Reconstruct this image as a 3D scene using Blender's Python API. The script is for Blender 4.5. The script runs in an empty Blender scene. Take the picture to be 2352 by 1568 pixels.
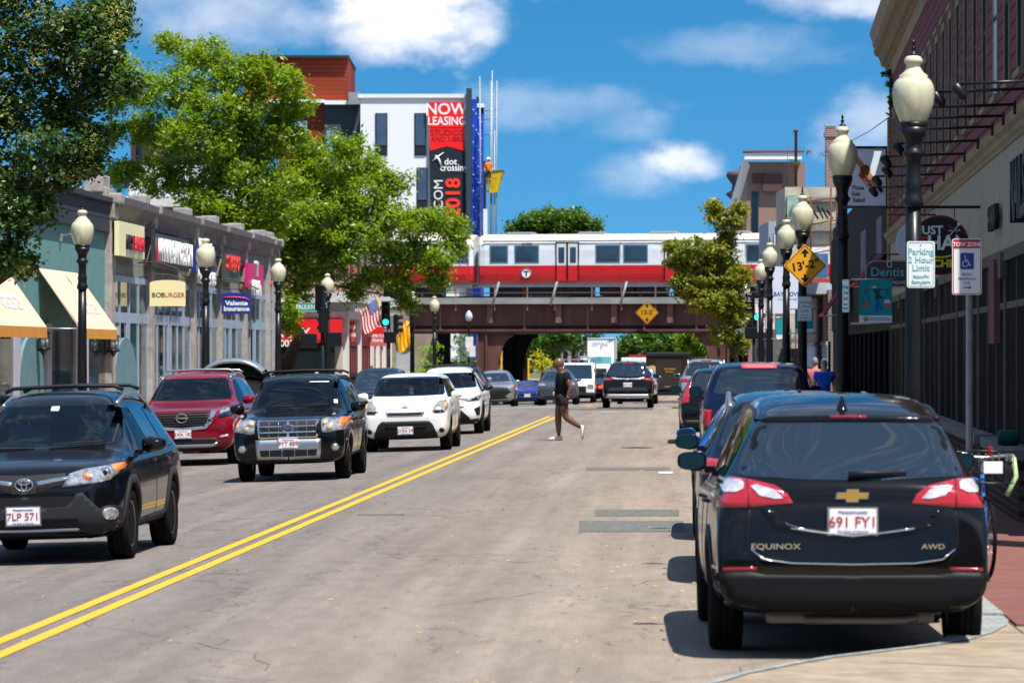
import bpy, bmesh, math, random
import numpy as np
from mathutils import Vector, Matrix, Euler
from mathutils.bvhtree import BVHTree
PI=math.pi; R=math.radians
random.seed(7); rng=np.random.default_rng(7)
C=bpy.context.scene.collection
sc=bpy.context.scene
# ---------------------------------------------------------------- camera
TH=0.0436; CAMH=2.0; F=8820.0; CX=1176.0; HY=807.0     # measured in a 2352 px wide view
cd=bpy.data.cameras.new('camera'); cam=bpy.data.objects.new('camera',cd); C.objects.link(cam); sc.camera=cam
cam.location=(0,0,CAMH); cam.rotation_euler=(PI/2,0,TH)
cd.lens=135; cd.sensor_width=36; cd.shift_y=23/2352; cd.clip_start=0.5; cd.clip_end=6000
cd.dof.use_dof=True; cd.dof.focus_distance=58; cd.dof.aperture_fstop=5.6
# ---------------------------------------------------------------- sun, sky, exposure
SUN_EL=R(66); SUN_AZ=R(52)      # sun stands to the right (+x) and behind the camera (-y)
sd=Vector((math.cos(SUN_EL)*math.cos(SUN_AZ), -math.cos(SUN_EL)*math.sin(SUN_AZ), math.sin(SUN_EL)))
ld=bpy.data.lights.new('sun','SUN'); ld.energy=5.0; ld.angle=R(0.53); ld.color=(1,0.955,0.88)
lo=bpy.data.objects.new('sun',ld); C.objects.link(lo); lo.rotation_euler=sd.to_track_quat('Z','Y').to_euler()
sc.view_settings.view_transform='Standard'; sc.view_settings.look='None'; sc.view_settings.gamma=1
sc.view_settings.exposure=0.72
w=bpy.data.worlds.new('World'); sc.world=w; w.use_nodes=True
nt=w.node_tree; nt.nodes.clear(); N=nt.nodes.new; LK=nt.links.new
def nmath(nt,op,a,b=None,c=None,clamp=False):
    n=nt.nodes.new('ShaderNodeMath'); n.operation=op; n.use_clamp=clamp
    for i,v in enumerate((a,b,c)):
        if v is None: continue
        if isinstance(v,(int,float)): n.inputs[i].default_value=v
        else: nt.links.new(v,n.inputs[i])
    return n.outputs[0]
out=N('ShaderNodeOutputWorld'); bg=N('ShaderNodeBackground'); LK(bg.outputs[0],out.inputs[0])
tc=N('ShaderNodeTexCoord')
mp=N('ShaderNodeMapping'); mp.inputs['Scale'].default_value=(1,1,2.0); mp.inputs['Location'].default_value=(0,0,0.20); LK(tc.outputs['Generated'],mp.inputs[0])
sky=N('ShaderNodeTexSky'); sky.sky_type='NISHITA'; sky.sun_disc=False
sky.sun_elevation=SUN_EL; sky.sun_rotation=PI/2+SUN_AZ; sky.altitude=50; sky.air_density=1.0; sky.dust_density=0.8; sky.ozone_density=2.5
LK(mp.outputs[0],sky.inputs[0])
hs=N('ShaderNodeHueSaturation'); hs.inputs['Hue'].default_value=0.488; hs.inputs['Saturation'].default_value=1.42; hs.inputs['Value'].default_value=1.72
LK(sky.outputs[0],hs.inputs['Color'])
# clouds by direction: x = bearing, z = height
sp=N('ShaderNodeSeparateXYZ'); LK(tc.outputs['Generated'],sp.inputs[0])
bx=nmath(nt,'ARCTAN2',sp.outputs[0],sp.outputs[1])
cb=N('ShaderNodeCombineXYZ'); LK(bx,cb.inputs[0]); LK(sp.outputs[2],cb.inputs[1])
def noise(nt,vec,scale,detail=6,rough=.55,sxyz=(1,1,1)):
    m=nt.nodes.new('ShaderNodeMapping'); m.inputs['Scale'].default_value=sxyz; nt.links.new(vec,m.inputs[0])
    n=nt.nodes.new('ShaderNodeTexNoise'); n.inputs['Scale'].default_value=scale; n.inputs['Detail'].default_value=detail; n.inputs['Roughness'].default_value=rough
    nt.links.new(m.outputs[0],n.inputs['Vector']); return n.outputs['Fac']
cn=noise(nt,cb.outputs[0],38,8,.56,(1,1.6,1)); cn2=noise(nt,cb.outputs[0],9,5,.6,(1,2,1))
def blob(px,py,rx,ry):
    ax=(px-CX)/F-TH; az=(HY-py)/F
    m=N('ShaderNodeMapping'); m.inputs['Location'].default_value=(-ax/(rx/F),-az/(ry/F),0); m.inputs['Scale'].default_value=(F/rx,F/ry,1)
    LK(cb.outputs[0],m.inputs[0]); v=N('ShaderNodeVectorMath'); v.operation='LENGTH'; LK(m.outputs[0],v.inputs[0])
    d=nmath(nt,'MULTIPLY_ADD',cn,-2.5,1.28); d=nmath(nt,'ADD',d,v.outputs['Value'])
    return d
def sstep(x,a,b,ya,yb):
    m=N('ShaderNodeMapRange'); m.interpolation_type='SMOOTHSTEP'; m.inputs[1].default_value=a; m.inputs[2].default_value=b; m.inputs[3].default_value=ya; m.inputs[4].default_value=yb
    LK(x,m.inputs[0]); return m.outputs[0]
acc=None; gry=None
for px,py,rx,ry,dn in ((960,15,235,150,1.0),(880,85,140,85,.8),(1090,50,110,85,.75),(560,10,330,120,.45),(1540,372,120,52,.72),(1470,395,120,70,.3),(1960,0,190,60,.6),(2030,300,150,100,.38),(1260,240,260,60,.22),(1720,110,280,55,.2),(420,60,200,70,.3),(1440,290,110,50,.25)):
    k=sstep(blob(px,py,rx,ry),.25,1.2,dn,0)
    acc=k if acc is None else nmath(nt,'MAXIMUM',acc,k)
gen=nmath(nt,'MULTIPLY',sstep(cn2,.50,.64,0,.5),sstep(sp.outputs[2],.11,.2,0,1))
acc=nmath(nt,'MAXIMUM',acc,gen)
shade=noise(nt,cb.outputs[0],22,5,.6,(1,1.7,1))
cr=N('ShaderNodeMixRGB'); LK(sstep(shade,.36,.62,0,1),cr.inputs[0]); cr.inputs[1].default_value=(6.6,7.4,9.4,1); cr.inputs[2].default_value=(13.5,13.3,13.6,1)
mx=N('ShaderNodeMixRGB'); LK(acc,mx.inputs[0]); LK(hs.outputs[0],mx.inputs[1]); LK(cr.outputs[0],mx.inputs[2])
LK(mx.outputs[0],bg.inputs[0]); bg.inputs[1].default_value=0.060
SKY_BG=bg
# ---------------------------------------------------------------- placing helpers
def cw(X,D,z):       # camera-aligned metres -> world
    return Vector((X*math.cos(TH)-D*math.sin(TH), X*math.sin(TH)+D*math.cos(TH), z))
def P(px,py,D): return cw((px-CX)/F*D, D, CAMH+(HY-py)/F*D)
def sm(a,b,x):
    t=min(1,max(0,(x-a)/(b-a))); return t*t*(3-2*t)
def dip(v): return -0.9*sm(125,232,v)
def G(u,v):
    z=dip(v)
    if u<-4.3: z-=0.03*(-4.3-max(u,-10.6))
    return z
def fp(u,px,py):     # point on the vertical plane x=u seen at a pixel
    xn=(px-CX)/F; dx=xn*math.cos(TH)-math.sin(TH); dy=xn*math.sin(TH)+math.cos(TH)
    t=u/dx; return Vector((u,t*dy,CAMH+(HY-py)/F*t))
def gp(px,py,z=0):   # point on the plane z
    D=(CAMH-z)*F/(py-HY); return cw((px-CX)/F*D,D,z)
# ---------------------------------------------------------------- objects
def tag(o,label=None,cat=None,group=None,kind=None):
    if label: o['label']=label
    if cat: o['category']=cat
    if group: o['group']=group
    if kind: o['kind']=kind
    return o
def empty(name,loc=(0,0,0),rz=0,label=None,cat=None,group=None):
    o=bpy.data.objects.new(name,None); C.objects.link(o); o.location=loc; o.rotation_euler=(0,0,rz); o.empty_display_size=.2
    return tag(o,label,cat,group)
def link(name,me,mat=None,parent=None,mw=None):
    if mat is not None and len(me.materials)==0: me.materials.append(mat)
    o=bpy.data.objects.new(name,me); C.objects.link(o)
    if parent: o.parent=parent
    if mw is not None: o.matrix_local=mw
    return o
def copy_tree(o,parent=None):
    c=o.copy(); C.objects.link(c)
    if parent: c.parent=parent
    for ch in o.children: copy_tree(ch,c)
    return c
class MB:
    def __init__(s): s.v=[]; s.f=[]; s.sm=[]
    def add(s,vs,fs,smooth=False):
        b=len(s.v); s.v+= [tuple(v) for v in vs]; s.f+=[tuple(i+b for i in f) for f in fs]; s.sm+=[smooth]*len(fs); return s
    def box(s,x0,x1,y0,y1,z0,z1,M=None):
        vs=[(x,y,z) for z in (z0,z1) for y in (y0,y1) for x in (x0,x1)]
        if M is not None: vs=[M@Vector(v) for v in vs]
        return s.add(vs,[(0,2,3,1),(4,5,7,6),(0,1,5,4),(1,3,7,5),(3,2,6,7),(2,0,4,6)])
    def rbox(s,x0,x1,y0,y1,z0,z1,b=.02,M=None):     # chamfered box
        bm=bmesh.new(); bmesh.ops.create_cube(bm,size=1)
        for v in bm.verts: v.co=Vector(((x0+x1)/2+v.co.x*(x1-x0),(y0+y1)/2+v.co.y*(y1-y0),(z0+z1)/2+v.co.z*(z1-z0)))
        bmesh.ops.bevel(bm,geom=list(bm.edges),offset=b,segments=2,profile=.6,affect='EDGES')
        bm.verts.index_update(); vs=[(M@v.co if M is not None else v.co.copy()) for v in bm.verts]
        fs=[[v.index for v in f.verts] for f in bm.faces]; bm.free(); return s.add(vs,fs)
    def tube(s,pts,rad,n=8,cap=True,smooth=True):
        pts=[Vector(p) for p in pts]; rad=rad if isinstance(rad,(list,tuple)) else [rad]*len(pts)
        vs=[]; up=None
        for i,p in enumerate(pts):
            d=(pts[min(i+1,len(pts)-1)]-pts[max(i-1,0)]).normalized()
            if up is None: up=d.orthogonal().normalized()
            a=(up-d*up.dot(d))
            a=a.normalized() if a.length>1e-6 else d.orthogonal().normalized()
            b=d.cross(a); up=a
            for k in range(n):
                t=2*PI*k/n; vs.append(p+(a*math.cos(t)+b*math.sin(t))*rad[i])
        fs=[]
        for i in range(len(pts)-1):
            for k in range(n):
                fs.append((i*n+k,i*n+(k+1)%n,(i+1)*n+(k+1)%n,(i+1)*n+k))
        s.add(vs,fs,smooth)
        if cap:
            b=len(s.v)-len(vs); s.f.append(tuple(b+k for k in range(n))[::-1]); s.sm.append(False)
            s.f.append(tuple(b+(len(pts)-1)*n+k for k in range(n))); s.sm.append(False)
        return s
    def lathe(s,prof,n=24,M=None,smooth=True,flute=None):   # prof: (r,z)
        vs=[]
        for r,z in prof:
            for k in range(n):
                t=2*PI*k/n; rr=r
                if flute and flute[0]<=z<=flute[1]: rr=r*(1-.07*(k%2))
                v=Vector((rr*math.cos(t),rr*math.sin(t),z)); vs.append(M@v if M is not None else v)
        fs=[(i*n+k,i*n+(k+1)%n,(i+1)*n+(k+1)%n,(i+1)*n+k) for i in range(len(prof)-1) for k in range(n)]
        b=len(s.v); s.add(vs,fs,smooth)
        for i,rev in ((0,True),(len(prof)-1,False)):
            if prof[i][0]>1e-4:
                t=tuple(b+i*n+k for k in range(n)); s.f.append(t[::-1] if rev else t); s.sm.append(False)
        return s
    def prism(s,poly,a,b,M=None):      # polygon in (x,y), from z=a to z=b
        n=len(poly); ar=sum(poly[i][0]*poly[(i+1)%n][1]-poly[(i+1)%n][0]*poly[i][1] for i in range(n))
        if ar<0: poly=poly[::-1]
        vs=[Vector((x,y,a)) for x,y in poly]+[Vector((x,y,b)) for x,y in poly]
        if M is not None: vs=[M@v for v in vs]
        return s.add(vs,[tuple(range(n))[::-1],tuple(range(n,2*n))]+[(i,(i+1)%n,n+(i+1)%n,n+i) for i in range(n)])
    def quad(s,*p): return s.add(p,[tuple(range(len(p)))])
    def mesh(s,name):
        me=bpy.data.meshes.new(name); me.from_pydata(s.v,[],s.f); me.update()
        me.polygons.foreach_set('use_smooth',s.sm); return me
    def build(s,name,mat,parent=None,mw=None,**k):
        return tag(link(name,s.mesh(name),mat,parent,mw),**k)
def apart(mb,name,m,parent,world=True):      # each box of mb becomes a part of its own
    for i in range(0,len(mb.v),8):
        q=MB(); q.v=mb.v[i:i+8]; q.f=[tuple(k-i for k in f) for f in mb.f if i<=f[0]<i+8]; q.sm=[False]*len(q.f)
        if world: wpart(q,name,m,parent)
        else: q.build(name,m,parent)
# frames: local (x right, y up, z toward viewer) -> world.  FC faces the camera down the street, FL faces +x, FR faces -x
def FC(o,rz=0): return Matrix.Translation(o)@Matrix.Rotation(rz,4,'Z')@Matrix.Rotation(PI/2,4,'X')
def FL(o): return Matrix.Translation(o)@Matrix.Rotation(PI/2,4,'Z')@Matrix.Rotation(PI/2,4,'X')      # on the left side: text runs away (+y)
def FR(o): return Matrix.Translation(o)@Matrix.Rotation(-PI/2,4,'Z')@Matrix.Rotation(PI/2,4,'X')     # faces -x, text runs toward -y
# ---------------------------------------------------------------- materials
MATS={}
def mat(name,col,rough=.6,metal=0,bump=0,bscale=20,var=0,vscale=3,spec=.5,coat=0,emit=0,trans=0,stretch=(1,1,1),col2=None,coords='Object'):
    if name in MATS: return MATS[name]
    m=bpy.data.materials.new(name); m.use_nodes=True; t=m.node_tree; b=t.nodes['Principled BSDF']
    b.inputs['Base Color'].default_value=(*col,1); b.inputs['Roughness'].default_value=rough; b.inputs['Metallic'].default_value=metal
    b.inputs['Specular IOR Level'].default_value=spec*(.5 if rough>=.6 else 1)
    if rough>=.6: b.inputs['IOR'].default_value=1.22
    if coat: b.inputs['Coat Weight'].default_value=coat; b.inputs['Coat Roughness'].default_value=.03
    if trans: b.inputs['Transmission Weight'].default_value=trans
    if emit: b.inputs['Emission Color'].default_value=(*col,1); b.inputs['Emission Strength'].default_value=emit
    if var or bump or col2:
        tcn=t.nodes.new('ShaderNodeTexCoord')
        vec=tcn.outputs[coords]
        if var or col2:
            f=noise(t,vec,vscale,6,.6,stretch)
            rp=t.nodes.new('ShaderNodeMapRange'); rp.inputs[1].default_value=.32; rp.inputs[2].default_value=.68; t.links.new(f,rp.inputs[0])
            mxn=t.nodes.new('ShaderNodeMixRGB'); t.links.new(rp.outputs[0],mxn.inputs[0])
            c2=col2 if col2 else tuple(min(1,c*(1+var)) for c in col); c1=col if col2 else tuple(c*(1-var) for c in col)
            mxn.inputs[1].default_value=(*c1,1); mxn.inputs[2].default_value=(*c2,1); t.links.new(mxn.outputs[0],b.inputs['Base Color'])
        if bump:
            f2=noise(t,vec,bscale,4,.6,stretch); bn=t.nodes.new('ShaderNodeBump'); bn.inputs['Strength'].default_value=bump; bn.inputs['Distance'].default_value=.02
            t.links.new(f2,bn.inputs['Height']); t.links.new(bn.outputs[0],b.inputs['Normal'])
    MATS[name]=m; return m
def stripes(name,c1,c2,period,axis='z',duty=.1,rough=.7,bump=.4,var=.12,off=0):
    """boards / seams of a real period along one axis"""
    if name in MATS: return MATS[name]
    m=mat(name,c1,rough); t=m.node_tree; b=t.nodes['Principled BSDF']
    tcn=t.nodes.new('ShaderNodeTexCoord'); s=t.nodes.new('ShaderNodeSeparateXYZ'); t.links.new(tcn.outputs['Object'],s.inputs[0])
    a=s.outputs['xyz'.index(axis)]
    fr=nmath(t,'FRACT',nmath(t,'ADD',nmath(t,'DIVIDE',a,period),100+off)); g=nmath(t,'LESS_THAN',fr,duty)
    f=noise(t,tcn.outputs['Object'],2.5,5,.6); f=nmath(t,'MULTIPLY_ADD',f,2*var,1-var)
    mc=t.nodes.new('ShaderNodeMixRGB'); mc.blend_type='MIX'; mc.inputs[1].default_value=(*c1,1); mc.inputs[2].default_value=(*c2,1); t.links.new(g,mc.inputs[0])
    ml=t.nodes.new('ShaderNodeVectorMath'); ml.operation='SCALE'; t.links.new(mc.outputs[0],ml.inputs[0]); t.links.new(f,ml.inputs['Scale'])
    t.links.new(ml.outputs[0],b.inputs['Base Color'])
    bn=t.nodes.new('ShaderNodeBump'); bn.inputs['Strength'].default_value=bump; bn.inputs['Distance'].default_value=.02; bn.invert=False; t.links.new(fr,bn.inputs['Height']); t.links.new(bn.outputs[0],b.inputs['Normal'])
    return m
def brick(name,c1,c2,mortar,bw=.2,bh=.075,axes='yz',rough=.85,ms=.012):
    if name in MATS: return MATS[name]
    m=mat(name,c1,rough); t=m.node_tree; b=t.nodes['Principled BSDF']
    tcn=t.nodes.new('ShaderNodeTexCoord'); s=t.nodes.new('ShaderNodeSeparateXYZ'); t.links.new(tcn.outputs['Object'],s.inputs[0])
    c=t.nodes.new('ShaderNodeCombineXYZ'); t.links.new(s.outputs['xyz'.index(axes[0])],c.inputs[0]); t.links.new(s.outputs['xyz'.index(axes[1])],c.inputs[1])
    n=t.nodes.new('ShaderNodeTexBrick'); t.links.new(c.outputs[0],n.inputs['Vector']); n.inputs['Color1'].default_value=(*c1,1); n.inputs['Color2'].default_value=(*c2,1); n.inputs['Mortar'].default_value=(*mortar,1)
    n.inputs['Scale'].default_value=1; n.inputs['Brick Width'].default_value=bw; n.inputs['Row Height'].default_value=bh; n.inputs['Mortar Size'].default_value=ms; n.inputs['Bias'].default_value=0
    t.links.new(n.outputs['Color'],b.inputs['Base Color'])
    bn=t.nodes.new('ShaderNodeBump'); bn.inputs['Strength'].default_value=.5; bn.inputs['Distance'].default_value=.01; bn.invert=True; t.links.new(n.outputs['Fac'],bn.inputs['Height']); t.links.new(bn.outputs[0],b.inputs['Normal'])
    return m
def glassmat(name,tint=(.25,.45,.45),k=.75,rough=.01):
    if name in MATS: return MATS[name]
    m=bpy.data.materials.new(name); m.use_nodes=True; t=m.node_tree; t.nodes.clear()
    o=t.nodes.new('ShaderNodeOutputMaterial'); g=t.nodes.new('ShaderNodeBsdfGlossy'); g.inputs['Roughness'].default_value=rough; g.inputs[0].default_value=(.9,.95,1,1)
    tr=t.nodes.new('ShaderNodeBsdfTransparent'); tr.inputs[0].default_value=(*tint,1); mxs=t.nodes.new('ShaderNodeMixShader')
    fr=t.nodes.new('ShaderNodeFresnel'); fr.inputs[0].default_value=1.55; f=nmath(t,'MULTIPLY_ADD',fr.outputs[0],.55,.02,clamp=True)
    t.links.new(f,mxs.inputs[0]); t.links.new(tr.outputs[0],mxs.inputs[1]); t.links.new(g.outputs[0],mxs.inputs[2]); t.links.new(mxs.outputs[0],o.inputs[0])
    MATS[name]=m; return m
def M_(n): return MATS[n]
mat('black_metal',(.007,.008,.010),.36,.0,spec=.35,var=.2,vscale=8)
mat('galv',(.45,.46,.46),.45,.7,var=.12,vscale=6)
mat('chrome',(.75,.76,.78),.08,1)
mat('silver',(.5,.51,.53),.28,.9)
mat('rubber',(.012,.012,.012),.85,spec=.2,bump=.2,bscale=60)
mat('plastic_black',(.010,.0105,.012),.55,spec=.25)
mat('plastic_grey',(.03,.031,.034),.6,spec=.25)
mat('dark_glass',(.005,.009,.013),.03,spec=.6)
mat('store_glass',(.012,.02,.02),.04,spec=.8)
mat('teal_glass',(.02,.09,.085),.08,spec=.8,col2=(.01,.025,.03),vscale=1.3,stretch=(1,.5,.25))
mat('white_paint',(.78,.78,.77),.5)
mat('white_sign',(.80,.80,.78),.4)
mat('black_paint',(.010,.010,.011),.5,spec=.3)
mat('red_lens',(.34,.004,.010),.08,spec=.8,coat=.6)
mat('dark_red_lens',(.22,.004,.008),.1,spec=.8)
mat('white_lens',(.75,.75,.78),.06,.25,spec=.9,col2=(.35,.36,.40),vscale=14)
mat('clear_lens',(.62,.64,.68),.05,.55,spec=.9,col2=(.16,.17,.2),vscale=18)
mat('amber_lens',(.9,.22,.02),.1,spec=.8)
mat('interior',(.06,.065,.07),.8)
mat('interior_grey',(.14,.14,.14),.8)
mat('wood_white',(.6,.6,.58),.6,var=.15)
mat('dark_trim',(.03,.03,.035),.6,var=.2)
FONT=None
def text(name,s,size,frame,mat_,parent=None,ext=.004,align='CENTER',sx=1,space=1,label=None,bold=0,shear=0):
    """lettering as a thin mesh, centred at frame origin"""
    cu=bpy.data.curves.new('t','FONT'); cu.body=s; cu.size=size; cu.extrude=ext; cu.align_x=align; cu.align_y='CENTER'; cu.space_character=space
    cu.offset=bold; cu.resolution_u=3; cu.shear=shear
    ob=bpy.data.objects.new('t',cu); C.objects.link(ob)
    dg=bpy.context.evaluated_depsgraph_get(); me=bpy.data.meshes.new_from_object(ob.evaluated_get(dg)); bpy.data.objects.remove(ob)
    me.name=name; me.materials.clear(); me.transform(frame@Matrix.Diagonal((sx,1,1,1)))
    o=link(name,me,mat_)
    if parent is not None: set_parent(o,parent)
    if label: o['label']=label
    return o
def wmat(o):
    M=Matrix.Identity(4)
    while o is not None:
        M=Matrix.Translation(o.location)@o.rotation_euler.to_matrix().to_4x4()@M; o=o.parent
    return M
def set_parent(o,p):      # geometry is written in world space: keep it there under its thing
    o.parent=p; o.data.transform(wmat(p).inverted())
def wpart(mb,name,m,parent=None,**k):
    o=mb.build(name,m)
    if parent is not None: set_parent(o,parent)
    return tag(o,**k)
# ================================================================ GROUND
def roadmat():
    m=mat('asphalt',(.2,.185,.175),.85); t=m.node_tree; b=t.nodes['Principled BSDF']; tcn=t.nodes.new('ShaderNodeTexCoord'); o=tcn.outputs['Object']
    fine=noise(t,o,55,5,.75); med=noise(t,o,6,6,.7,(1,.25,1)); big=noise(t,o,.45,5,.6,(1.6,.3,1)); tr=noise(t,o,1.1,4,.6,(2.2,.05,1))
    f=nmath(t,'MULTIPLY_ADD',nmath(t,'SUBTRACT',fine,.5),2.4,1.0)
    f=nmath(t,'MULTIPLY',f,nmath(t,'MULTIPLY_ADD',nmath(t,'SUBTRACT',med,.5),.7,1.0))
    f=nmath(t,'MULTIPLY',f,nmath(t,'MULTIPLY_ADD',nmath(t,'SUBTRACT',big,.5),.5,1.0))
    f=nmath(t,'MULTIPLY',f,nmath(t,'MULTIPLY_ADD',nmath(t,'SUBTRACT',tr,.5),.8,1.0))
    # cracks
    mp_=t.nodes.new('ShaderNodeMapping'); mp_.inputs['Scale'].default_value=(1.0,.16,1); t.links.new(o,mp_.inputs[0])
    wv=t.nodes.new('ShaderNodeVectorMath'); wv.operation='SCALE'; nn=t.nodes.new('ShaderNodeTexNoise'); nn.inputs['Scale'].default_value=1.1; nn.inputs['Detail'].default_value=6; t.links.new(o,nn.inputs['Vector']); t.links.new(nn.outputs['Color'],wv.inputs[0]); wv.inputs['Scale'].default_value=1.2
    ad=t.nodes.new('ShaderNodeVectorMath'); t.links.new(mp_.outputs[0],ad.inputs[0]); t.links.new(wv.outputs[0],ad.inputs[1])
    vo=t.nodes.new('ShaderNodeTexVoronoi'); vo.feature='DISTANCE_TO_EDGE'; vo.inputs['Scale'].default_value=.55; t.links.new(ad.outputs[0],vo.inputs['Vector'])
    cr_=nmath(t,'LESS_THAN',vo.outputs['Distance'],.008); msk=nmath(t,'GREATER_THAN',noise(t,o,.35,3,.5),.47)
    cr_=nmath(t,'MULTIPLY',nmath(t,'MULTIPLY',cr_,msk),-.3); f=nmath(t,'MULTIPLY',f,nmath(t,'ADD',cr_,1.0))
    mc=t.nodes.new('ShaderNodeMixRGB'); sx_=t.nodes.new('ShaderNodeSeparateXYZ'); t.links.new(o,sx_.inputs[0])
    mr=t.nodes.new('ShaderNodeMapRange'); mr.inputs[1].default_value=-3.5; mr.inputs[2].default_value=1.0; t.links.new(nmath(t,'ADD',sx_.outputs[0],nmath(t,'MULTIPLY',big,1.5)),mr.inputs[0]); t.links.new(mr.outputs[0],mc.inputs[0])
    mc.inputs[1].default_value=(.158,.138,.126,1); mc.inputs[2].default_value=(.236,.192,.152,1)
    ml=t.nodes.new('ShaderNodeVectorMath'); ml.operation='SCALE'; t.links.new(mc.outputs[0],ml.inputs[0]); t.links.new(f,ml.inputs['Scale']); t.links.new(ml.outputs[0],b.inputs['Base Color'])
    bn=t.nodes.new('ShaderNodeBump'); bn.inputs['Strength'].default_value=.35; bn.inputs['Distance'].default_value=.012; t.links.new(fine,bn.inputs['Height']); t.links.new(bn.outputs[0],b.inputs['Normal'])
    return m
ASPH=roadmat()
VS=[-30,0,12,16,20,24]+[28+4*i for i in range(60)]+[280,320,400,520,800,1400,3000]
def sheet(name,us,zf,m,vs=VS,kind='structure'):
    mb=MB(); k=len(us)
    vv=[(u if not callable(u) else u(v),v,zf(u if not callable(u) else u(v),v)) for v in vs for u in us]
    mb.add(vv,[(i*k+j,i*k+j+1,(i+1)*k+j+1,(i+1)*k+j) for i in range(len(vs)-1) for j in range(k-1)],True)
    o=mb.build(name,m); tag(o,kind=kind); return o
mat('earth',(.10,.11,.06),.95,var=.3,vscale=.2)
sheet('ground',[-3000,-200,-40,-16,5.5,40,200,3000],lambda u,v:dip(v)-.45 if -40<u<40 else -.95,M_('earth'))
RV=[v for v in VS if v<=520]
sheet('road',[-10.62,-8.5,-6.4,-4.3,-2,2.16],lambda u,v:G(u,v),ASPH,RV)
mb=MB()   # side street to the left
for i in range(6):
    u0,u1=-10.6-i*8,-10.6-(i+1)*8
    mb.quad((u1,134,G(-10.6,134)+.004),(u0,134,G(-10.6,134)+.004),(u0,147,G(-10.6,147)+.004),(u1,147,G(-10.6,147)+.004))
mb.build('side_street',ASPH,kind='structure')
CONC=mat('concrete_walk',(.27,.215,.155),.9,var=.22,vscale=5,bump=.3,bscale=90)
GRAN=mat('granite_kerb',(.24,.25,.245),.8,var=.3,vscale=12,bump=.3,bscale=60)
def walk(name,u0,u1,v0,v1,h,m,kerb):
    mb=MB(); vs=[v for v in RV if v0<v<v1]; vs=[v0]+vs+[v1]; lo_,hi_=min(u0,u1),max(u0,u1)
    base=lambda v:G(-10.6 if u0<0 else 2,v)
    pts=[]
    for v in vs: pts+=[(lo_,v,base(v)-.4),(lo_,v,base(v)+h),(hi_,v,base(v)+h),(hi_,v,base(v)-.4)]
    mb.add(pts,[(i*4+j,(i+1)*4+j,(i+1)*4+j+1,i*4+j+1) for i in range(len(vs)-1) for j in range(3)]+[(0,1,2,3),tuple(len(vs)*4-4+j for j in (3,2,1,0))])
    mb.build(name,m,kind='structure')
walk('pavement',-10.78,-16.5,14,134,.135,CONC,1); walk('kerb',-10.62,-10.78,14,134,.14,GRAN,1)
walk('pavement',-10.78,-16.5,147,420,.135,CONC,1); walk('kerb',-10.62,-10.78,147,420,.14,GRAN,1)
BRK=brick('brick_paving',(.22,.082,.06),(.15,.062,.05),(.13,.09,.075),.22,.11,'xy')
walk('pavement',2.32,7,26.6,420,.125,BRK,1); walk('kerb',2.16,2.32,27.6,420,.13,GRAN,1)
# kerb extension and corner at the near right
mb=MB(); cpts=[(1.25,1568+80),(1620,1568),(1700,1545),(1800,1525),(1900,1508),(2000,1496),(2100,1484),(2200,1470),(2258,1452),(2290,1435),(2296,1420),(2282,1405)]
pl=[gp(x,y,.105) for x,y in cpts[1:]]; pl=[(p.x,p.y) for p in pl]
poly=[(-.15,19.0),(.0,21.3)]+pl+[(2.33,27.6),(2.33,26.6),(7,26.6),(7,8),(-2.5,8),(-2.5,14)]
mb.prism(poly,-.3,.105); mb.build('pavement',CONC,kind='structure')
mb=MB()
inner=[(.0,21.3)]+pl
for i in range(len(inner)-1):
    a=Vector((*inner[i],0)); b_=Vector((*inner[i+1],0)); n=(b_-a).cross(Vector((0,0,1))).normalized()
    if n.y>0: n=-n
    w0=.07
    mb.quad(a+Vector((0,0,-.1)),b_+Vector((0,0,-.1)),b_+Vector((0,0,.112)),a+Vector((0,0,.112)))
    mb.quad(a+Vector((0,0,.112)),b_+Vector((0,0,.112)),b_+n*w0+Vector((0,0,.112)),a+n*w0+Vector((0,0,.112)))
a=[gp(x,y,.11) for x,y in ((2150,1480),(2258,1452),(2300,1428),(2296,1414),(2262,1392),(2240,1400))]
mb.prism([(p.x,p.y) for p in a],.10,.114)
mb.build('kerb',GRAN,kind='structure')
mb=MB(); g1=lambda x,y:gp(x,y,.105)
for (x0,y0),(x1,y1) in (((2296,1412),(2352,1455)),((2020,1520),(2352,1535))):  # first a paving seam, second a thin cast shadow painted dark
    a=g1(x0,y0);b_=g1(x1,y1); d=(b_-a).normalized(); n=Vector((-d.y,d.x,0))*.008; k=Vector((0,0,.0022))
    mb.quad(a-n+k,b_-n+k,b_+n+k,a+n+k)
mb.build('joint_and_shadow_line',mat('joint_shadow_dark',(.09,.075,.06),.9),kind='structure')
# ---- painted markings and repairs
def strip(name,pts,wd,m,dz=.006,seg=4):
    mb=MB()
    for (u0,v0),(u1,v1) in zip(pts[:-1],pts[1:]):
        L=math.hypot(u1-u0,v1-v0); n=max(1,int(L/seg)); nx,ny=-(v1-v0)/L*wd/2,(u1-u0)/L*wd/2
        for i in range(n):
            a,b=i/n,(i+1)/n; ua,va,ub,vb=u0+(u1-u0)*a,v0+(v1-v0)*a,u0+(u1-u0)*b,v0+(v1-v0)*b
            q=[(ua-nx,va-ny),(ub-nx,vb-ny),(ub+nx,vb+ny),(ua+nx,va+ny)]
            mb.quad(*[(x,y,G(x,y)+dz) for x,y in q])
    return mb.build(name,m,kind='structure')
YEL=mat('yellow_line',(.74,.37,.022),.7,col2=(.52,.29,.05),vscale=14,bump=.3,bscale=60)
WHT=mat('white_line',(.62,.61,.58),.7,col2=(.34,.33,.31),vscale=5)
yl=lambda v:-4.80+.0078*v
for o_ in (-.12,.12): strip('lane_line',[(yl(14)+o_,14),(yl(118)+o_,118)],.115,YEL); strip('lane_line',[(yl(147)+o_,147),(yl(172)+o_,172)],.115,YEL)
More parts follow.
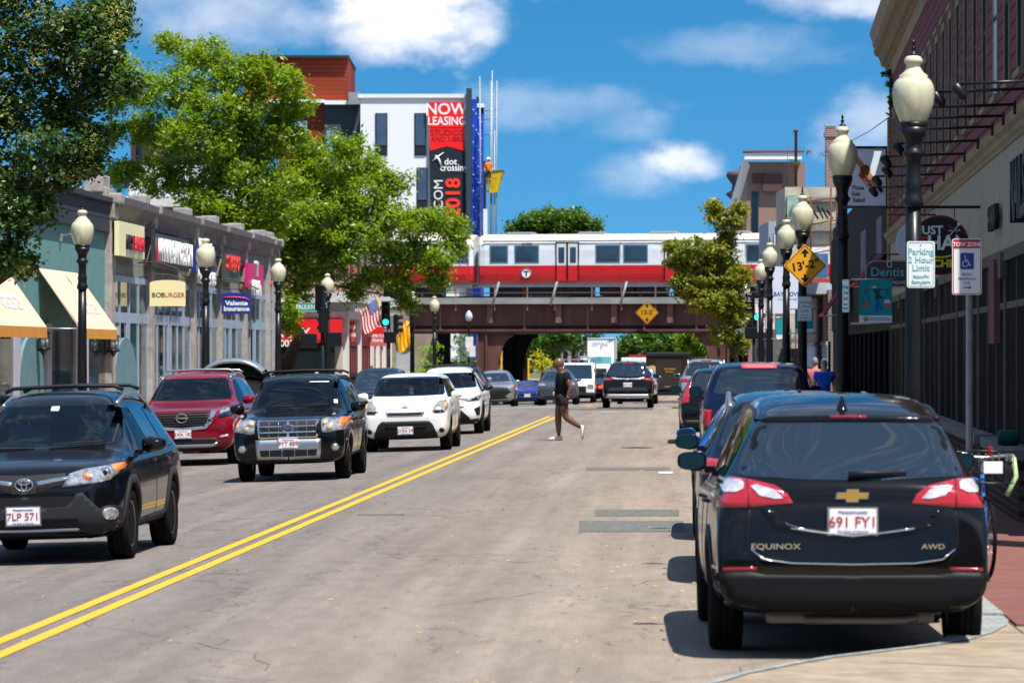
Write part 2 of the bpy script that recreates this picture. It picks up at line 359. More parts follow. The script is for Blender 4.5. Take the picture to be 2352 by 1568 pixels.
for (a,b) in (((-10,122),(1.9,131.5)),((-10,134),(1.9,143.5))): strip('crosswalk_line',[a,b],.35,WHT)
strip('stop_line',[(-4.2,149),(-10,145)],.4,WHT)
def patch4(name,x0,y0,x1,y1,m,dz=.0045):
    a=[gp(x0,y0),gp(x1,y0),gp(x1,y1),gp(x0,y1)]; mb=MB(); mb.quad(*[(p.x,p.y,dz) for p in (a[3],a[2],a[1],a[0])]); mb.build(name,m,kind='structure')
PT=mat('patch_asphalt',(.125,.125,.115),.85,var=.35,vscale=9,bump=.4,bscale=80)
patch4('road_patch',1366,1170,1560,1185,PT); patch4('road_patch',1330,1196,1570,1221,PT); patch4('road_patch',1346,1073,1540,1080,PT); patch4('road_patch',1512,1083,1545,1088,WHT,.0065); patch4('road_patch',1300,838+100,1500,940,PT)
patch4('road_patch',820,1180,930,1183,PT)
# manhole
mb=MB(); p=gp(1463,1028); mb.lathe([(0,.0),(.33,.0)],24,Matrix.Translation((p.x,p.y,.006))); mb.build('manhole_cover',WHT,kind='structure')
# fallen leaves
mb=MB()
for i in range(300):
    if i<240:
        v=20+abs(random.gauss(0,1))*22; u=random.gauss(-.6,.8) if random.random()<.6 else random.uniform(-4,2)
    else: v=random.uniform(24,60); u=random.uniform(-8,-4)
    if v<23.5 and u>-.5: continue
    if u>1.9 or v>100: continue
    s=random.uniform(.01,.026); a=random.uniform(0,PI); z=G(u,v)+.008
    dx,dy=math.cos(a)*s,math.sin(a)*s
    mb.quad((u-dx,v-dy,z),(u+dy*.5,v-dx*.5,z+.008),(u+dx,v+dy,z+.002),(u-dy*.5,v+dx*.5,z))
mb.build('leaf_litter',mat('dry_leaf',(.40,.22,.05),.8,col2=(.5,.36,.12),vscale=3),kind='stuff')
# ================================================================ BUILDINGS LEFT
LU=-14.0
TEAL=mat('teal_stucco',(.13,.27,.265),.85,var=.1,vscale=3,bump=.5,bscale=40)
STONE=mat('pale_stone',(.33,.295,.265),.85,var=.25,vscale=4,bump=.5,bscale=25)
def wallbox(mb,u,v0,v1,z0,z1,out=0.0,depth=.3): return mb.box(u-depth,u+out,v0,v1,z0,z1)
# --- teal stucco shop
r=empty('teal_shop_building',(LU,70,0),0,'single storey teal stucco shop with arched panels and dark flat fascia','building')
mb=MB(); mb.box(-26,LU,60,93.35,-.6,4.9); wpart(mb,'wall',TEAL,r)
mb=MB(); mb.box(-26,LU+.12,60,93.5,4.9,5.72); mb.box(-26,LU+.2,60,93.52,5.6,5.74); wpart(mb,'fascia',stripes('dark_fascia',(.05,.055,.065),(.02,.02,.025),.4,'z',.08),r)
mb=MB(); mb.add([(-14.6,60,5.74),(-14.6,93,5.74),(-24,93,6.9),(-24,60,6.9)],[(0,1,2,3)]); wpart(mb,'roof',stripes('metal_roof',(.42,.44,.47),(.15,.16,.18),.55,'y',.1,.4),r)
mb=MB()
for x0,x1 in ((-40,30),(115,167),(198,262)):
    a=fp(LU,x0,770);b=fp(LU,x1,770); mb.box(LU-.3,LU+.004,a.y,b.y,-.1,2.55)
apart(mb,'window',M_('store_glass'),r)
mb=MB()
for x0,x1 in ((30,42),(102,113),(168,198),(262,268)):
    a=fp(LU,x0,770);b=fp(LU,x1,770); mb.box(LU-.3,LU+.06,a.y,b.y,-.1,2.62)
apart(mb,'pilaster',mat('mauve_paint',(.42,.40,.47),.7,var=.1),r)
for x0,x1 in ((44,100),(263,312)):
    a=fp(LU+.05,x0,770).y; b=fp(LU+.05,x1,770).y; mb=MB(); c=(a+b)/2; h=(b-a)/2
    prof=[(a,-.1),(b,-.1)]+[(c+h*math.cos(t),1.35+1.0*math.sin(t)) for t in [PI*i/12 for i in range(13)]]
    mb.prism(prof,0,.07,Matrix(((0,0,1,LU),(1,0,0,0),(0,1,0,0),(0,0,0,1)))); wpart(mb,'arched_panel',mat('teal_dark',(.12,.22,.25),.8,var=.1),r)
def awning(u0,u1,v0,v1,zt,zb,dr,m1,m2,label,txt=None,mt=None):
    r=empty('awning',(u0,v0,zt),0,label,'awning','awnings over the shop windows')
    mb=MB(); T=.02
    mb.add([(u0,v0,zt),(u0,v1,zt),(u1,v1,zb),(u1,v0,zb),(u0,v0,zt-T),(u0,v1,zt-T),(u1-T,v1,zb-T),(u1-T,v0,zb-T)],[(0,3,2,1),(4,5,6,7),(0,4,7,3),(1,2,6,5)]); wpart(mb,'canopy_cloth',m1,r)
    mb=MB(); n=24; vs=[]
    for i in range(n+1):
        v=v0+(v1-v0)*i/n; o_=.02*math.sin(i*1.9)*(0.6+.4*math.sin(i*.7)); vs+=[(u1,v,zb+.004),(u1+o_,v,zb-dr+.01*math.sin(i*2.7))]
    mb.add(vs,[(2*i,2*i+1,2*i+3,2*i+2) for i in range(n)],True); wpart(mb,'valance',m2,r)
    mb=MB(); mb.tube([(u0,v0+.03,zb),(u1,v0+.03,zb)],.015); mb.tube([(u0,v1-.03,zb),(u1,v1-.03,zb)],.015); mb.tube([(u0,v0+.02,zt-.03),(u1,v0+.02,zb)],.012); wpart(mb,'rod',M_('galv'),r)
    return r
AW1=mat('awning_cloth',(.72,.49,.36),.85,var=.05); AW2=mat('awning_valance',(.62,.27,.06),.85,var=.06)
aw=awning(LU+.02,LU+.95,83.3,88.7,3.82,2.5,.22,AW1,AW2,'second tan canvas awning, nearer the grey stone building')
def slope_text(par,v,s,sz):
    # lettering on the canopy slope
    d=Vector((.93,0,-1.32)).normalized(); up=-d; rgt=Vector((0,1,0)); nrm=rgt.cross(up)
    o=Vector((LU+.02+.55,v,3.82-.78))+nrm*.012
    fr=Matrix(((rgt.x,up.x,nrm.x,o.x),(rgt.y,up.y,nrm.y,o.y),(rgt.z,up.z,nrm.z,o.z),(0,0,0,1)))
    text('lettering',s,sz,fr,M_('white_sign'),par,.002)
slope_text(aw,86.6,'oacaras',.75)
aw=awning(LU+.02,LU+.95,72.2,78.8,3.82,2.5,.22,AW1,AW2,'first tan canvas awning with white lettering, under the dark leaves at the frame edge'); slope_text(aw,76.4,'oacaras',.75)
def wall_lantern(u,v,z,lab):
    r=empty('wall_lantern',(u,v,z),0,lab,'wall lamp','wall lanterns on the teal shop')
    mb=MB(); mb.box(0,.03,-.06,.06,-.3,.3); mb.tube([(0,0,.2),(.2,0,.24),(.2,0,.18)],.015); mb.tube([(0,0,-.2),(.12,0,-.24),(.2,0,-.18)],.012)
    mb.lathe([(.02,.30),(.03,.24),(.10,.19),(.17,.14),(.15,.13)],6,Matrix.Translation((.2,0,0))); mb.lathe([(.15,-.17),(.16,-.2),(.08,-.25),(.03,-.33),(.005,-.36)],6,Matrix.Translation((.2,0,0)))
    for k in range(6): mb.tube([(.2+.12*math.cos(k*PI/3),.12*math.sin(k*PI/3),.14),(.2+.12*math.cos(k*PI/3),.12*math.sin(k*PI/3),-.17)],.009,5)
    mb.build('bracket',M_('black_metal'),r)
    mb=MB(); mb.lathe([(.10,-.17),(.11,0),(.11,.14)],6,Matrix.Translation((.2,0,0))); mb.build('lamp_glass',mat('seedy_glass',(.25,.27,.28),.15,spec=.8,col2=(.6,.62,.62),vscale=20),r)
wall_lantern(LU+.02,fp(LU,77,780).y,2.25,'black wall lantern on teal stucco between the two tan awnings'); wall_lantern(LU+.02,fp(LU,240,790).y,2.22,'black wall lantern under the far end of the second tan awning')
r=empty('gooseneck_lamp',(LU,fp(LU,137,530).y,4.55),0,'small grey spotlight on the bare teal wall above the awnings','wall lamp')
mb=MB(); mb.box(0,.06,-.08,.08,-.06,.12); mb.tube([(.05,0,.06),(.35,0,.12),(.42,0,.03)],.018); mb.build('arm',M_('galv'),r); mb=MB(); mb.lathe([(.03,.06),(.1,-.05)],12,Matrix.Translation((.42,0,0))); mb.build('lamp_shade',M_('galv'),r)
r=empty('roof_vent',(0,0,0),0,'pale blue round metal vent pipe on the metal roof of the teal shop','vent'); p=fp(-15.3,142,470)
mb=MB(); mb.lathe([(.42,5.75),(.33,5.9),(.3,5.95),(.3,7.3),(.33,7.32)],20,Matrix.Translation((p.x,p.y,0))); wpart(mb,'pipe',mat('vent_blue',(.22,.33,.42),.35,.6),r)
# --- grey stone storefront row
GREY=mat('grey_block',(.21,.215,.185),.85)
GREYB=brick('grey_brickwork',(.225,.235,.20),(.195,.205,.175),(.15,.155,.135),.62,.3,'yz',.8)
r=empty('grey_storefront_building',(LU,94,0),0,'long single storey grey storefront row with pale stone piers and stepped parapet','building')
pv=[fp(LU,x,600).y for x in (246,339,437,499,557,610,626)]
mb=MB(); mb.box(-24,LU,pv[0]+.2,pv[-1]+.2,-.6,5.45); wpart(mb,'wall',GREYB,r)
mb=MB()
prof=[(0,5.2),(.06,5.2),(.08,5.28),(.22,5.5),(.34,5.62),(.36,5.78),(-.5,5.80),(-.5,5.2)]
mb.prism(prof,pv[0]-.1,pv[-1]+.3,Matrix(((1,0,0,LU),(0,0,1,0),(0,1,0,0),(0,0,0,1)))); wpart(mb,'cornice',mat('weathered_cornice',(.17,.155,.15),.8,var=.3,vscale=6,bump=.5),r)
mb=MB(); mb.box(-22,LU+.2,pv[0],pv[-1],5.80,5.84); wpart(mb,'roof_edge',mat('roof_slate',(.08,.11,.16),.6),r)
for i,v in enumerate(pv):
    mb=MB(); wd=.75 if i==0 else .5
    mb.rbox(LU-.3,LU+.16,v-wd/2,v+wd/2,-.3,5.25,.03)
    mb.rbox(LU-.3,LU+.24,v-wd/2-.05,v+wd/2+.05,-.3,.35,.03)
    mb.rbox(LU-.4,LU+.24,v-wd/2-.02,v+wd/2+.02,5.24,5.6,.03); mb.rbox(LU-.45,LU+.38,v-wd/2,v+wd/2,5.6,5.86,.04); mb.rbox(LU-.45,LU+.02,v-.42 if i else v-.8,v+.38,5.86,6.10 if i else 6.3,.04)
    if i==0: mb.rbox(-15.6,LU+.1,v-.7,v+.5,5.3,6.0,.04)
    wpart(mb,'pilaster',STONE,r)
FRM=mat('window_frame_blue',(.27,.33,.42),.5,var=.1); zh=3.84
for i in range(6):
    a,b=pv[i]+.3,pv[i+1]-.28
    if b-a<.6: a,b=pv[i]+.27,pv[i+1]-.25
    mb=MB(); mb.box(LU-.3,LU+.012,a,b,.1,zh); gl=wpart(mb,'window',M_('teal_glass'),r)
    mb=MB(); F0,F1=LU,LU+.035
    for z0,z1 in ((.1,.5),(2.72,2.98),(zh-.1,zh+.06)): mb.box(F0,F1,a,b,z0,z1)
    n=max(2,int((b-a)/1.35)); 
    for k in range(n+1):
        y=a+(b-a)*k/n; mb.box(F0,F1+.01,y-.05,y+.05,.1,zh)
    # recessed white door posts
    mb.box(F0,F1+.015,a+(b-a)*.42,a+(b-a)*.42+.3,.1,2.72)
    wpart(mb,'window_frame',FRM,gl)
    mb=MB(); q=a+(b-a)*.25; mb.box(LU,LU+.02,q,q+.75,.5,2.7); wpart(mb,'door',M_('dark_glass'),r)
def flush_sign(x0,x1,y0,y1,mbk,label,u=LU+.34):
    a=fp(u,x0,y0); b=fp(u,x1,y1); z0=CAMH+(HY-y1)*a.y/F
    r=empty('wall_sign',(u,a.y,z0),0,label,'shop sign','flush signs on the grey storefront')
    mb=MB(); mb.box(u-.12,u,a.y,b.y,z0,a.z); wpart(mb,'panel',mbk,r)
    mb=MB(); 
    for z in (z0+.12,a.z-.12):
        mb.box(LU,u-.12,a.y+.1,a.y+.2,z-.03,z+.03); mb.box(LU,u-.12,b.y-.2,b.y-.1,z-.03,z+.03)
    wpart(mb,'bracket',M_('dark_trim'),r)
    return r,a.y,b.y,z0,a.z
def fsign_text(r,s,y,z,sz,m,u=LU+.35,sx=1,bold=.01,ext=.05): text('lettering',s,sz,FL(Vector((u,y,z))),m,r,ext,sx=sx,bold=bold)
RED=mat('sign_red',(.62,.015,.02),.4); BLUE=mat('sign_blue',(.012,.03,.22),.4); WS=M_('white_sign'); BLK=M_('black_paint'); CREAM=mat('sign_cream',(.82,.72,.38),.5)
s_=flush_sign(274,332,507,585,mat('sign_pale_yellow',(.80,.76,.42),.5),'flush pale yellow burger sign, nearest on the grey storefront'); r,a,b,z0,z1=s_
fsign_text(r,'BOS',(a*.62+b*.38),(z0+z1)/2-.08,.5,BLK,sx=1.3); fsign_text(r,'BURGER',(a*.30+b*.70)-.1,(z0+z1)/2-.08,.5,RED,sx=1.2)
r,a,b,z0,z1=flush_sign(357,434,535,612,mat('sign_dark',(.04,.035,.04),.5),'long dark flush sign with raised white letters'); mb=MB(); mb.box(LU+.34,LU+.37,a+.3,b-.1,z0+.16,z1-.2); wpart(mb,'red_panel',RED,r)
fsign_text(r,'FINNEGAN & SON',(a+b)/2+.1,(z0+z1)/2-.02,.82,WS,u=LU+.42,sx=.95,bold=.02,ext=.05)
r,a,b,z0,z1=flush_sign(450,497,567,623,BLUE,'square blue flush sign behind the second left street lamp'); fsign_text(r,'Valente\nInsurance',(a+b)/2,(z0+z1)/2-.05,.75,WS,sx=1.3)
mb=MB(); mb.tube([(LU+.37,a+.4,z1-.35),(LU+.37,(a+b)/2,z1-.25),(LU+.37,b-.4,z1-.45)],.05); wpart(mb,'swoosh',RED,r)
r,a,b,z0,z1=flush_sign(518,551,582,645,mat('sign_green_black',(.02,.035,.02),.5,col2=(.10,.10,.07),vscale=1.5),'dark green flush sign with red letters'); fsign_text(r,'STUDIO OF',(a+b)/2,(z0*.35+z1*.65),.62,mat('sign_bright_red',(.8,.02,.01),.4),sx=1.0,bold=.02); fsign_text(r,'GIFTS',(a+b)/2,z0+.4,.3,mat('sign_grey',(.3,.3,.25),.6),sx=1.2)
r,a,b,z0,z1=flush_sign(571,605,603,658,mat('sign_magenta',(.62,.012,.16),.4),'magenta flush sign, last on the grey storefront'); fsign_text(r,'T\nMobile',(a+b)/2,(z0+z1)/2-.1,.62,WS,sx=1.3,bold=.03)
def blade_sign(name,x0,x1,y0,y1,D,mbk,label,arch=.0,th=.07,wallx=None,group='hanging signs over the left pavement'):
    a=P(x0,y1,D); b=P(x1,y0,D); s=F/D; W=(x1-x0)/s; H=(y1-y0)/s
    r=empty(name,a,TH,label,'hanging sign',group)
    prof=[(0,0),(W,0),(W,H-arch)]+([(W/2+W/2*math.cos(t),H-arch+arch*math.sin(t)) for t in [PI*i/10 for i in range(1,10)]] if arch else [])+[(0,H-arch)]
    mb=MB(); mb.prism(prof,-th/2,th/2,Matrix.Rotation(PI/2,4,'X')); mb.build('panel',mbk,r)
    return r,W,H
def btext(r,s,x,z,sz,m,th=.07,sx=1,bold=0,ext=.004,rot=0,align='CENTER',shear=0):
    fr=Matrix.Translation((x,-th/2-.003,z))@Matrix.Rotation(PI/2,4,'X')@Matrix.Rotation(rot,4,'Z')
    cu=text('lettering',s,sz,fr,m,None,ext,sx=sx,bold=bold,align=align,shear=shear); cu.parent=r; return cu
r,W,H=blade_sign('hanging_sign',344,426,643,703,99.4,CREAM,'cream hanging sign reading BOSBURGER','%' and .08)
btext(r,'BOS',W*.24,H*.42,.17,mat('dark_green',(.02,.06,.03),.5),sx=1.1); btext(r,'BURGER',W*.65,H*.42,.17,mat('brick_red_ink',(.45,.05,.02),.5),sx=.98)
mb=MB(); mb.tube([(-.3,0,H+.45),(.2,0,H+.46),(.7,0,H+.3),(W+.1,0,H-.05)],.018); mb.tube([(-.3,0,H+.05),(.1,0,H+.16),(.5,0,H+.14),(W,0,H+.0)],.014); mb.build('bracket',mat('rust_metal',(.10,.06,.045),.7,.3),r)
r,W,H=blade_sign('hanging_sign',509,578,672,721,115,BLUE,'blue hanging sign reading Valente Insurance','%' and .06)
btext(r,'Valente',W*.5,H*.50,.19,WS,sx=1.15,bold=.006); btext(r,'Insurance',W*.5,H*.24,.19,WS,sx=1.05,bold=.006)
mb=MB(); mb.tube([(.06,-.045,H*.78),(W*.4,-.045,H*.8),(W*.75,-.045,H*.76),(W*.92,-.045,H*.66)],.014); mb.build('swoosh',mat('sign_pink',(.8,.08,.12),.4),r)
mb=MB(); mb.tube([(-.3,0,H+.38),(.3,0,H+.4),(.7,0,H+.3),(W+.2,0,H+.1)],.018); mb.tube([(-.3,0,H),(.1,0,H+.14),(.6,0,H+.1),(W,0,H+.0)],.012); mb.build('bracket',M_('rust_metal'),r)
# --- red shop on the corner
r=empty('corner_brick_building',(-13,148,0),0,'corner building with red shop fascia, white stone cornice and brick upper floor','building')
BR=brick('red_brick',(.27,.11,.075),(.20,.08,.06),(.38,.34,.30),.21,.075,'yz'); BRX=brick('red_brick_x',(.27,.11,.075),(.20,.08,.06),(.38,.34,.30),.21,.075,'xz')
z0=G(-10.6,150)
mb=MB(); mb.box(-28,-13,148,171,-1,3.3); wpart(mb,'wall',mat('cream_wall',(.50,.45,.36),.8,var=.15),r)
mb=MB(); mb.box(-28,-13.2,148.2,171,4.3,7.6); wpart(mb,'brick_storey',BRX,r); 
mb=MB(); mb.box(-13.2,-13.19,148.4,170.8,4.3,7.6); wpart(mb,'brick_front',BR,r)
mb=MB(); mb.box(-28,-12.75,147.75,171.2,3.3,3.55); mb.box(-28,-12.9,147.9,171.1,3.55,3.9); mb.box(-28,-12.45,147.4,171.5,3.9,4.3)
for i in range(26): mb.box(-12.9,-12.5,148+i*.9,148.25+i*.9,3.55,3.9)
for i in range(14): mb.box(-14-i*.9,-13.75-i*.9,147.45,147.9,3.55,3.9)
mb.box(-28,-12.8,147.8,171.2,7.6,8.0); wpart(mb,'cornice',mat('white_stone',(.62,.60,.57),.7,var=.15,vscale=5),r)
mb=MB()
for i in range(4): mb.box(-18.2-i*2.6+.9,-17-i*2.6+.9,148.1,148.21,5.0,6.9)
for i in range(6): mb.box(-13.3,-13.17,150+i*3.4,151.3+i*3.4,5.0,6.9)
apart(mb,'window',M_('dark_glass'),r)
mb=MB(); a=P(628,735,147.6); b=P(787,768,147.6); mb.box(-20.5,-13.0,147.55,147.98,2.35+CAMH-2.0,3.25); wpart(mb,'fascia_sign',mat('fascia_red',(.80,.01,.012),.5),r)
mb=MB(); mb.box(-18.5,-15.4,147.6,147.96,1.35,2.0)
wpart(mb,'lower_sign',M_('fascia_red'),r)
FCm=lambda x,y,D,dz=0: FC(P(x,y,D),TH)
for s,x,y,sz in (('R K\nBEAUTY',655,750,.52),('83-0036',650,789,.36)):
    text('lettering',s,sz,FC(P(x,y,147.5),TH),M_('white_sign'),r,.01,bold=.01)
mb=MB(); mb.box(-20.5,-13.3,147.7,148.02,-.9,1.34 if False else 2.3); wpart(mb,'shopfront',mat('shop_black',(.015,.014,.014),.3,spec=.5),r)
mb=MB()
for i in range(4): mb.box(-20+i*1.7,-18.9+i*1.7,147.66,147.72,-.6,2.0)
apart(mb,'window',M_('store_glass'),r)
# street side: pink/red glazing, white posts
mb=MB(); mb.box(-13.3,-12.97,148.3,160.5,-.9,3.2); wpart(mb,'shopfront',mat('pink_fascia',(.42,.09,.09),.6,var=.1),r)
for (v0,v1) in ((148.8,153.6),(154.6,159.8)):
    mb=MB(); mb.box(-13.2,-12.95,v0,v1,-.6,2.2); wd=wpart(mb,'window',M_('store_glass'),r)
    mb=MB(); n=5
    for k in range(n+1): y=v0+(v1-v0)*k/n; mb.box(-12.99,-12.9,y-.05,y+.05,-.6,2.2)
    mb.box(-12.99,-12.9,v0,v1,1.0,1.12); wpart(mb,'window_frame',M_('dark_trim'),wd)
    mb=MB()
    for k in range(n): y=v0+(v1-v0)*(k+.5)/n; mb.box(-12.99,-12.93,y-.25,y+.2,1.15,2.15)
    wpart(mb,'red_panel',mat('panel_red',(.55,.05,.06),.5),wd)
mb=MB()
for v in (148.3,154.1,160.4,163.6,167,170.5): mb.box(-13.25,-12.8,v-.25,v+.25,-.9,3.3)
apart(mb,'pilaster',mat('post_white',(.68,.66,.62),.7,var=.08),r)
mb=MB(); mb.box(-13.2,-12.94,160.6,170.4,-.9,2.4); wpart(mb,'brick_pier',BR,r)
for lab,x0,x1,y0,y1,D,mm,tx,sz in (('square red sign with white panel on the corner shop',790,816,737,784,150,mat('sign_dull_red',(.5,.05,.05),.5),'Pho\nHoa',.3),('bright red sign with script lettering below the flag',848,882,733,767,158,RED,'hoa quan shop',.14),('dull pink sign reading Fields Corner Store',846,888,760,795,160,mat('sign_pink_dull',(.50,.13,.14),.6),'Fields Cor\nStore',.2)):
    r2,W,H=blade_sign('hanging_sign',x0,x1,y0,y1,D,mm,lab,group='hanging signs on the corner shop'); btext(r2,tx,W/2,H/2+.03,sz,WS,bold=.004)
# ================================================================ BUILDINGS RIGHT
SL=math.atan(.0217)
RO=Vector((3.9-.0217*13,30,0))
def rp(px,py,off=0,org=RO,sl=SL):      # pixel -> (distance along the front, height)
    xn=(px-CX)/F; dx=xn*math.cos(TH)-math.sin(TH); dy=xn*math.sin(TH)+math.cos(TH)
    nx,ny=math.cos(sl),-math.sin(sl)
    t=((org.x*nx+org.y*ny)-off)/(dx*nx+dy*ny)
    y=(t*dx-org.x)*math.sin(sl)+(t*dy-org.y)*math.cos(sl); return y,CAMH+(HY-py)/F*t
MAR=stripes('maroon_siding',(.20,.060,.066),(.035,.010,.012),.19,'z',.14,.75,.8,.22)
r=empty('maroon_clapboard_building',RO,-SL,'two storey maroon clapboard building with bracketed cream cornice and brick base','building')
LB=59.4
mb=MB(); mb.box(0,10,9,LB,3.9,8.45); mb.build('wall',MAR,r)
mb=MB(); mb.box(.05,10,9,LB-.02,-.2,3.9); mb.build('ground_floor',mat('shop_dark',(.012,.012,.012),.6),r)
cream=mat('cream_trim',(.27,.215,.14),.7,var=.22,vscale=4,bump=.3)
mb=MB(); cp=[(0.1,8.3),(-.03,8.3),(-.04,8.46),(-.08,8.55),(-.12,8.60),(-.15,8.72),(-.36,9.04),(-.42,9.08),(-.43,9.18),(-.48,9.32),(-.50,9.38),(.3,9.42)]
mb.prism(cp,8.6,LB+.25,Matrix(((1,0,0,0),(0,0,-1,LB),(0,1,0,0),(0,0,0,1)))@Matrix.Translation((0,0,0))) if False else mb.prism(cp,8.6,LB+.25,Matrix(((1,0,0,0),(0,0,1,0),(0,1,0,0),(0,0,0,1))))
mb.build('cornice',cream,r)
mb=MB()
for i in range(170):
    y=8.7+i*.36
    if y>LB+.1: break
    pts=[(-.07,8.62),(-.13,8.69),(-.19,8.71),(-.22,8.82),(-.27,8.93),(-.34,8.96),(-.38,9.06)]
    for a,b in zip(pts[:-1],pts[1:]): mb.add([(a[0]-.03,y,a[1]-.09),(a[0]-.03,y+.17,a[1]-.09),(b[0]-.03,y+.17,b[1]-.09),(b[0]-.03,y,b[1]-.09),(a[0]+.06,y,a[1]+.08),(a[0]+.06,y+.17,a[1]+.08),(b[0]+.06,y+.17,b[1]+.08),(b[0]+.06,y,b[1]+.08)],[(0,1,2,3),(0,3,7,4),(1,5,6,2)])
mb.build('cornice_bracket',mat('bracket_cream',(.30,.225,.135),.7,var=.2),r)
mb=MB(); prof=[(.1,4.46),(-.05,4.46),(-.06,4.50),(-.09,4.53),(-.10,4.58),(-.15,4.62),(-.17,4.68),(-.18,4.71),(0.05,4.74),(.1,4.74)]
mb.prism(prof,9,LB+.05,Matrix(((1,0,0,0),(0,0,1,0),(0,1,0,0),(0,0,0,1)))); mb.build('storefront_cornice',cream,r)
mb=MB(); mb.box(-.03,.2,9,LB-.01,3.2,4.47); mb.build('fascia',stripes('cream_fascia',(.34,.30,.22),(.14,.12,.09),1.2,'y',.025,.7,.3,.15),r)
mb=MB(); mb.box(-.05,.1,9,LB-.01,3.10,3.24); mb.box(-.012,.1,9,LB-.02,2.52,2.60)
for i in range(8,33):
    y=-6.4+i*1.95; mb.box(-.03 if i%3==0 else -.015,.12,y,y+(.22 if i%3==0 else .08),.85,3.12)
    if i%3==0: mb.box(-.09,.1,y-.1,y+.4,2.9,3.2)
mb.build('window_frame',mat('beige_frame',(.12,.098,.07),.6,var=.15),r)
for i in range(8,33):
    y=-6.4+i*1.95; mb=MB(); mb.box(-.0,.1,y+.24,y+1.94,.95,3.1); mb.build('window',mat('shaded_glass',(.005,.006,.007),.62,spec=.1,var=.6,vscale=1.2),r)
mb=MB(); mb.box(-.03,.1,9,LB-.03,-.2,.86); mb.build('brick_base',brick('dark_brick',(.10,.033,.026),(.065,.025,.022),(.13,.105,.09),.21,.085,'yz'),r)
for v0,v1 in ((9.1,9.9),(12.4,18.5),(20,60)):
    if v1>LB: v1=LB-.05
    mb=MB(); mb.rbox(-.16,.05,v0,v1,-.2,.8,.01); mb.build('brick_pier',M_('dark_brick'),r)
    mb=MB(); mb.rbox(-.24,.1,v0-.1,v1+.02,.8,.93,.012); mb.build('stone_sill',mat('sill_stone',(.21,.19,.165),.8,var=.2,vscale=5),r)
mb=MB(); mb.box(-.085,.02,18.3,19.4,2.1,3.15); mb.box(-.085,.02,6.5,7.6,.9,3.15); apart(mb,'door_panel',mat('dusty_rose',(.19,.075,.075),.7,var=.12),r,False)
for i in range(24):     # upper windows
    y=9.4+i*2.35
    if y>LB-1.6: break
    board=(i==4)
    mb=MB(); wz0,wz1=5.25,7.25
    mb.box(-.03,.02,y-.12,y+1.0,wz1,wz1+.14); mb.box(-.06,.02,y-.16,y+1.04,wz1+.14,wz1+.22); mb.box(-.02,.02,y-.09,y,wz0,wz1); mb.box(-.02,.02,y+.85,y+.94,wz0,wz1); mb.box(-.06,.02,y-.15,y+1.0,wz0-.08,wz0)
    fr=mb.build('window_frame',M_('cream_trim'),r)
    mb=MB(); mb.box(-.006,.02,y,y+.85,wz0,wz1); mb.build('pane',mat('boarded',(.42,.45,.47),.5) if board else M_('shaded_glass'),fr)
    mb=MB(); mb.box(-.012,.02,y,y+.85,6.22,6.28); mb.build('window_bar',M_('dark_trim'),fr)
mb=MB(); mb.box(-.05,.1,LB-.25,LB+.02,4.8,8.35); mb.build('corner_board',cream,r)
for k,(x,y) in enumerate(((2334,297),(2299,331),(2274,355),(2250,374),(2219,404),(2190,428),(2166,450),(2145,469),(2352,259),(2120,490))):
    yy,zz=rp(x,y,.35); o=RO+Matrix.Rotation(-SL,3,'Z')@Vector((-.3,yy,4.66))
    q=empty('sign_spotlight',o,-SL,'black rod spotlight above the maroon storefront cornice','spotlight','rod spotlights along the storefront cornice')
    L=.70 if k==8 else .86+.06*(k%3)
    mb=MB(); mb.tube([(.1,0,-.05),(.1,0,.1)],.018); mb.tube([(.1,0,.06),(-L,0,.03)],.017); mb.build('arm',M_('black_metal'),q)
    mb=MB(); mb.lathe([(.03,-.1),(.055,-.06),(.06,.06),(.03,.09)],10,Matrix.Translation((-L,0,-.04))@Matrix.Rotation(R(-40),4,'Y')); mb.build('lamp_head',M_('black_metal'),q)
# raised letters over the shop front (seen edge on) and green/black letters
y1,_=rp(2320,560,.08); q=text('wall_lettering','SHAMIN',.42,Matrix.Translation(RO)@Matrix.Rotation(-SL,4,'Z')@FR(Vector((-.10,rp(2300,560)[0],3.65))),M_('black_paint'),None,.03,bold=.01); tag(q,'small black raised letters on the cream fascia','lettering')
q=empty('letter_sign',(0,0,0),0,'tall black raised letters with green strip at the right frame edge','shop sign'); yy=rp(2345,460)[0]
text('lettering','NAILS',.95,Matrix.Translation(RO)@Matrix.Rotation(-SL,4,'Z')@FR(Vector((-.12,yy-2.3,3.75))),M_('black_paint'),q,.08,bold=.02)
# --- black shed-fronted building
O2=Vector((4.95,89.6,0)); S2=.0098
r=empty('black_building',O2,-S2,'black metal clad shopfront with a slanted parapet','building')
mb=MB(); mb.box(0,9,0,46,-1,6.3); mb.box(-.05,.3,1,46,2.7,5.9); mb.build('wall',stripes('black_boards',(.008,.007,.008),(.004,.004,.004),.3,'y',.12,.6,.6,.3),r)
mb=MB(); mb.add([(0,.3,6.2),(3,.3,6.2),(3,.3,7.4),(.12,.3,7.55),(-.02,7,5.6),(-.02,.3,7.55)],[(0,1,2,3)]); mb.prism([(.0,6.2),(.0,7.5),(.2,7.5),(2.2,6.2)],0,.6,Matrix(((1,0,0,0),(0,0,1,-.0),(0,1,0,0),(0,0,0,1)))); mb.build('parapet',mat('slate_metal',(.010,.012,.018),.7),r)
mb=MB(); mb.box(-.12,.2,-.5,.15,4.0,7.4); mb.build('yellow_brick_quoin',brick('yellow_brick',(.32,.22,.08),(.25,.17,.07),(.1,.08,.05),.3,.12,'xz'),r)
for i,(v0,v1) in enumerate(((4,7),(14,17.5))):
    mb=MB(); mb.box(-.09,0,v0,v1,3.3,5.3); mb.build('poster_window',mat('poster',(.22,.2,.18),.7,col2=(.05,.09,.16),vscale=2.5),r)
mb=MB()
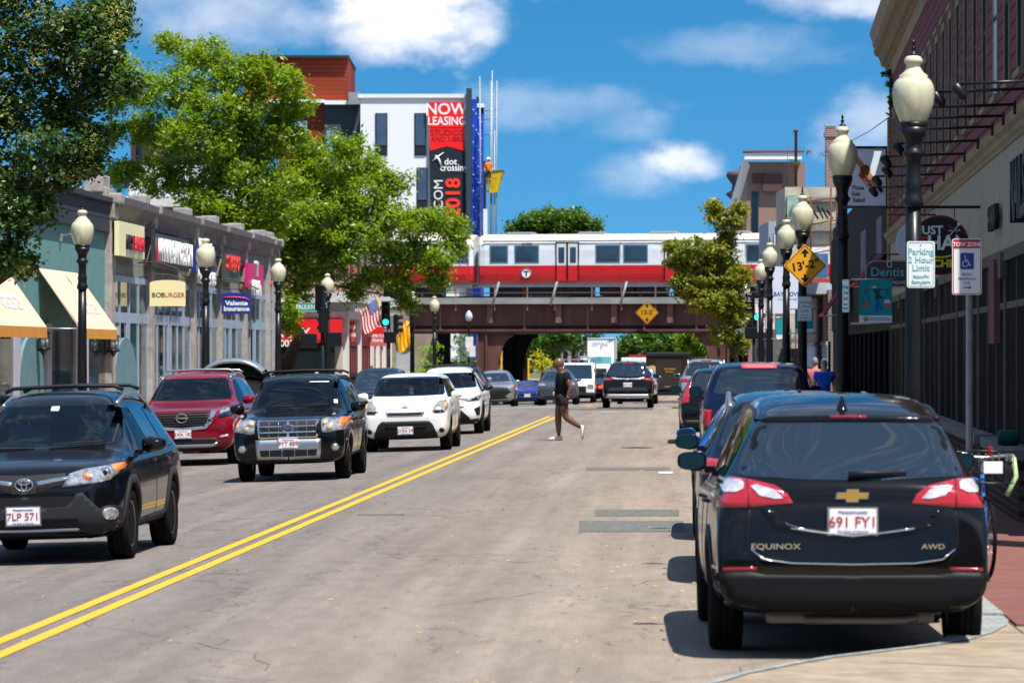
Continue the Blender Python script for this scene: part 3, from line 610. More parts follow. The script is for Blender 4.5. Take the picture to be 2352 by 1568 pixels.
for i in range(9): mb.box(-.07,.02,2+i*3.2,3.6+i*3.2,.6,2.5)
apart(mb,'window',mat('dim_glass',(.006,.006,.008),.8,spec=.05),r,False)
BUR=mat('burgundy_cloth',(.20,.018,.035),.8,var=.1)
def raw(x0,y0,x1,y1,lab):
    u=5.0; a=fp(u,x1,y0); v=a.y
    q=empty('awning',(u,v,a.z),0,lab,'awning','burgundy awnings on the black building')
    s=F/v; pr=(x1-x0)/s*.9; zb=CAMH+(HY-y1)/s
    mb=MB(); mb.add([(0,0,0),(0,4,0),(-pr,4,zb-a.z),(-pr,0,zb-a.z),(0,0,-.03),(0,4,-.03),(-pr+.03,4,zb-a.z-.03),(-pr+.03,0,zb-a.z-.03)],[(0,1,2,3),(7,6,5,4),(0,3,7,4),(1,5,6,2),(3,2,6,7)]); mb.build('canopy_cloth',BUR,q)
    mb=MB(); mb.tube([(0,.02,zb-a.z),(-pr,.02,zb-a.z)],.015); mb.tube([(0,3.98,zb-a.z),(-pr,3.98,zb-a.z)],.015); mb.build('rod',M_('galv'),q)
raw(1960,571,2042,652,'upper burgundy awning beside the dentist sign'); raw(1886,648,1945,724,'lower burgundy awning farther down the black building')
# --- cream building with siding, metal shutters, fence
def rbld(name,x0,x1,u,ztop,m,label,cat='building',depth=9,z0=-1.2):
    a=fp(u,x1,800).y; b=fp(u,x0,800).y
    r=empty(name,(u,a,0),0,label,cat); mb=MB(); mb.box(0,depth,0,b-a,z0,ztop); mb.build('wall',m,r); return r,a,b
SID=stripes('taupe_siding',(.30,.25,.23),(.12,.10,.09),.13,'z',.14,.7,.7,.12)
r,a,b=rbld('sided_building',1836,1902,5.9,4.45,SID,'low building with taupe siding above pale blue ribbed shutters'); L=b-a
mb=MB(); mb.box(-.04,.1,0,L,.1,2.25); mb.build('shutter',stripes('blue_shutter',(.45,.55,.62),(.2,.26,.32),.42,'y',.12,.6,.5,.08),r)
mb=MB(); mb.box(-.1,.1,0,L,2.25,2.4); mb.box(-.1,.1,0,L,1.2,1.3); mb.build('shutter_rail',mat('rail_grey',(.3,.33,.36),.6),r)
mb=MB(); mb.box(-1.0,.2,1,L-1,4.3,4.75); mb.build('soffit',mat('pale_blue_metal',(.42,.48,.55),.6),r)
CC=mat('cream_concrete',(.47,.42,.33),.85,var=.25,vscale=1.5,bump=.4)
r,a,b=rbld('cream_concrete_building',1797,1836,6.1,3.2,CC,'cream concrete building with graffiti parapet and rusty roof fence')
rr=r; mb=MB()
DC=150; s=F/DC
def cbox(mb,D,x0,x1,y0,y1,dep=6,inv=None):
    a=P(x0,y1,D); M=Matrix.Translation(a)@Matrix.Rotation(TH,4,'Z'); s=F/D; return mb.box(0,(x1-x0)/s,0,dep,0,(y1-y0)/s,M)
cbox(mb,DC,1803,1920,430,560,5); cbox(mb,DC,1798,1850,556,800,5); wpart(mb,'upper_wall',CC,rr)
mb=MB(); cbox(mb,DC-.2,1800,1925,512,530,5.2); cbox(mb,DC-.15,1838,1925,453,463,5); wpart(mb,'cornice',mat('speckled_stone',(.33,.30,.26),.8,col2=(.15,.13,.11),vscale=7),rr)
mb=MB(); cbox(mb,DC-.1,1808,1836,448,508,.1); wpart(mb,'copper_panel',mat('verdigris',(.28,.40,.32),.8,var=.3,vscale=2),rr)
mb=MB(); cbox(mb,DC-.18,1866,1902,575,640,.2); wf=wpart(mb,'window_frame',M_('white_paint'),rr); mb=MB(); cbox(mb,DC-.24,1872,1902,582,635,.1); wpart(mb,'pane',mat('blue_tarp',(.06,.16,.32),.4,var=.3,vscale=4),wf)
mb=MB()
for i in range(6):
    x=1845+i*11; mb.quad(P(x,470+5*(i%3),DC-.25),P(x+14,500,DC-.25),P(x+12,505,DC-.25),P(x-3,476+5*(i%3),DC-.25))
wpart(mb,'graffiti',M_('black_paint'),rr)
q=empty('roof_fence',P(1862,640,DC-2),TH,'rusty steel frame fence with wire mesh on the cream roof','fence')
mb=MB(); sF=F/(DC-2); H=210/sF
for x in (0,.78,1.0): mb.tube([(x,0,-.2),(x,0,H-.35*(x==0))],.035,6)
for z in (H*.3,H*.62,H*.86): mb.tube([(-.5 if z>H*.8 else 0,0,z-.1),(1.1,0,z+.1)],.025,6)
mb.build('post',mat('rust',(.16,.065,.035),.9,.2,var=.3,vscale=6),q)
mb=MB()
for i in range(16): mb.tube([(i*.065,0,.1),(min(1.04,i*.065+.5),0,.1+min(.5,1.04-i*.065)*2.0)],.006,4); 
for i in range(22): z=.2+i*.14; mb.tube([(0,0.01,z),(1.0,.01,min(z+.35,H-.3))],.005,4)
mb.build('wire_mesh',M_('rust'),q)
r=empty('roof_chimney',P(1907,350,156),TH,'tall brick chimney with a metal cap behind the cream building','chimney'); s=F/156
mb=MB(); mb.box(-.2,.2,-.2,.2,-2,60/s-.1); mb.box(-.25,.25,-.25,.25,.62,.8); mb.build('stack',BRX,r); mb=MB(); mb.box(-.19,.19,-.19,.19,60/s-.1,60/s+.0); mb.box(-.24,.24,-.24,.24,60/s+.0,60/s+.08); mb.build('cap',mat('cap_grey',(.45,.52,.56),.5,.4),r)
r=empty('flue_pipe',P(1828,372,156),TH,'thin dark flue pipe on the roof beside a whip aerial','flue'); mb=MB(); mb.lathe([(.06,-1),(.06,1.2),(.11,1.22),(.11,1.3)],10); mb.tube([(-.35,0,-1),(-.33,0,.75)],.015,5); mb.build('pipe',M_('rust'),r)
# shingled bay building
r=empty('shingled_bay_building',P(1765,800,158),TH,'grey shingled building with a white framed bay window and verdigris gutter','building'); s=F/158; W=70/s
SH=brick('grey_shingle',(.17,.165,.16),(.13,.125,.125),(.06,.06,.06),.25,.3,'xz')
mb=MB(); mb.box(0,W,0,8,-1.2,(800-640)/s); mb.build('wall',SH,r)
mb=MB(); mb.box(0,W*.62,-.05,6,(800-645)/s,(800-520)/s+.2); b_=mb.build('bay',mat('bay_blue',(.30,.36,.42),.6,var=.08),r)
mb=MB(); mb.box(.22,W*.56,-.12,-.05,(800-628)/s,(800-532)/s); mb.build('window_frame',mat('bay_white',(.55,.62,.68),.5),b_); mb=MB(); mb.box(.3,W*.5,-.15,-.12,(800-620)/s,(800-580)/s); mb.box(.3,W*.5,-.15,-.12,(800-576)/s,(800-538)/s); mb.build('pane',M_('dark_glass'),b_)
mb=MB(); mb.add([(0.5,-.1,(800-535)/s),(W*.75,-.1,(800-470)/s),(W*.75,3,(800-470)/s),(0.55,3,(800-535)/s),(W*.75,-.1,(800-570)/s),(.6,-.1,(800-600)/s)],[(0,1,2,3),(0,5,4,1)]); mb.build('gutter',mat('slate_dark',(.06,.065,.06),.7,col2=(.08,.25,.2),vscale=3),r)
# brick house beyond the railway
r=empty('brick_house',P(1708,760,262),TH-.0,'brick house with broad white eaves standing beyond the train','house'); s=F/262
mb=MB(); mb.box(.2,4.2,0,8,-3,(760-372)/s); mb.build('wall',BRX,r)
mb=MB(); mb.box(0,3.9,-1.0,.2,(760-368)/s,(760-362)/s); mb.add([(0,-1,(760-362)/s),(3.9,-1,(760-362)/s),(3.9,-1,(760-349)/s),(.05,-1,(760-354)/s),(-1.05,.8,(760-490)/s),(-1.0,.8,(760-478)/s),(-.4,.5,(760-480)/s),(.4,-.4,(760-380)/s)],[(0,1,2,3),(0,3,5,4),(0,4,6,7)]); mb.build('eaves',M_('white_paint'),r)
mb=MB(); mb.box(-.05,4,-1.1,.1,(760-352)/s,(760-349)/s+.03); mb.build('roof',mat('roof_rust',(.22,.06,.04),.8),r)
mb=MB(); mb.box(.6,1.7,-.25,0,(760-420)/s,(760-398)/s); mb.box(1.3,2.6,-.4,0,(760-440)/s,(760-400)/s); mb.build('hood',mat('brown_hood',(.10,.06,.055),.8),r)
mb=MB(); mb.box(.55,1.0,-.1,.01,(760-600)/s,(760-440)/s); mb.build('window',M_('dark_glass'),r)
mb=MB(); mb.box(1.1,2.3,-.06,.01,(760-590)/s,(760-583)/s); mb.build('stone_band',STONE,r)
r=empty('turret_building',P(1668,760,290),TH,'purple grey turret with stacked curved cornices beyond the brick house','building'); s=F/290
mb=MB(); mb.lathe([(.45,-3),(.45,(760-545)/s),(.75,(760-540)/s),(.85,(760-500)/s),(1.2,(760-480)/s),(.8,(760-470)/s),(.8,(760-460)/s),(1.25,(760-446)/s),(.8,(760-437)/s),(.75,(760-425)/s),(1.2,(760-405)/s),(1.15,(760-395)/s),(.2,(760-388)/s)],14,Matrix.Translation((1.2,0,0))); mb.box(1.2,2.5,-.3,2,-3,(760-385)/s); mb.build('tower',mat('purple_stone',(.12,.085,.10),.8,var=.2,vscale=1),r)
mb=MB(); mb.box(1.0,1.6,-1.0,-.7,(760-545)/s,(760-503)/s); mb.build('window',M_('dark_glass'),r)
# ================================================================ APARTMENTS AND FAR LEFT
def capart(par,name,D,rects,m,dep=4):
    mb=MB()
    for (x0,x1,y0,y1) in rects: cbox(mb,D,x0,x1,y0,y1,dep)
    if name=='window': return apart(mb,name,m,par)
    return wpart(mb,name,m,par)
DW=262
WSID=stripes('white_siding',(.78,.79,.80),(.55,.56,.58),.24,'z',.06,.6,.3,.03); RSID=stripes('red_siding',(.26,.045,.022),(.10,.02,.012),.30,'z',.10,.6,.5,.06)
r=empty('white_apartment_building',P(830,810,DW),0,'white sided apartment block with narrow dark windows beyond the railway','apartment building')
capart(r,'wall',DW,[(828,1071,222,830)],WSID,14)
capart(r,'parapet',DW-.15,[(822,1072,216,225)],mat('parapet_white',(.7,.7,.68),.6,var=.1),14)
capart(r,'corner_fin',DW-.7,[(1071,1083,203,830)],mat('fin_slate',(.022,.045,.065),.5),3)
for i,(x0,x1,y0,y1) in enumerate(((862,890,260,357),(952,979,260,357),(957,982,385,482),(866,890,385,482),(866,890,510,607),(957,982,510,607))):
    f_=capart(r,'window_frame',DW-.06,[(x0,x1,y0,y1)],M_('dark_trim'),.2); capart(f_,'pane',DW-.1,[(x0+2.5,x1-2.5,y0+2,y0+74)],mat('blue_pane',(.05,.075,.13),.15,spec=.7,var=.2,vscale=1),.2); capart(f_,'louvre',DW-.1,[(x0+2.5,x1-2.5,y0+79,y1-2)],mat('louvre_dark',(.02,.03,.035),.6),.2)
b=empty('leasing_banner',P(985,500,DW-.3),TH,'tall red and black vinyl banner reading NOW LEASING on the white apartment block','banner'); s=F/(DW-.3)
X=lambda x:(x-985)/s; Z=lambda y:(500-y)/s
def bpoly(nm,pts,m,y=0): mb=MB(); mb.prism([(X(x),Z(yy)) for x,yy in pts],-.0,.03,Matrix.Translation((0,y,0))@Matrix.Rotation(PI/2,4,'X')); return mb.build(nm,m,b)
bpoly('black_cloth',[(986,340),(1067,340),(1073,640),(992,640)],mat('banner_black',(.022,.028,.04),.6)); bpoly('red_cloth',[(983,235),(1064,235),(1066,347),(1026,336),(988,347)],mat('banner_red',(.85,.02,.02),.6),-.03)
def bt(s_,x,y,h,m,sx=1,rot=0,bold=0,shear=0):
    fr=Matrix.Translation((X(x),-.065,Z(y)))@Matrix.Rotation(PI/2,4,'X')@Matrix.Rotation(rot,4,'Z'); o=text('lettering',s_,h/s,fr,m,None,.004,sx=sx,bold=bold,shear=shear); o.parent=b
bt('NOW',1025,252,37,WS,.98,bold=.015); bt('LEASING',1026,279,27,WS,.84,bold=.012); bt('STUDIOS',1026,306,19,BLK,.98); bt('AND 1-BRS',1027,321,16,BLK,.94)
mb=MB(); mb.box(X(989),X(1061),-.075,-.06,Z(294),Z(293)); mb.build('rule_line',BLK,b)
bt('dot',1035,372,21,WS,1,bold=.012); bt('crossing',1042,386,22,WS,.86,bold=.012)
mb=MB(); mb.tube([(X(993),-.07,Z(371)),(X(1003),-.07,Z(362)),(X(1020),-.07,Z(350))],[.02,.07,.015],6); mb.tube([(X(1000),-.07,Z(358)),(X(1008),-.07,Z(366)),(X(1014),-.07,Z(383))],[.06,.08,.05],6); mb.build('emblem',WS,b)
bt('.COM',1008,450,30,WS,1.0,rot=PI/2); bt('2018',1042,455,46,mat('banner_text_red',(.85,.05,.03),.6),1.0,rot=PI/2,bold=.04)
r=empty('blue_wrapped_block',P(1084,810,DW+.6),0,'unfinished block wrapped in blue printed sheeting beside the dark corner fin','building')
BW=mat('blue_wrap',(.006,.06,.52),.45,var=.25,vscale=1.5)
capart(r,'wrap',DW+.6,[(1084,1096,228,830),(1097,1110,262,830)],BW,6)
mb=MB()
for i in range(40):
    x=1086+(i%4)*6+random.uniform(-1,1); y=250+i*9.3; mb.quad(P(x,y,DW+.5),P(x+3,y+2,DW+.5),P(x+3,y+4,DW+.5),P(x,y+2,DW+.5))
wpart(mb,'print',WS,r)
capart(r,'stair_core',DW+1.5,[(1109,1116,370,560),(1094,1099,222,262),(1103,1111,245,262)],M_('dark_trim'),3); capart(r,'white_trim',DW+1.2,[(1110,1119,480,640),(1096,1112,238,247)],M_('white_paint'),2)
r=empty('mast_climber',P(1125,810,DW-1),TH,'slim grey scaffold masts rising beside the blue wrapped block','scaffold'); s=F/(DW-1)
mb=MB()
for x,y in ((-19,176),(1,186),(3.5,163),(14,186),(9,300)): mb.tube([(x/s+(0),0,0),(x/s*1.0-(.12 if x<0 else -.06),0,(810-y)/s)],.05,6)
for y in (255,275,570,310,440): mb.tube([(-14/s,0,(810-y)/s),(16/s,0,(810-y+3)/s)],.035,5)
mb.build('mast',mat('mast_grey',(.22,.25,.27),.5,.5),r)
r=empty('debris_chute',P(1136,435,DW-1.3),TH,'yellow canvas basket hung on the scaffold masts','canvas basket'); mb=MB()
mb.add([(-.5,0,1.2),(.55,-.3,1.25),(.65,.4,1.2),(-.5,.6,1.2),(-.35,.1,-.25),(.2,-.1,-.2),(.25,.3,-.2),(-.4,.4,-.25)],[(0,1,5,4),(1,2,6,5),(2,3,7,6),(3,0,4,7),(4,5,6,7)]); mb.build('canvas',mat('yellow_canvas',(.75,.5,.02),.7,var=.25,vscale=2),r)
mb=MB(); mb.tube([(-.5,0,1.2),(.55,-.3,1.27),(.65,.4,1.22)],.05,6); mb.build('rim',M_('rust'),r)
r=empty('red_apartment_building',P(660,810,272),0,'tall red clad apartment block with a dark flat roof line','apartment building')
capart(r,'wall',272,[(560,800,131,232),(640,745,236,400)],RSID,12); capart(r,'roof_edge',271.5,[(556,801,127,132)],mat('roof_green',(.03,.05,.05),.6),12.5); capart(r,'ledge',271.3,[(560,745,229,236),(745,806,231,240)],M_('white_paint'),12)
capart(r,'grey_wall',271.8,[(745,828,238,830)],mat('grey_clad',(.055,.07,.08),.7,var=.08),12); capart(r,'balcony',271,[(800,826,212,240)],mat('balcony_grey',(.25,.25,.25),.7),2)
capart(r,'lower_wall',272.1,[(560,745,400,830)],mat('rubble_wall',(.36,.32,.27),.8,var=.2),12)
capart(r,'window',271.6,[(664,705,278,312),(750,765,300,420),(785,800,330,400)],mat('sky_pane',(.2,.32,.5),.2,spec=.7),1)
r=empty('purple_apartment_building',P(300,810,250),0,'dark purple brick apartment wing behind the locust trees','apartment building')
capart(r,'wall',250,[(300,560,285,520)],mat('purple_brick',(.075,.04,.055),.8,var=.15),10); capart(r,'window',249.7,[(318,325,300,378),(388,400,300,378),(450,462,310,378)],M_('dark_glass'),1); capart(r,'lower_wall',249.6,[(296,560,380,520)],M_('white_siding'),9)
# grey mural wall and embankment beside the railway
r=empty('mural_wall',P(909,870,190),TH,'pale grey concrete wall with a round green and yellow painted emblem','wall'); s=F/190
mb=MB(); mb.rbox(0,40/s,0,1,-2,(870-765)/s,.04); mb.build('panel',mat('pale_concrete',(.33,.34,.35),.8,var=.15,vscale=1),r)
mb=MB(); mb.lathe([(0,0),(.46,0),(.46,.03),(0,.03)],24,Matrix.Translation((19/s,-.01,(870-787)/s))@Matrix.Rotation(PI/2,4,'X')); mb.build('emblem',mat('emblem_green',(.02,.06,.05),.5,col2=(.5,.45,.02),vscale=3),r)
mb=MB(); cbox(mb,189.5,912,949,852,868,.4); wpart(mb,'poster_strip',mat('poster_mix',(.5,.3,.45),.6,col2=(.6,.55,.2),vscale=4),r)
r=empty('stone_abutment',P(950,870,224),0,'weathered masonry abutment under the left end of the rail bridge','bridge abutment')
capart(r,'wall',226,[(840,1012,690,900)],mat('abutment',(.22,.17,.13),.9,var=.5,vscale=.7,col2=(.38,.30,.24)),6); capart(r,'dark_pier',223,[(1003,1034,752,900)],mat('pier_dark',(.03,.027,.027),.9,var=.3),2)  # pier drawn in a near-black brown

# unseen brick blocks added behind the camera to darken the car paint reflections
for (u0,u1,v0,v1,h,lab) in ((9,22,-60,-6,11,'unseen brick block added behind the camera for dark reflections, right side'),(-30,-15,-70,-2,9,'unseen brick block added behind the camera for dark reflections, left side'),(-30,30,-130,-90,12,'unseen brick block added across the street behind the camera for dark reflections')):
    r=empty('reflection_block',(u0,v0,0),0,lab,'building'); mb=MB(); mb.box(0,u1-u0,0,v1-v0,-1,h); mb.build('wall',BR,r)

mb=MB()
for k,(u,v,n) in enumerate(((-1.2,21,16),(-2.6,24,14),(-2.2,30,18),(-6.5,33,12),(-3.2,40,16),(-.9,44,14),(-5.6,52,14))):
    rr_=random.Random(k); x,y=u,v; dx=rr_.uniform(-.5,.5)
    for i in range(n):
        x2=x+dx*.35+rr_.uniform(-.16,.16); y2=y+rr_.uniform(.18,.55); w_=rr_.uniform(.002,.006)
        mb.quad((x-w_,y,G(x,y)+.003),(x+w_,y,G(x,y)+.003),(x2+w_,y2,G(x2,y2)+.003),(x2-w_,y2,G(x2,y2)+.003)); x,y=x2,y2
mb.build('road_crack',mat('crack_dark',(.11,.095,.08),.95),kind='structure')
# ================================================================ VEHICLES
def paint(name,c,flake=.0,rough=.12):
    m=mat(name,c,rough,flake,coat=.42,spec=.15); return m
P_BLACK=paint('paint_black',(.004,.0042,.005)); P_RED=paint('paint_red',(.22,.004,.016),.3); P_WHITE=paint('paint_white',(.74,.75,.75)); P_NAVY=paint('paint_navy',(.003,.009,.042),.15)
P_SILVER=paint('paint_silver',(.38,.40,.42),.7,.2); P_GREY=paint('paint_grey',(.09,.105,.125),.6,.2); P_BLUE=paint('paint_blue',(.004,.10,.40),.4); P_DBLUE=paint('paint_dark_blue',(.004,.009,.024),.1)
P_MAROON=paint('paint_maroon',(.12,.004,.02),.3); P_BROWN=paint('paint_brown',(.028,.016,.010)); P_COBALT=paint('paint_cobalt',(.006,.03,.25),.3)
G_FRONT=glassmat('windscreen_glass',(.42,.62,.66)); G_DARK=mat('privacy_glass',(.006,.013,.022),.02,spec=1.0,coat=.5)
G_TINT=glassmat('tinted_glass',(.18,.26,.27))
def cutmesh(ob,cutters):
    for i,c in enumerate(cutters):
        md=ob.modifiers.new('b%d'%i,'BOOLEAN'); md.object=c; md.operation='DIFFERENCE'; md.solver='EXACT'; md.material_mode='TRANSFER'; md.use_self=False
    dg=bpy.context.evaluated_depsgraph_get(); me=bpy.data.meshes.new_from_object(ob.evaluated_get(dg)); ob.modifiers.clear(); old=ob.data; ob.data=me
    for c in cutters: d=c.data; bpy.data.objects.remove(c); bpy.data.meshes.remove(d)
    return ob
class Car:
    def __init__(s,L,W,H,rows,pm,wt=.56,label='',cat='car',group=None,wb=2.66,wr=.34,wx=None,fa=.92,name='parked_car',cab=None,spokes=5,detail=True,wells=True,lvl=2,rimmat='silver'):
        s.L,s.W,s.H,s.wt=L,W,H,wt*W/1.84; s.root=empty(name,(0,0,0),0,label,cat,group); s.detail=detail
        mb=MB(); n=10; hw=W/2; V=[]; zbm=None
        for r in rows:
            d,zl,zb,zt,ws,k=r[:6]; w_=hw*ws; y=d-L/2
            base=[(0,zl),(.72*w_,zl),(.94*w_,zl+.05),(w_,zl+.40*(zb-zl)),(.99*w_,zl+.86*(zb-zl)),(.965*w_,zb)]
            if k=='h': h=zt-zb; up=[(.90*w_,zb+.5*h),(.74*w_,zb+.86*h),(.42*w_,zt-.004),(0,zt)]
            else:
                top=.86*w_+(s.wt-.86*w_)*min(1,max(0,(zt-zb)/(H-zb))); h=zt-zb
                up=[(.93*w_,zb+.03),(top,zt-min(.085,.35*h)),(top*.86,zt-min(.02,.1*h)),(0,zt)]
            half=base+up
            V+=[(x,y,z) for x,z in half]+[(-x,y,z) for x,z in half[1:-1]]
        m=len(half)*2-2; idx=list(range(10))+[None]
        ring=list(range(10))+[10+j for j in range(7,-1,-1)]      # around
        nr=len(rows); fs=[]
        for i in range(nr-1):
            for j in range(m):
                a,b=ring[j],ring[(j+1)%m]; fs.append((i*m+a,i*m+b,(i+1)*m+b,(i+1)*m+a))
        for i,rev in ((0,True),(nr-1,False)):
            Lp=[0]+[10+j for j in range(8)]+[9]; Rp=list(range(10))
            for j in range(9):
                q=[Rp[j],Rp[j+1],Lp[j+1],Lp[j]]; q=[i*m+v for v in dict.fromkeys(q)]
                fs.append(tuple(q if rev else q[::-1]))
        me=bpy.data.meshes.new('body'); me.from_pydata(V,[],fs)
        bm=bmesh.new(); bm.from_mesh(me); bmesh.ops.recalc_face_normals(bm,faces=bm.faces); bm.to_mesh(me); bm.free()
        me.polygons.foreach_set('use_smooth',[True]*len(me.polygons)); me.materials.append(pm)
        ob=link('body',me,None,s.root); md=ob.modifiers.new('s','SUBSURF'); md.levels=lvl; md.render_levels=lvl
        dg=bpy.context.evaluated_depsgraph_get(); e=bpy.data.meshes.new_from_object(ob.evaluated_get(dg)); ob.modifiers.clear(); ob.data=e; s.body=ob; s.pm=pm
        bm=bmesh.new(); bm.from_mesh(e); bmesh.ops.recalc_face_normals(bm,faces=bm.faces); bm.to_mesh(e); s.bvh=BVHTree.FromBMesh(bm); bm.free()
        s.wb,s.wr=wb,wr; s.fa=fa; s.wx=(hw-.13) if wx is None else wx
        s.cuts=[]; s.wells=wells
        if wells:
            mb=MB()
            for yy in (fa-L/2,fa+wb-L/2):
                for sx in (-1,1):
                    mb.lathe([(wr+.055,0),(wr+.055,.42)],28,Matrix.Translation((sx*(hw-.30) if sx>0 else -(hw+.12),yy,wr+.01))@Matrix.Rotation(PI/2,4,'Y'),smooth=False)
            s.cuts.append(mb)
        s.spokes=spokes; s.rimmat=rimmat
    def hit(s,view,a,b):
        if view=='front': o,d=Vector((a,-20,b)),Vector((0,1,0))
        elif view=='rear': o,d=Vector((a,20,b)),Vector((0,-1,0))
        elif view=='left': o,d=Vector((20,a-s.L/2,b)),Vector((-1,0,0))
        elif view=='right': o,d=Vector((-20,a-s.L/2,b)),Vector((1,0,0))
        else: o,d=Vector((a,b-s.L/2,20)),Vector((0,0,-1))
        h=s.bvh.ray_cast(o,d); return (h[0],h[1]) if h[0] is not None else (None,None)
    def patch(s,view,poly,off,m,name,parent=None,mirror=True,res=.05,skirt=None):
        obs=[]
        polys=[poly]; views=[view]
        if mirror and view in('front','rear') and poly[0][0]==0 and poly[-1][0]==0:
            polys=[poly+[(-x,z) for x,z in poly[::-1] if x!=0]]; mirror=False
        if view=='side': views=['left','right']; polys=[poly,poly]
        elif mirror and view in('front','rear','top'): polys=[poly,[(-x,z) for x,z in poly][::-1]]; views=[view]*2
        for vw,pl in zip(views,polys):
            bm=bmesh.new(); f=bm.faces.new([bm.verts.new((a,b,0)) for a,b in pl])
            xs=[p[0] for p in pl]; ys=[p[1] for p in pl]
            for ax,(lo_,hi_) in enumerate(((min(xs),max(xs)),(min(ys),max(ys)))):
                k=int((hi_-lo_)/res)
                for i in range(1,k+1):
                    c=lo_+(hi_-lo_)*i/(k+1); co=Vector((0,0,0)); co[ax]=c; no=Vector((0,0,0)); no[ax]=1
                    bmesh.ops.bisect_plane(bm,geom=list(bm.verts)+list(bm.edges)+list(bm.faces),plane_co=co,plane_no=no)
            bad=[]; nn={}
            for v in bm.verts:
                c,n=s.hit(vw,v.co.x,v.co.y)
                if c is None: bad.append(v); continue
                v.co=c+n*off; nn[v]=n
            if bad: bmesh.ops.delete(bm,geom=bad,context='VERTS')
            if not bm.faces: bm.free(); continue
            bmesh.ops.triangulate(bm,faces=bm.faces)
            k=skirt if skirt is not None else (off+.004 if off>.005 else 0)
            if k:
                ed=[e for e in bm.edges if e.is_boundary]; r_=bmesh.ops.extrude_edge_only(bm,edges=ed)
                vs=[g for g in r_['geom'] if isinstance(g,bmesh.types.BMVert)]
                for v in vs:
                    src=[e.other_vert(v) for e in v.link_edges if e.other_vert(v) in nn]
                    if src: v.co-=nn[src[0]]*k
            bmesh.ops.recalc_face_normals(bm,faces=bm.faces)
            # outward orientation
            sgn=0; c0=Vector((0,0,.9))
            for f in bm.faces: sgn+=f.normal.dot(f.calc_center_median()-c0)*f.calc_area()
            if sgn<0: bmesh.ops.reverse_faces(bm,faces=bm.faces)
            me=bpy.data.meshes.new(name); bm.to_mesh(me); bm.free(); me.polygons.foreach_set('use_smooth',[True]*len(me.polygons))
            obs.append(link(name,me,m,parent or s.root))
        return obs
    def ell(s,view,cx,cz,rx,rz,off,m,name,parent=None,n=18,mirror=True): return s.patch(view,[(cx+rx*math.cos(2*PI*i/n),cz+rz*math.sin(2*PI*i/n)) for i in range(n)],off,m,name,parent,mirror,res=.04)
    def line(s,view,pts,r,m,name,parent=None,off=.004,mirror=False):
        for q in ([pts,[(-x,z) for x,z in pts]] if mirror else [pts]):
            P3=[]
            for (a,b),(c,d) in zip(q[:-1],q[1:]):
                k=max(1,int(math.hypot(c-a,d-b)/.06))
                for i in range(k): 
                    h,n=s.hit(view,a+(c-a)*i/k,b+(d-b)*i/k)
                    if h is not None: P3.append(h+n*off)
            h,n=s.hit(view,*q[-1])
            if h is not None: P3.append(h+n*off)
            if len(P3)>1: MB().tube(P3,r,6).build(name,m,parent or s.root)
    def wtext(s,view,str_,x,z,size,m,sx=1,bold=0,off=.01,name='lettering',parent=None):
        h,n=s.hit(view,x,z)
        if h is None: return
        fr=Matrix.Translation(h+n*off)@(Matrix.Rotation(PI/2,4,'X') if view=='front' else Matrix.Rotation(PI,4,'Z')@Matrix.Rotation(PI/2,4,'X'))
        o=text(name,str_,size,fr,m,None,.002,sx=sx,bold=bold); o.parent=parent or s.root; return o
    def plate(s,view,x,z,num,w=.305,h=.152,tilt=0):
        c,n=s.hit(view,x,z); sg=-1 if view=='front' else 1
        y=c.y+sg*.03; x0=x
        F_=Matrix.Translation((x0,y,z))@(Matrix.Identity(4) if sg<0 else Matrix.Rotation(PI,4,'Z'))@Matrix.Rotation(PI/2,4,'X')
        mb=MB(); mb.rbox(-w/2,w/2,-h/2,h/2,-.03,0,.006,F_); pl=mb.build('licence_plate',mat('plate_white',(.78,.78,.80),.35),s.root)
        mb=MB(); mb.box(-w/2-.012,w/2+.012,-h/2-.012,h/2+.012,-.035,-.004,F_); mb.build('plate_frame',M_('silver'),pl)
        o=text('lettering',num,h*.60,F_@Matrix.Translation((0,-.006,.003)),mat('plate_red',(.42,.02,.02),.5),None,.001,sx=.98*min(1.1,7/len(num)),bold=.0004); o.parent=pl
        o=text('lettering','Massachusetts',h*.17,F_@Matrix.Translation((0,h*.385,.003)),mat('plate_blue',(.02,.06,.35),.5),None,.001,sx=1.2); o.parent=pl
        o=text('lettering','The Spirit of America',h*.12,F_@Matrix.Translation((0,-h*.40,.003)),M_('plate_blue'),None,.001,sx=1.2); o.parent=pl
    def wheels(s):
        wr=s.wr; tw=.225; first=None
        tp=[(wr*.66,-.09),(wr*.80,-tw/2),(wr*.95,-tw/2+.005),(wr*.995,-tw/2+.03),(wr,-tw/2+.06)]
        for x in (-.04,0,.04): tp+=[(wr,x-.016),(wr-.008,x-.012),(wr-.008,x-.006),(wr,x-.002)]
        tp+=[(wr,tw/2-.06),(wr*.995,tw/2-.03),(wr*.95,tw/2-.005),(wr*.80,tw/2),(wr*.66,.09)]
        mb=MB(); mb.lathe(tp,36); tm=mb.mesh('wheel'); tm.materials.append(M_('rubber'))
        mb=MB(); rr=wr*.67; mb.lathe([(rr,-.09),(rr,.085),(rr-.012,.095),(rr-.03,.075),(rr-.035,-.05)],36); 
        n=s.spokes
        for k in range(n):
            A=Matrix.Rotation(2*PI*k/n,4,'Z')
            mb.add([A@Vector(v) for v in ((.03,-.035,.07),(.03,.035,.07),(rr-.015,.022+.03,.062),(rr-.015,-.022-.03,.062),(.03,-.03,.03),(.03,.03,.03),(rr-.015,.03,.02),(rr-.015,-.03,.02))],[(0,3,2,1),(0,1,5,4),(1,2,6,5),(2,3,7,6),(3,0,4,7)])
        mb.lathe([(0.001,.085),(.035,.082),(.06,.07),(.06,.02)],16)
        rm=mb.mesh('rim'); rm.materials.append(M_(s.rimmat))
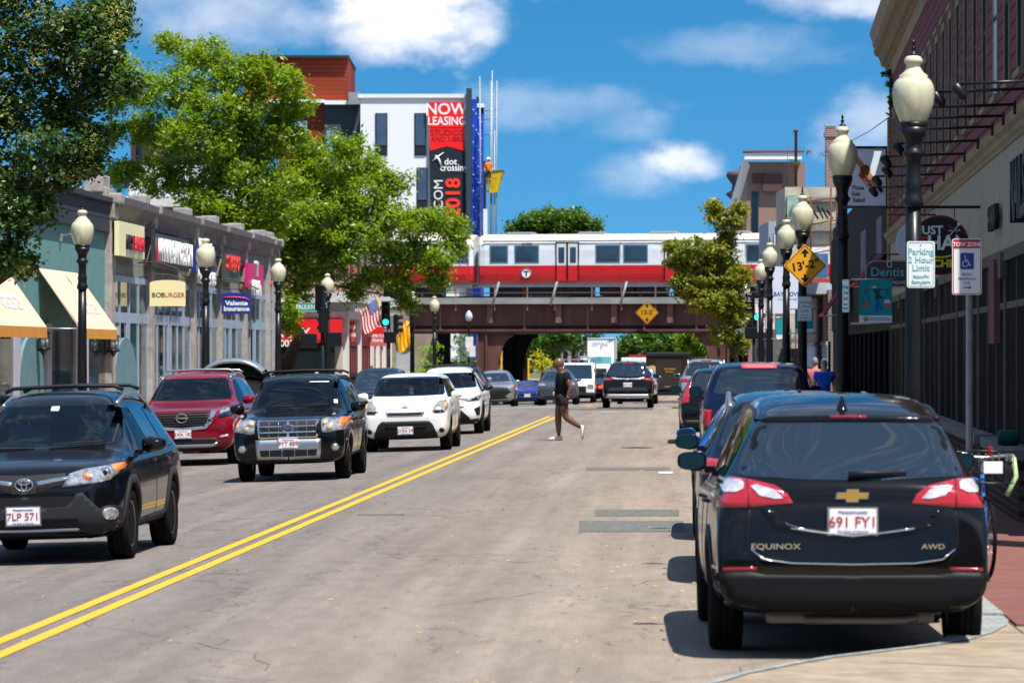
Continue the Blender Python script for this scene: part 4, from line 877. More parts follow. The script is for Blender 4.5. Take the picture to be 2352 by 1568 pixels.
        mb=MB(); mb.lathe([(.001,-.02),(rr-.02,-.02),(rr-.02,-.03)],24); bmh=mb.mesh('brake_disc'); bmh.materials.append(M_('plastic_black'))
        for yy in (s.fa-s.L/2,s.fa+s.wb-s.L/2):
            for sx in (-1,1):
                M=Matrix.Translation((sx*s.wx,yy,wr))@Matrix.Rotation(PI/2*sx,4,'Y')
                o=link('wheel',tm,None,s.root); o.location=(sx*s.wx,yy,wr); o.rotation_euler=(0,PI/2*sx,0)
                link('rim',rm,None,o); link('brake_disc',bmh,None,o)
    def mirror(s,d,z,m=None,size=(.22,.15),side=(-1,1),back=False):
        hw=s.W/2; m=m or s.pm; w_,h_=size
        for sx in side:
            y=d-s.L/2
            c,n=s.hit('left',d+.05,z-.06); xb=(c.x if c is not None else hw*.9)
            mb=MB(); mb.rbox(min(sx*(xb-.05),sx*(xb+.07)),max(sx*(xb-.05),sx*(xb+.07)),y+.0,y+.07,z-h_/2-.01,z-h_/2+.04,.01)
            # housing: rounded shell
            bm=bmesh.new(); bmesh.ops.create_icosphere(bm,subdivisions=3,radius=1)
            for v in bm.verts:
                x,yy,zz=v.co; k=(abs(x)**3+abs(zz)**3)**(1/3); q=(x*x+zz*zz)**.5
                f=(q/k) if k>1e-5 else 1
                x*=f; zz*=f
                yy=yy*.55 if yy>0 else yy*1.0
                if yy>.12: yy=.12
                v.co=(sx*(xb+.05+w_/2)+x*w_/2*1.0, y+.05+yy*.12, z+zz*h_/2*(1.0 if x*sx<0 else .88))
            vs=[v.co.copy() for v in bm.verts]; fs=[[v.index for v in f.verts] for f in bm.faces]; bm.free()
            mb.add(vs,fs,True); o=mb.build('wing_mirror',m,s.root)
            mb=MB(); cx=sx*(xb+.05+w_/2); pts=[(cx+w_*.41*(abs(math.cos(t))**.7)*(1 if math.cos(t)>0 else -1),z+h_*.38*(abs(math.sin(t))**.7)*(1 if math.sin(t)>0 else -1)) for t in [2*PI*i/20 for i in range(20)]]
            mb.prism(pts,-(y+.075),-(y+.066),Matrix(((1,0,0,0),(0,0,-1,0),(0,1,0,0),(0,0,0,1)))); mb.build('mirror_glass',mat('mirror_glass',(.006,.028,.042),.2,spec=.12),o)
    def rails(s,d0,d1,x,h=.06,m='silver',cross=(),r=.018,cm='plastic_black'):
        for sx in (-1,1):
            pts=[]; k=10
            for i in range(k+1):
                d=d0+(d1-d0)*i/k; c,n=s.hit('top',x,d); z=c.z; hh=h*min(1,4*min(i/k,1-i/k)+.0); pts.append((sx*x,d-s.L/2,z+hh))
            MB().tube(pts,[r*1.3]+[r]*(k-1)+[r*1.3],8).build('roof_rail',M_(m),s.root)
        for d in cross:
            c,n=s.hit('top',x,d); z=c.z+h+.02; c2,n2=s.hit('top',0,d)
            zc=max(z,c2.z+.055); MB().tube([(-x-.03,d-s.L/2,zc-.05),(-x+.06,d-s.L/2,zc-.008),(0,d-s.L/2,zc+.004),(x-.06,d-s.L/2,zc-.008),(x+.03,d-s.L/2,zc-.05)],.02,8).build('roof_bar',M_(cm),s.root)
    def glaze(s,wind=None,rear=None,sides=(),open_=True,priv=True,side_cut=True):
        """wind, rear: half polygons (x,z) of the glass; sides: polygons (d,z)"""
        full=lambda h:[(x,z) for x,z in h]+[(-x,z) for x,z in h[::-1]]
        inset=lambda pl,k:[((x-sum(p[0] for p in pl)/len(pl))*k+sum(p[0] for p in pl)/len(pl),(z-sum(p[1] for p in pl)/len(pl))*k+sum(p[1] for p in pl)/len(pl)) for x,z in pl]
        if wind:
            s.patch('front',full(wind),.004,G_FRONT if open_ else G_DARK,'windscreen',mirror=False,skirt=0,res=.08)
            if open_:
                mb=MB(); mb.prism(inset(full(wind),.965),-s.L/2+.1,s.L*.36,Matrix(((1,0,0,0),(0,0,1,0),(0,1,0,0),(0,0,0,1)))); s.cuts.append(mb)
        if rear:
            s.patch('rear',full(rear),.004,G_DARK if priv else G_TINT,'rear_window',mirror=False,skirt=0,res=.08)
        for i,pl in enumerate(sides):
            op=open_ and side_cut and i==0
            s.patch('side',pl,.004,G_TINT if op else G_DARK,'side_window',skirt=0,res=.1)
            if op:
                mb=MB(); mb.prism(inset([(d-s.L/2,z) for d,z in pl],.93),-s.W,s.W,Matrix(((0,0,1,0),(1,0,0,0),(0,1,0,0),(0,0,0,1)))); s.cuts.append(mb)
    def interior(s,dseat,driver=None,xs=.36,zs=None,rear=True,wheel=True):
        y=dseat-s.L/2; z=zs or s.H*.66
        for sx in (-1,1):
            mb=MB(); mb.rbox(sx*xs-.22,sx*xs+.22,y,y+.12,z-.3,z+.22,.05); mb.rbox(sx*xs-.12,sx*xs+.12,y,y+.09,z+.26,z+.42,.03); mb.build('seat',M_('interior_grey'),s.root)
        if wheel:
            mb=MB(); c=Vector((xs,y-.52,z-.02)); M=Matrix.Translation(c)@Matrix.Rotation(R(-65),4,'X')
            pts=[M@Vector((.18*math.cos(2*PI*i/20),.18*math.sin(2*PI*i/20),0)) for i in range(21)]; mb.tube(pts,.014,6,cap=False); mb.build('steering_wheel',M_('plastic_black'),s.root)
        mb=MB(); mb.rbox(-s.W*.33,s.W*.33,y+.75,y+.85,z-.3,z+.14,.04)
        if rear: mb.build('rear_bench',M_('interior'),s.root)
        if driver:
            make_driver(s,Vector((xs,y-.14,z+.16)),driver)
    def hitch(s): pass
    def arches(s,m='plastic_grey',w_=.07,off=.012,low=.24):
        for yy in (s.fa,s.fa+s.wb):
            ro=s.wr+.055+w_; ri=s.wr+.05; cz=s.wr+.01; n=18; a0=-.25
            pts=[(yy+ro*math.cos(t),cz+ro*math.sin(t)) for t in [a0+(PI-2*a0)*i/n for i in range(n+1)]]+[(yy+ri*math.cos(t),cz+ri*math.sin(t)) for t in [a0+(PI-2*a0)*i/n for i in range(n,-1,-1)]]
            s.patch('side',pts,off,M_(m),'wheel_arch',res=.12,skirt=.03)
    def seams(s,ds,z0=.32,z1=.98,hz=None):
        for d in ds:
            for vw in ('left','right'): s.line(vw,[(d,z0),(d,z1)],.004,M_('black_paint'),'door_seam',off=.0)
    def handles(s,ds,z):
        for d in ds:
            for vw in ('left','right'):
                h,n=s.hit(vw,d,z)
                if h is None: continue
                MB().tube([h+Vector((0,-.09,0)),h+n*.03+Vector((0,-.06,0)),h+n*.03+Vector((0,.06,0)),h+Vector((0,.09,0))],.012,6).build('door_handle',s.pm,s.root)
    def place(s,u,v,rz=0,z=None):
        """v = road distance of the nearest end"""
        if s.wells or len(s.cuts):
            cs=[]
            for i,mb in enumerate(s.cuts):
                o=mb.build('cut',M_('interior') if i else M_('rubber')); bm=bmesh.new(); bm.from_mesh(o.data); bmesh.ops.recalc_face_normals(bm,faces=bm.faces); bm.to_mesh(o.data); bm.free(); cs.append(o)
            if cs: cutmesh(s.body,cs)
            me=s.body.data; me.polygons.foreach_set('use_smooth',[True]*len(me.polygons)); me.set_sharp_from_angle(angle=R(38))
        s.wheels()
        s.root.location=(u,v+s.L/2,G(u,v+s.L/2) if z is None else z); s.root.rotation_euler=(0,0,rz)
        # slope of the road under it
        sl=(G(u,v+s.L)-G(u,v))/s.L
        cr=.03 if u<-4.3 and u>-10.6 else 0
        s.root.rotation_euler=Euler((math.atan(sl) if rz<1 else -math.atan(sl),-math.atan(cr) if rz<1 else math.atan(cr),rz)); return s.root
def skinned(name,verts,edges,rad,m,parent,sub=2,root=0):
    me=bpy.data.meshes.new(name); me.from_pydata([tuple(v) for v in verts],edges,[]); ob=bpy.data.objects.new(name,me); C.objects.link(ob)
    sk=ob.modifiers.new('k','SKIN'); sk.use_smooth_shade=True
    for i,r in enumerate(rad):
        r=r if isinstance(r,tuple) else (r,r); me.skin_vertices[0].data[i].radius=r
        me.skin_vertices[0].data[i].use_root=(i==root)
    su=ob.modifiers.new('s','SUBSURF'); su.levels=sub
    dg=bpy.context.evaluated_depsgraph_get(); e=bpy.data.meshes.new_from_object(ob.evaluated_get(dg)); bpy.data.objects.remove(ob)
    e.polygons.foreach_set('use_smooth',[True]*len(e.polygons)); o=link(name,e,m,parent); return o
def head_mesh(c,fwd,r=.105,tall=1.22,neck=True):
    """head as one lofted shape: face toward fwd (2-D unit vector); returns verts, faces"""
    bm=bmesh.new(); bmesh.ops.create_uvsphere(bm,u_segments=24,v_segments=18,radius=1)
    fx=Vector((fwd[0],fwd[1],0)).normalized(); rt=Vector((fx.y,-fx.x,0)); vs=[]
    for v in bm.verts:
        x,y,z=v.co            # y forward
        wz=1-.22*max(0,-z)**1.5; Y=y*1.12; X=x*.80*wz
        if y>0:
            Y*=1-.10*max(0,z-.3); 
            if z<-.1: Y+=.02
            # nose, brow, lips, chin
            Y+=.16*math.exp(-((x/.16)**2+((z+.12)/.17)**2))*(y>.3)+.05*math.exp(-((x/.45)**2+((z-.18)/.10)**2))-.07*math.exp(-(((abs(x)-.32)/.14)**2+((z-.02)/.10)**2))
            Y+=.07*math.exp(-((x/.26)**2+((z+.48)/.09)**2))+.09*math.exp(-((x/.3)**2+((z+.80)/.14)**2))
        else:
            if z<-.3: Y*=1-.35*min(1,(-z-.3)/.6)
        if abs(x)>.8: X+=0
        vs.append(c+rt*(X*r)+fx*(Y*r)+Vector((0,0,z*r*tall)))
    fs=[[v.index for v in f.verts] for f in bm.faces]; bm.free(); return vs,fs,fx,rt
SKIN_D=mat('skin_brown',(.13,.056,.031),.42,var=.12,vscale=12); SKIN_L=mat('skin_light',(.50,.28,.19),.5,var=.08,vscale=12)
def make_driver(car,hp,spec):
    skin,shirt,glasses=spec
    o=empty('person',(0,0,0),0,glasses[1],'person'); o.parent=None
    inv=hp
    c=Vector((0,0,0)); vs,fs,fx,rt=head_mesh(c,(0,-1),.098)
    mb=MB(); mb.add(vs,fs,True)
    # neck and shoulders as one rounded torso
    for z,rx,ry in ((0,0,0),): pass
    sec=[(-.10,.05,.055),(-.15,.055,.06),(-.18,.12,.08),(-.22,.21,.10),(-.30,.235,.12),(-.42,.22,.12),(-.60,.20,.12)]
    vv=[]; n=16
    for z,rx,ry in sec: vv+=[Vector((rx*math.cos(2*PI*k/n),.03+ry*math.sin(2*PI*k/n),z)) for k in range(n)]
    b=MB(); b.add(vv,[(i*n+k,i*n+(k+1)%n,(i+1)*n+(k+1)%n,(i+1)*n+k) for i in range(len(sec)-1) for k in range(n)],True)
    for sx in (-1,1): mb.add([Vector((sx*.082,.005,0))+Vector((sx*.012*math.cos(t),.022*math.cos(t),.03*math.sin(t))) for t in [2*PI*k/8 for k in range(8)]],[tuple(range(8))],True)
    body=mb.build('body',skin,o); b.build('shirt',shirt,o)
    if glasses[0]=='sun':
        g=MB()
        for sx in (-1,1): g.lathe([(0.001,.004),(.026,.002),(.028,-.004)],14,Matrix.Translation((sx*.034,-.108,.004))@Matrix.Rotation(PI/2,4,'X'))
        g.tube([(-.085,-.03,.01),(-.06,-.1,.01),(.06,-.1,.01),(.085,-.03,.01)],.004,5); g.build('sunglasses',mat('mirror_green',(.0,.45,.10),.1,.7),o)
    h=MB(); hv,hf,_,_=head_mesh(Vector((0,.006,.012)),(0,-1),.103)
    keep=[f for f in hf if all((hv[i].z>.035 or hv[i].y>.03) and not(hv[i].y<-.05 and hv[i].z<.075) and hv[i].z>-.07 for i in f)]
    h.add(hv,keep,True); h.build('hair',mat('hair_dark',(.03,.02,.015),.7),o)
    # arms to the wheel
    for sx in (-1,1): skinned('arm',[(sx*.2,.02,-.26),(sx*.24,-.2,-.40),(sx*.14,-.40,-.26),(sx*.13,-.44,-.22)],[(0,1),(1,2),(2,3)],[.05,.04,.03,.035],skin,o,1)
    car.driver=(o,hp)
def seat_driver(car):
    if hasattr(car,'driver'):
        o,hp=car.driver; M=car.root.matrix_basis if False else Matrix.LocRotScale(car.root.location,car.root.rotation_euler,None); o.location=M@hp; o.rotation_euler=car.root.rotation_euler
def suv(L,H,zn=.95,zc=1.12,dc=1.15,dr=2.0,zb=.97,dre=4.15,ztr=1.55,dtg=4.42,ztg=1.12,nose=.72,q=0,zl=.23,tail=.86,nl=0):
    """rows of a two-box body; q squares the nose"""
    return [(0,.40,.62,.70,nose,'h'),(.025+.02*(1-q),.33,.74,zn-.12+.05*q,nose+.10,'h'),(.11,.27,.84,zn-.02+.02*q,nose+.20,'h'),(.28,zl,.90,zn+.03,.965,'h'),(.62*dc,zl,zb-.03,zn+.5*(zc-zn)+.02,1,'h'),(dc,zl,zb,zc,1,'h'),
     (dc+.10,zl,zb,zc+.07,1,'g'),(dc+.42*(dr-dc),zl,zb,zc+.49*(H-zc),1,'g'),(dc+.82*(dr-dc),zl,zb+.005,zc+.90*(H-zc),1,'g'),(dr+.08,zl,zb+.01,H-.025,1,'g'),(dr+.5,zl,zb+.02,H,1,'g'),
     ((dr+dre)/2+.2,zl,zb+.03,H-.004,1,'g'),(dre-.3,zl,zb+.05,ztr+.6*(H-ztr),.99,'g'),(dre,zl+.02,zb+.06,ztr+.02,.975,'g'),(dre+.07,zl+.03,zb+.06,ztr-.06,.97,'g'),
     (dre+.55*(dtg-dre),zl+.05,zb+.05,ztr-.55*(ztr-ztg),.965,'g'),(dtg,zl+.08,zb-.03,ztg,.955,'h'),(dtg+.35*(L-dtg),zl+.10,zb-.09,ztg-.07,.94,'h'),(L-.03,.34,.76,.86,tail+.03,'h'),(L,.40,.60,.68,tail-.04,'h')]
SP=lambda *a: list(a)
# side window outlines for a two-box body
def sidewin(zb=1.02,zt=1.50,d0=1.42,d1=2.45,d2=3.35,d3=4.0,rk=.62):
    return [[(d0,zb),(d1-.04,zb+.01),(d1-.04,zt),(d0+rk,zt-.02),(d0+.12,zb+.10)],[(d1+.04,zb+.01),(d2-.04,zb+.03),(d2-.04,zt-.01),(d1+.04,zt)],[(d2+.04,zb+.04),(d3-.12,zb+.10),(d3-.16,zt-.10),(d2+.04,zt-.02)]]
# ---------------------------------------------------------------- oncoming: black crossover at the left edge
def rav_old():
    L,W,H=4.57,1.845,1.665
    c=Car(L,W,H,suv(L,H,nose=.60,zn=.94,zc=1.10,dc=1.12,dr=2.05),P_BLACK,label='black crossover driving toward the camera at the left edge, crossbars on its roof',name='crossover',wb=2.66,wr=.345,fa=.93,spokes=5,group='cars driving toward the camera')
    PG=M_('plastic_grey'); PB=M_('plastic_black')
    c.patch('front',[(0,.86),(.40,.875),(.37,.77),(.10,.69),(0,.685)],.004,PB,'grille',res=.06)
    c.patch('front',[(.115,.80),(.42,.845),(.40,.81),(.13,.765)],.012,M_('chrome'),'grille_bar')
    for i in range(3): c.line('front',[(.12,.74-.012*i),(.36,.79-.012*i)],.003,PG,'grille_mesh',mirror=True,off=.006)
    c.patch('front',[(0,.655),(.52,.655),(.49,.60),(.42,.55),(0,.535)],.005,PB,'lower_grille',res=.06)
    c.patch('front',[(0,.54),(.40,.555),(.47,.61),(.50,.675),(.56,.69),(.64,.60),(.78,.44),(.90,.38),(.915,.27),(.75,.26),(.58,.30),(.53,.36),(.50,.42),(0,.42)],.012,PG,'bumper_guard',res=.05)
    c.patch('front',[(0,.42),(.50,.42),(.55,.34),(0,.33)],.004,PB,'air_intake'); c.patch('front',[(0,.345),(.52,.35),(.50,.325),(0,.318)],.016,M_('silver'),'skid_plate'); c.patch('front',[(0,.315),(.80,.27),(.7,.24),(0,.24)],.006,PB,'undertray')
    hl=c.patch('front',[(.37,.745),(.43,.865),(.56,.905),(.72,.925),(.875,.955),(.865,.87),(.80,.80),(.70,.775)],.008,M_('clear_lens'),'headlight')
    for i,o in enumerate(hl):
        sx=1 if i==0 else -1
        for (x,z,r,mm) in ((.76,.865,.055,'chrome'),(.60,.83,.04,'amber_lens'),(.76,.865,.035,'dark_glass')):
            h,n=c.hit('front',sx*x,z); mb=MB(); mb.lathe([(0.001,.018 if r!=.035 else .024),(r*.6,.015 if r!=.035 else .022),(r,.004)],14,Matrix.Translation(h+n*.004)@Matrix.Rotation(PI/2,4,'X')); mb.build('lamp',M_(mm),o)
    c.patch('front',[(.80,.93),(.88,.955),(.885,.90),(.85,.87)],.013,M_('amber_lens'),'indicator')
    c.ell('front',.80,.47,.10,.085,.006,PB,'fog_light_recess'); c.ell('front',.79,.475,.062,.06,.016,M_('clear_lens'),'fog_light')
    h,n=c.hit('front',0,.775); mb=MB()
    def oval(rx,rz,cx=0,cz=0): return [(cx+rx*math.cos(2*PI*i/24),h.y-.02,.775+cz+rz*math.sin(2*PI*i/24)) for i in range(25)]
    for a in (oval(.085,.058),oval(.026,.053),oval(.055,.020,0,.022)): mb.tube(a,.007,6,cap=False)
    mb.build('badge',M_('chrome'),c.root)
    c.plate('front',-.01,.475,'7LP 571',w=.32,h=.165)
    c.glaze([(.60,1.515),(.66,1.44),(.76,1.17),(.74,1.135),(.3,1.12)],[(.55,1.50),(.66,1.15),(0,1.12)],sidewin(1.03,1.48,1.50,2.50,3.35,4.02))
    c.arches(w_=.075,off=.015); c.patch('side',[(1.30,.24),(3.2,.24),(3.2,.40),(1.32,.36)],.014,PG,'sill_cladding',res=.15,skirt=.03)
    c.seams((1.32,2.42,3.30)); c.handles((2.25,3.15),.93)
    c.line('left',[(1.45,1.0),(2.5,1.01),(3.9,1.05)],.007,PB,'belt_trim'); c.line('right',[(1.45,1.0),(2.5,1.01),(3.9,1.05)],.007,PB,'belt_trim')
    c.mirror(1.62,1.10,size=(.25,.17)); c.rails(2.05,3.95,.58,.075,'silver',(2.35,3.35),.02)
    c.interior(2.25,(SKIN_L,mat('shirt_blue',(.05,.22,.42),.8),('sun','driver with mirrored sunglasses and blue shirt at the wheel of the near black crossover')))
    c.line('front',[(-.55,1.125),(-.1,1.118)],.008,PB,'wiper',off=.02); c.line('front',[(.05,1.118),(.6,1.14)],.008,PB,'wiper',off=.02)
    c.patch('front',[(-.02,1.50),(.06,1.50),(.06,1.46),(-.02,1.46)],.008,WS,'sticker',mirror=False)
    c.place(-6.24,36.7,R(-1.0)); seat_driver(c); return c
def escape():
    L,W,H=4.44,1.81,1.70
    rows=suv(L,H,zn=1.0,zc=1.12,dc=1.20,dr=1.95,zb=1.0,dre=4.18,ztr=1.62,dtg=4.36,ztg=1.15,nose=.80,q=1,zl=.27,tail=.90)
    c=Car(L,W,H,rows,P_BLACK,wt=.63,label='black boxy crossover with chrome barred grille driving toward the camera',name='crossover',wb=2.62,wr=.345,fa=.88,group='cars driving toward the camera')
    PB=M_('plastic_black'); CH=M_('chrome')
    g=c.patch('front',[(0,.97),(.50,.97),(.47,.68),(0,.68)],.010,CH,'grille_surround',res=.08)
    for z0,z1 in ((.885,.945),(.79,.855),(.705,.765)): c.patch('front',[(.02,z1),(.46,z1),(.44,z0),(.02,z0)],.016,PB,'grille_opening',skirt=0)
    for z in (.87,.78): c.line('front',[(-.45,z),(.45,z)],.010,CH,'grille_bar',off=.02)
    for x in (-.3,-.15,.15,.3): c.line('front',[(x,.70),(x,.95)],.005,CH,'grille_bar',off=.02)
    h,n=c.hit('front',0,.86); mb=MB(); mb.lathe([(0.001,.012),(.10,.01),(.115,0)],24,Matrix.Translation((0,h.y-.025,.845))@Matrix.Rotation(PI/2,4,'X')@Matrix.Diagonal((1,.48,1,1))); bd=mb.build('badge',mat('badge_blue',(.01,.03,.16),.3),c.root)
    mb=MB(); mb.tube([(.113*math.cos(2*PI*i/24),h.y-.03,.845+.055*math.sin(2*PI*i/24)) for i in range(25)],.006,6,cap=False); mb.build('badge_rim',CH,bd)
    o=text('lettering','Ford',.075,Matrix.Translation((0,h.y-.041,.845))@Matrix.Rotation(PI/2,4,'X'),CH,None,.002,sx=1.15,shear=.4); o.parent=bd
    hl=c.patch('front',[(.52,.96),(.60,.985),(.86,.985),(.89,.90),(.87,.80),(.60,.755),(.535,.77)],.010,M_('clear_lens'),'headlight')
    c.patch('front',[(.79,.985),(.875,.985),(.895,.86),(.85,.83),(.80,.90)],.015,M_('amber_lens'),'indicator')
    c.patch('front',[(.54,.95),(.62,.965),(.64,.90),(.55,.87)],.015,mat('yellowed_lens',(.5,.42,.22),.15,.2),'lamp_reflector')
    for i,o in enumerate(hl):
        sx=1 if i==0 else -1
        hh,n=c.hit('front',sx*.66,.83); MB().lathe([(0.001,.03),(.035,.026),(.05,.012)],12,Matrix.Translation(hh)@Matrix.Rotation(PI/2,4,'X')).build('lamp',M_('yellowed_lens'),o)
    c.patch('front',[(0,.665),(.52,.665),(.52,.50),(.50,.36),(0,.35)],.012,M_('silver'),'bumper_insert',res=.08); c.patch('front',[(0,.50),(.46,.50),(.44,.40),(0,.395)],.018,PB,'lower_grille',skirt=0)
    for x in (-.3,-.1,.1,.3): c.line('front',[(x,.395),(x,.50)],.005,CH,'grille_bar',off=.022)
    c.ell('front',.74,.52,.075,.075,.008,PB,'fog_light_recess'); c.ell('front',.74,.52,.055,.055,.016,M_('clear_lens'),'fog_light')
    c.patch('front',[(0,.34),(.85,.33),(.80,.26),(0,.26)],.010,PB,'undertray')
    c.plate('front',0,.60,'9YT 889')
    c.glaze([(.60,1.585),(.655,1.53),(.735,1.20),(.70,1.165),(.3,1.15)],[(.6,1.55),(.66,1.2),(0,1.18)],sidewin(1.07,1.56,1.42,2.42,3.30,4.05,.5))
    c.arches('paint_black',.06,.02); c.patch('side',[(1.30,.28),(3.1,.28),(3.1,.40),(1.30,.40)],.014,PB,'sill_cladding',res=.15,skirt=.03)
    c.seams((1.28,2.36,3.25)); c.handles((2.15,3.05),.95); c.mirror(1.45,1.14,size=(.24,.19)); c.rails(2.0,4.0,.62,.06,'plastic_black',(2.4,3.6),.022)
    c.interior(2.3,None,zs=1.16); c.line('front',[(-.5,1.165),(-.05,1.155)],.008,PB,'wiper',off=.02); c.line('front',[(.05,1.155),(.55,1.175)],.008,PB,'wiper',off=.02)
    c.patch('front',[(.18,1.56),(.50,1.555),(.50,1.545),(.18,1.55)],.008,WS,'sun_strip',mirror=False); c.patch('front',[(.60,1.26),(.66,1.26),(.67,1.20),(.61,1.20)],.008,WS,'sticker',mirror=False)
    c.place(-6.15,60.6,R(-.6)); return c
def pathfinder():
    L,W,H=5.0,1.98,1.76
    rows=suv(L,H,zn=1.05,zc=1.20,dc=1.25,dr=2.2,zb=1.05,dre=4.5,ztr=1.66,dtg=4.8,ztg=1.2,nose=.76,q=.8,zl=.27)
    c=Car(L,W,H,rows,P_RED,wt=.62,label='dark red parked crossover with silver roof rails by the left kerb',name='parked_car',wb=2.9,wr=.37,fa=.95,group='cars parked on the left')
    PB=M_('plastic_black'); CH=M_('chrome')
    c.patch('front',[(0,1.03),(.58,1.03),(.54,.90),(.40,.72),(0,.69)],.006,PB,'grille',res=.08)
    for i in range(6): c.line('front',[(-.5+.02*i,.99-.045*i),(.5-.02*i,.99-.045*i)],.006,M_('plastic_grey'),'grille_mesh',off=.012)
    c.patch('front',[(.55,1.03),(.66,1.03),(.55,.80),(.45,.69),(0,.66),(0,.715),(.39,.745),(.47,.83)],.014,CH,'grille_surround',res=.06)
    h,n=c.hit('front',0,.9); mb=MB(); mb.tube([(.10*math.cos(2*PI*i/24),h.y-.03,.90+.085*math.sin(2*PI*i/24)) for i in range(25)],.010,6,cap=False); mb.box(-.12,.12,h.y-.04,h.y-.02,.885,.915); mb.build('badge',CH,c.root)
    c.patch('front',[(.70,1.04),(.94,1.10),(.95,1.03),(.72,.97)],.010,M_('clear_lens'),'headlight'); c.patch('front',[(.68,.95),(.93,1.0),(.92,.92),(.70,.88)],.010,M_('dark_glass'),'lower_lamp'); c.patch('front',[(.70,.97),(.95,1.02),(.95,1.005),(.70,.955)],.016,CH,'lamp_strip')
    c.patch('front',[(0,.52),(.62,.52),(.72,.42),(.60,.38),(0,.36)],.006,PB,'lower_grille'); c.patch('front',[(0,.40),(.55,.40),(.66,.44),(.66,.40),(.55,.35),(0,.34)],.018,M_('silver'),'skid_plate'); c.patch('front',[(0,.33),(.88,.36),(.85,.26),(0,.26)],.008,PB,'undertray')
    c.patch('front',[(.70,.55),(.86,.58),(.86,.54),(.72,.51)],.014,M_('white_lens'),'fog_light'); c.line('front',[(.56,.66),(.90,.76)],.006,PB,'crease_line',mirror=True,off=0)
    c.plate('front',.02,.60,'3XN 182')
    c.glaze([(.62,1.635),(.68,1.56),(.80,1.26),(.76,1.225),(.3,1.21)],[(.6,1.6),(.7,1.26),(0,1.24)],sidewin(1.12,1.60,1.6,2.7,3.7,4.45))
    c.arches('plastic_black',.06,.012); c.seams((1.42,2.62,3.6)); c.handles((2.4,3.4),1.02); c.mirror(1.72,1.20,size=(.25,.18)); c.rails(2.2,4.3,.66,.07,'silver',(2.5,4.0),.02,'silver')
    c.interior(2.45,None,zs=1.2,); c.place(-9.27,71.6,R(-.5)); return c
def soul():
    L,W,H=4.12,1.785,1.60
    rows=[(0,.40,.62,.70,.78,'h'),(.03,.33,.72,.84,.88,'h'),(.10,.27,.84,.95,.945,'h'),(.25,.24,.92,1.02,.98,'h'),(.6,.24,.96,1.06,1,'h'),(.98,.24,.98,1.11,1,'h'),(1.06,.24,.98,1.18,1,'g'),(1.3,.24,.98,1.38,1,'g'),(1.52,.24,.99,1.54,1,'g'),(1.66,.24,1.0,1.585,1,'g'),(2.1,.24,1.02,1.60,1,'g'),(3.0,.24,1.05,1.60,1,'g'),(3.7,.24,1.1,1.585,.98,'g'),(3.88,.26,1.12,1.55,.97,'g'),(3.93,.28,1.12,1.42,.97,'g'),(3.99,.3,1.05,1.20,.965,'g'),(4.03,.32,.95,1.02,.95,'h'),(4.09,.34,.8,.88,.92,'h'),(4.12,.4,.6,.68,.86,'h')]
    c=Car(L,W,H,rows,P_WHITE,wt=.66,label='white boxy hatchback driving toward the camera with black lower bumper',name='hatchback',wb=2.55,wr=.335,fa=.83,group='cars driving toward the camera')
    PB=M_('plastic_black')
    c.patch('front',[(0,.715),(.36,.72),(.40,.80),(.34,.80),(0,.795)],.008,M_('chrome'),'grille_surround',res=.08); c.patch('front',[(0,.73),(.335,.735),(.35,.785),(0,.782)],.014,PB,'grille',skirt=0)
    h,n=c.hit('front',0,.9); mb=MB(); mb.tube([(.075*math.cos(2*PI*i/24),h.y-.012,.895+.035*math.sin(2*PI*i/24)) for i in range(25)],.005,6,cap=False); mb.build('badge',M_('black_paint'),c.root); c.wtext('front','KIA',0,.893,.05,M_('black_paint'),off=.014,sx=1.2,bold=.002)
    hl=c.patch('front',[(.55,.80),(.60,.93),(.68,1.0),(.78,1.03),(.845,.95),(.85,.86),(.80,.77),(.60,.765)],.008,mat('headlamp_haze',(.42,.40,.32),.12,.3,spec=.8,col2=(.2,.2,.19),vscale=9),'headlight')
    c.patch('front',[(.78,1.01),(.84,.95),(.85,.87),(.79,.90)],.013,mat('amber_soft',(.75,.33,.12),.15),'indicator'); c.patch('front',[(.58,.82),(.76,.83),(.80,.785),(.60,.775)],.013,M_('dark_glass'),'lamp_shade')
    c.patch('front',[(0,.62),(.48,.62),(.56,.55),(.64,.36),(.66,.27),(0,.26)],.012,M_('plastic_black'),'bumper_guard',res=.06); c.patch('front',[(0,.555),(.40,.55),(.43,.47),(.40,.44),(0,.44)],.018,M_('rubber'),'lower_grille',skirt=0); c.line('front',[(-.41,.50),(.41,.50)],.008,M_('plastic_black'),'grille_bar',off=.022)
    c.ell('front',.735,.42,.05,.05,.008,PB,'fog_light_recess',mirror=True)
    c.plate('front',0,.43,'2VEA 59')
    c.glaze([(.64,1.50),(.70,1.44),(.765,1.17),(.74,1.125),(.3,1.115)],[(.58,1.45),(.64,1.15),(0,1.14)],sidewin(1.06,1.46,1.25,2.2,3.05,3.7,.42))
    c.patch('front',[(0,1.51),(.64,1.505),(.66,1.47),(0,1.475)],.009,mat('shade_band',(.02,.03,.09),.2),'shade_band',skirt=0)
    c.patch('side',[(1.2,.26),(2.9,.26),(2.9,.36),(1.2,.36)],.010,PB,'sill_cladding',res=.15); c.seams((1.12,2.15,3.0)); c.mirror(1.28,1.12,size=(.23,.17)); c.interior(2.1,None,zs=1.12)
    mb=MB(); mb.box(-.02,.07,-.55,-.54,1.22,1.33); mb.build('hanging_card',M_('sign_pink_dull'),c.root); mb=MB(); mb.box(-.02,.07,-.55,-.54,1.15,1.21); mb.build('hanging_tag',mat('tag_green',(.02,.4,.3),.5),c.root)
    c.place(-5.54,78.0,R(-.6)); return c
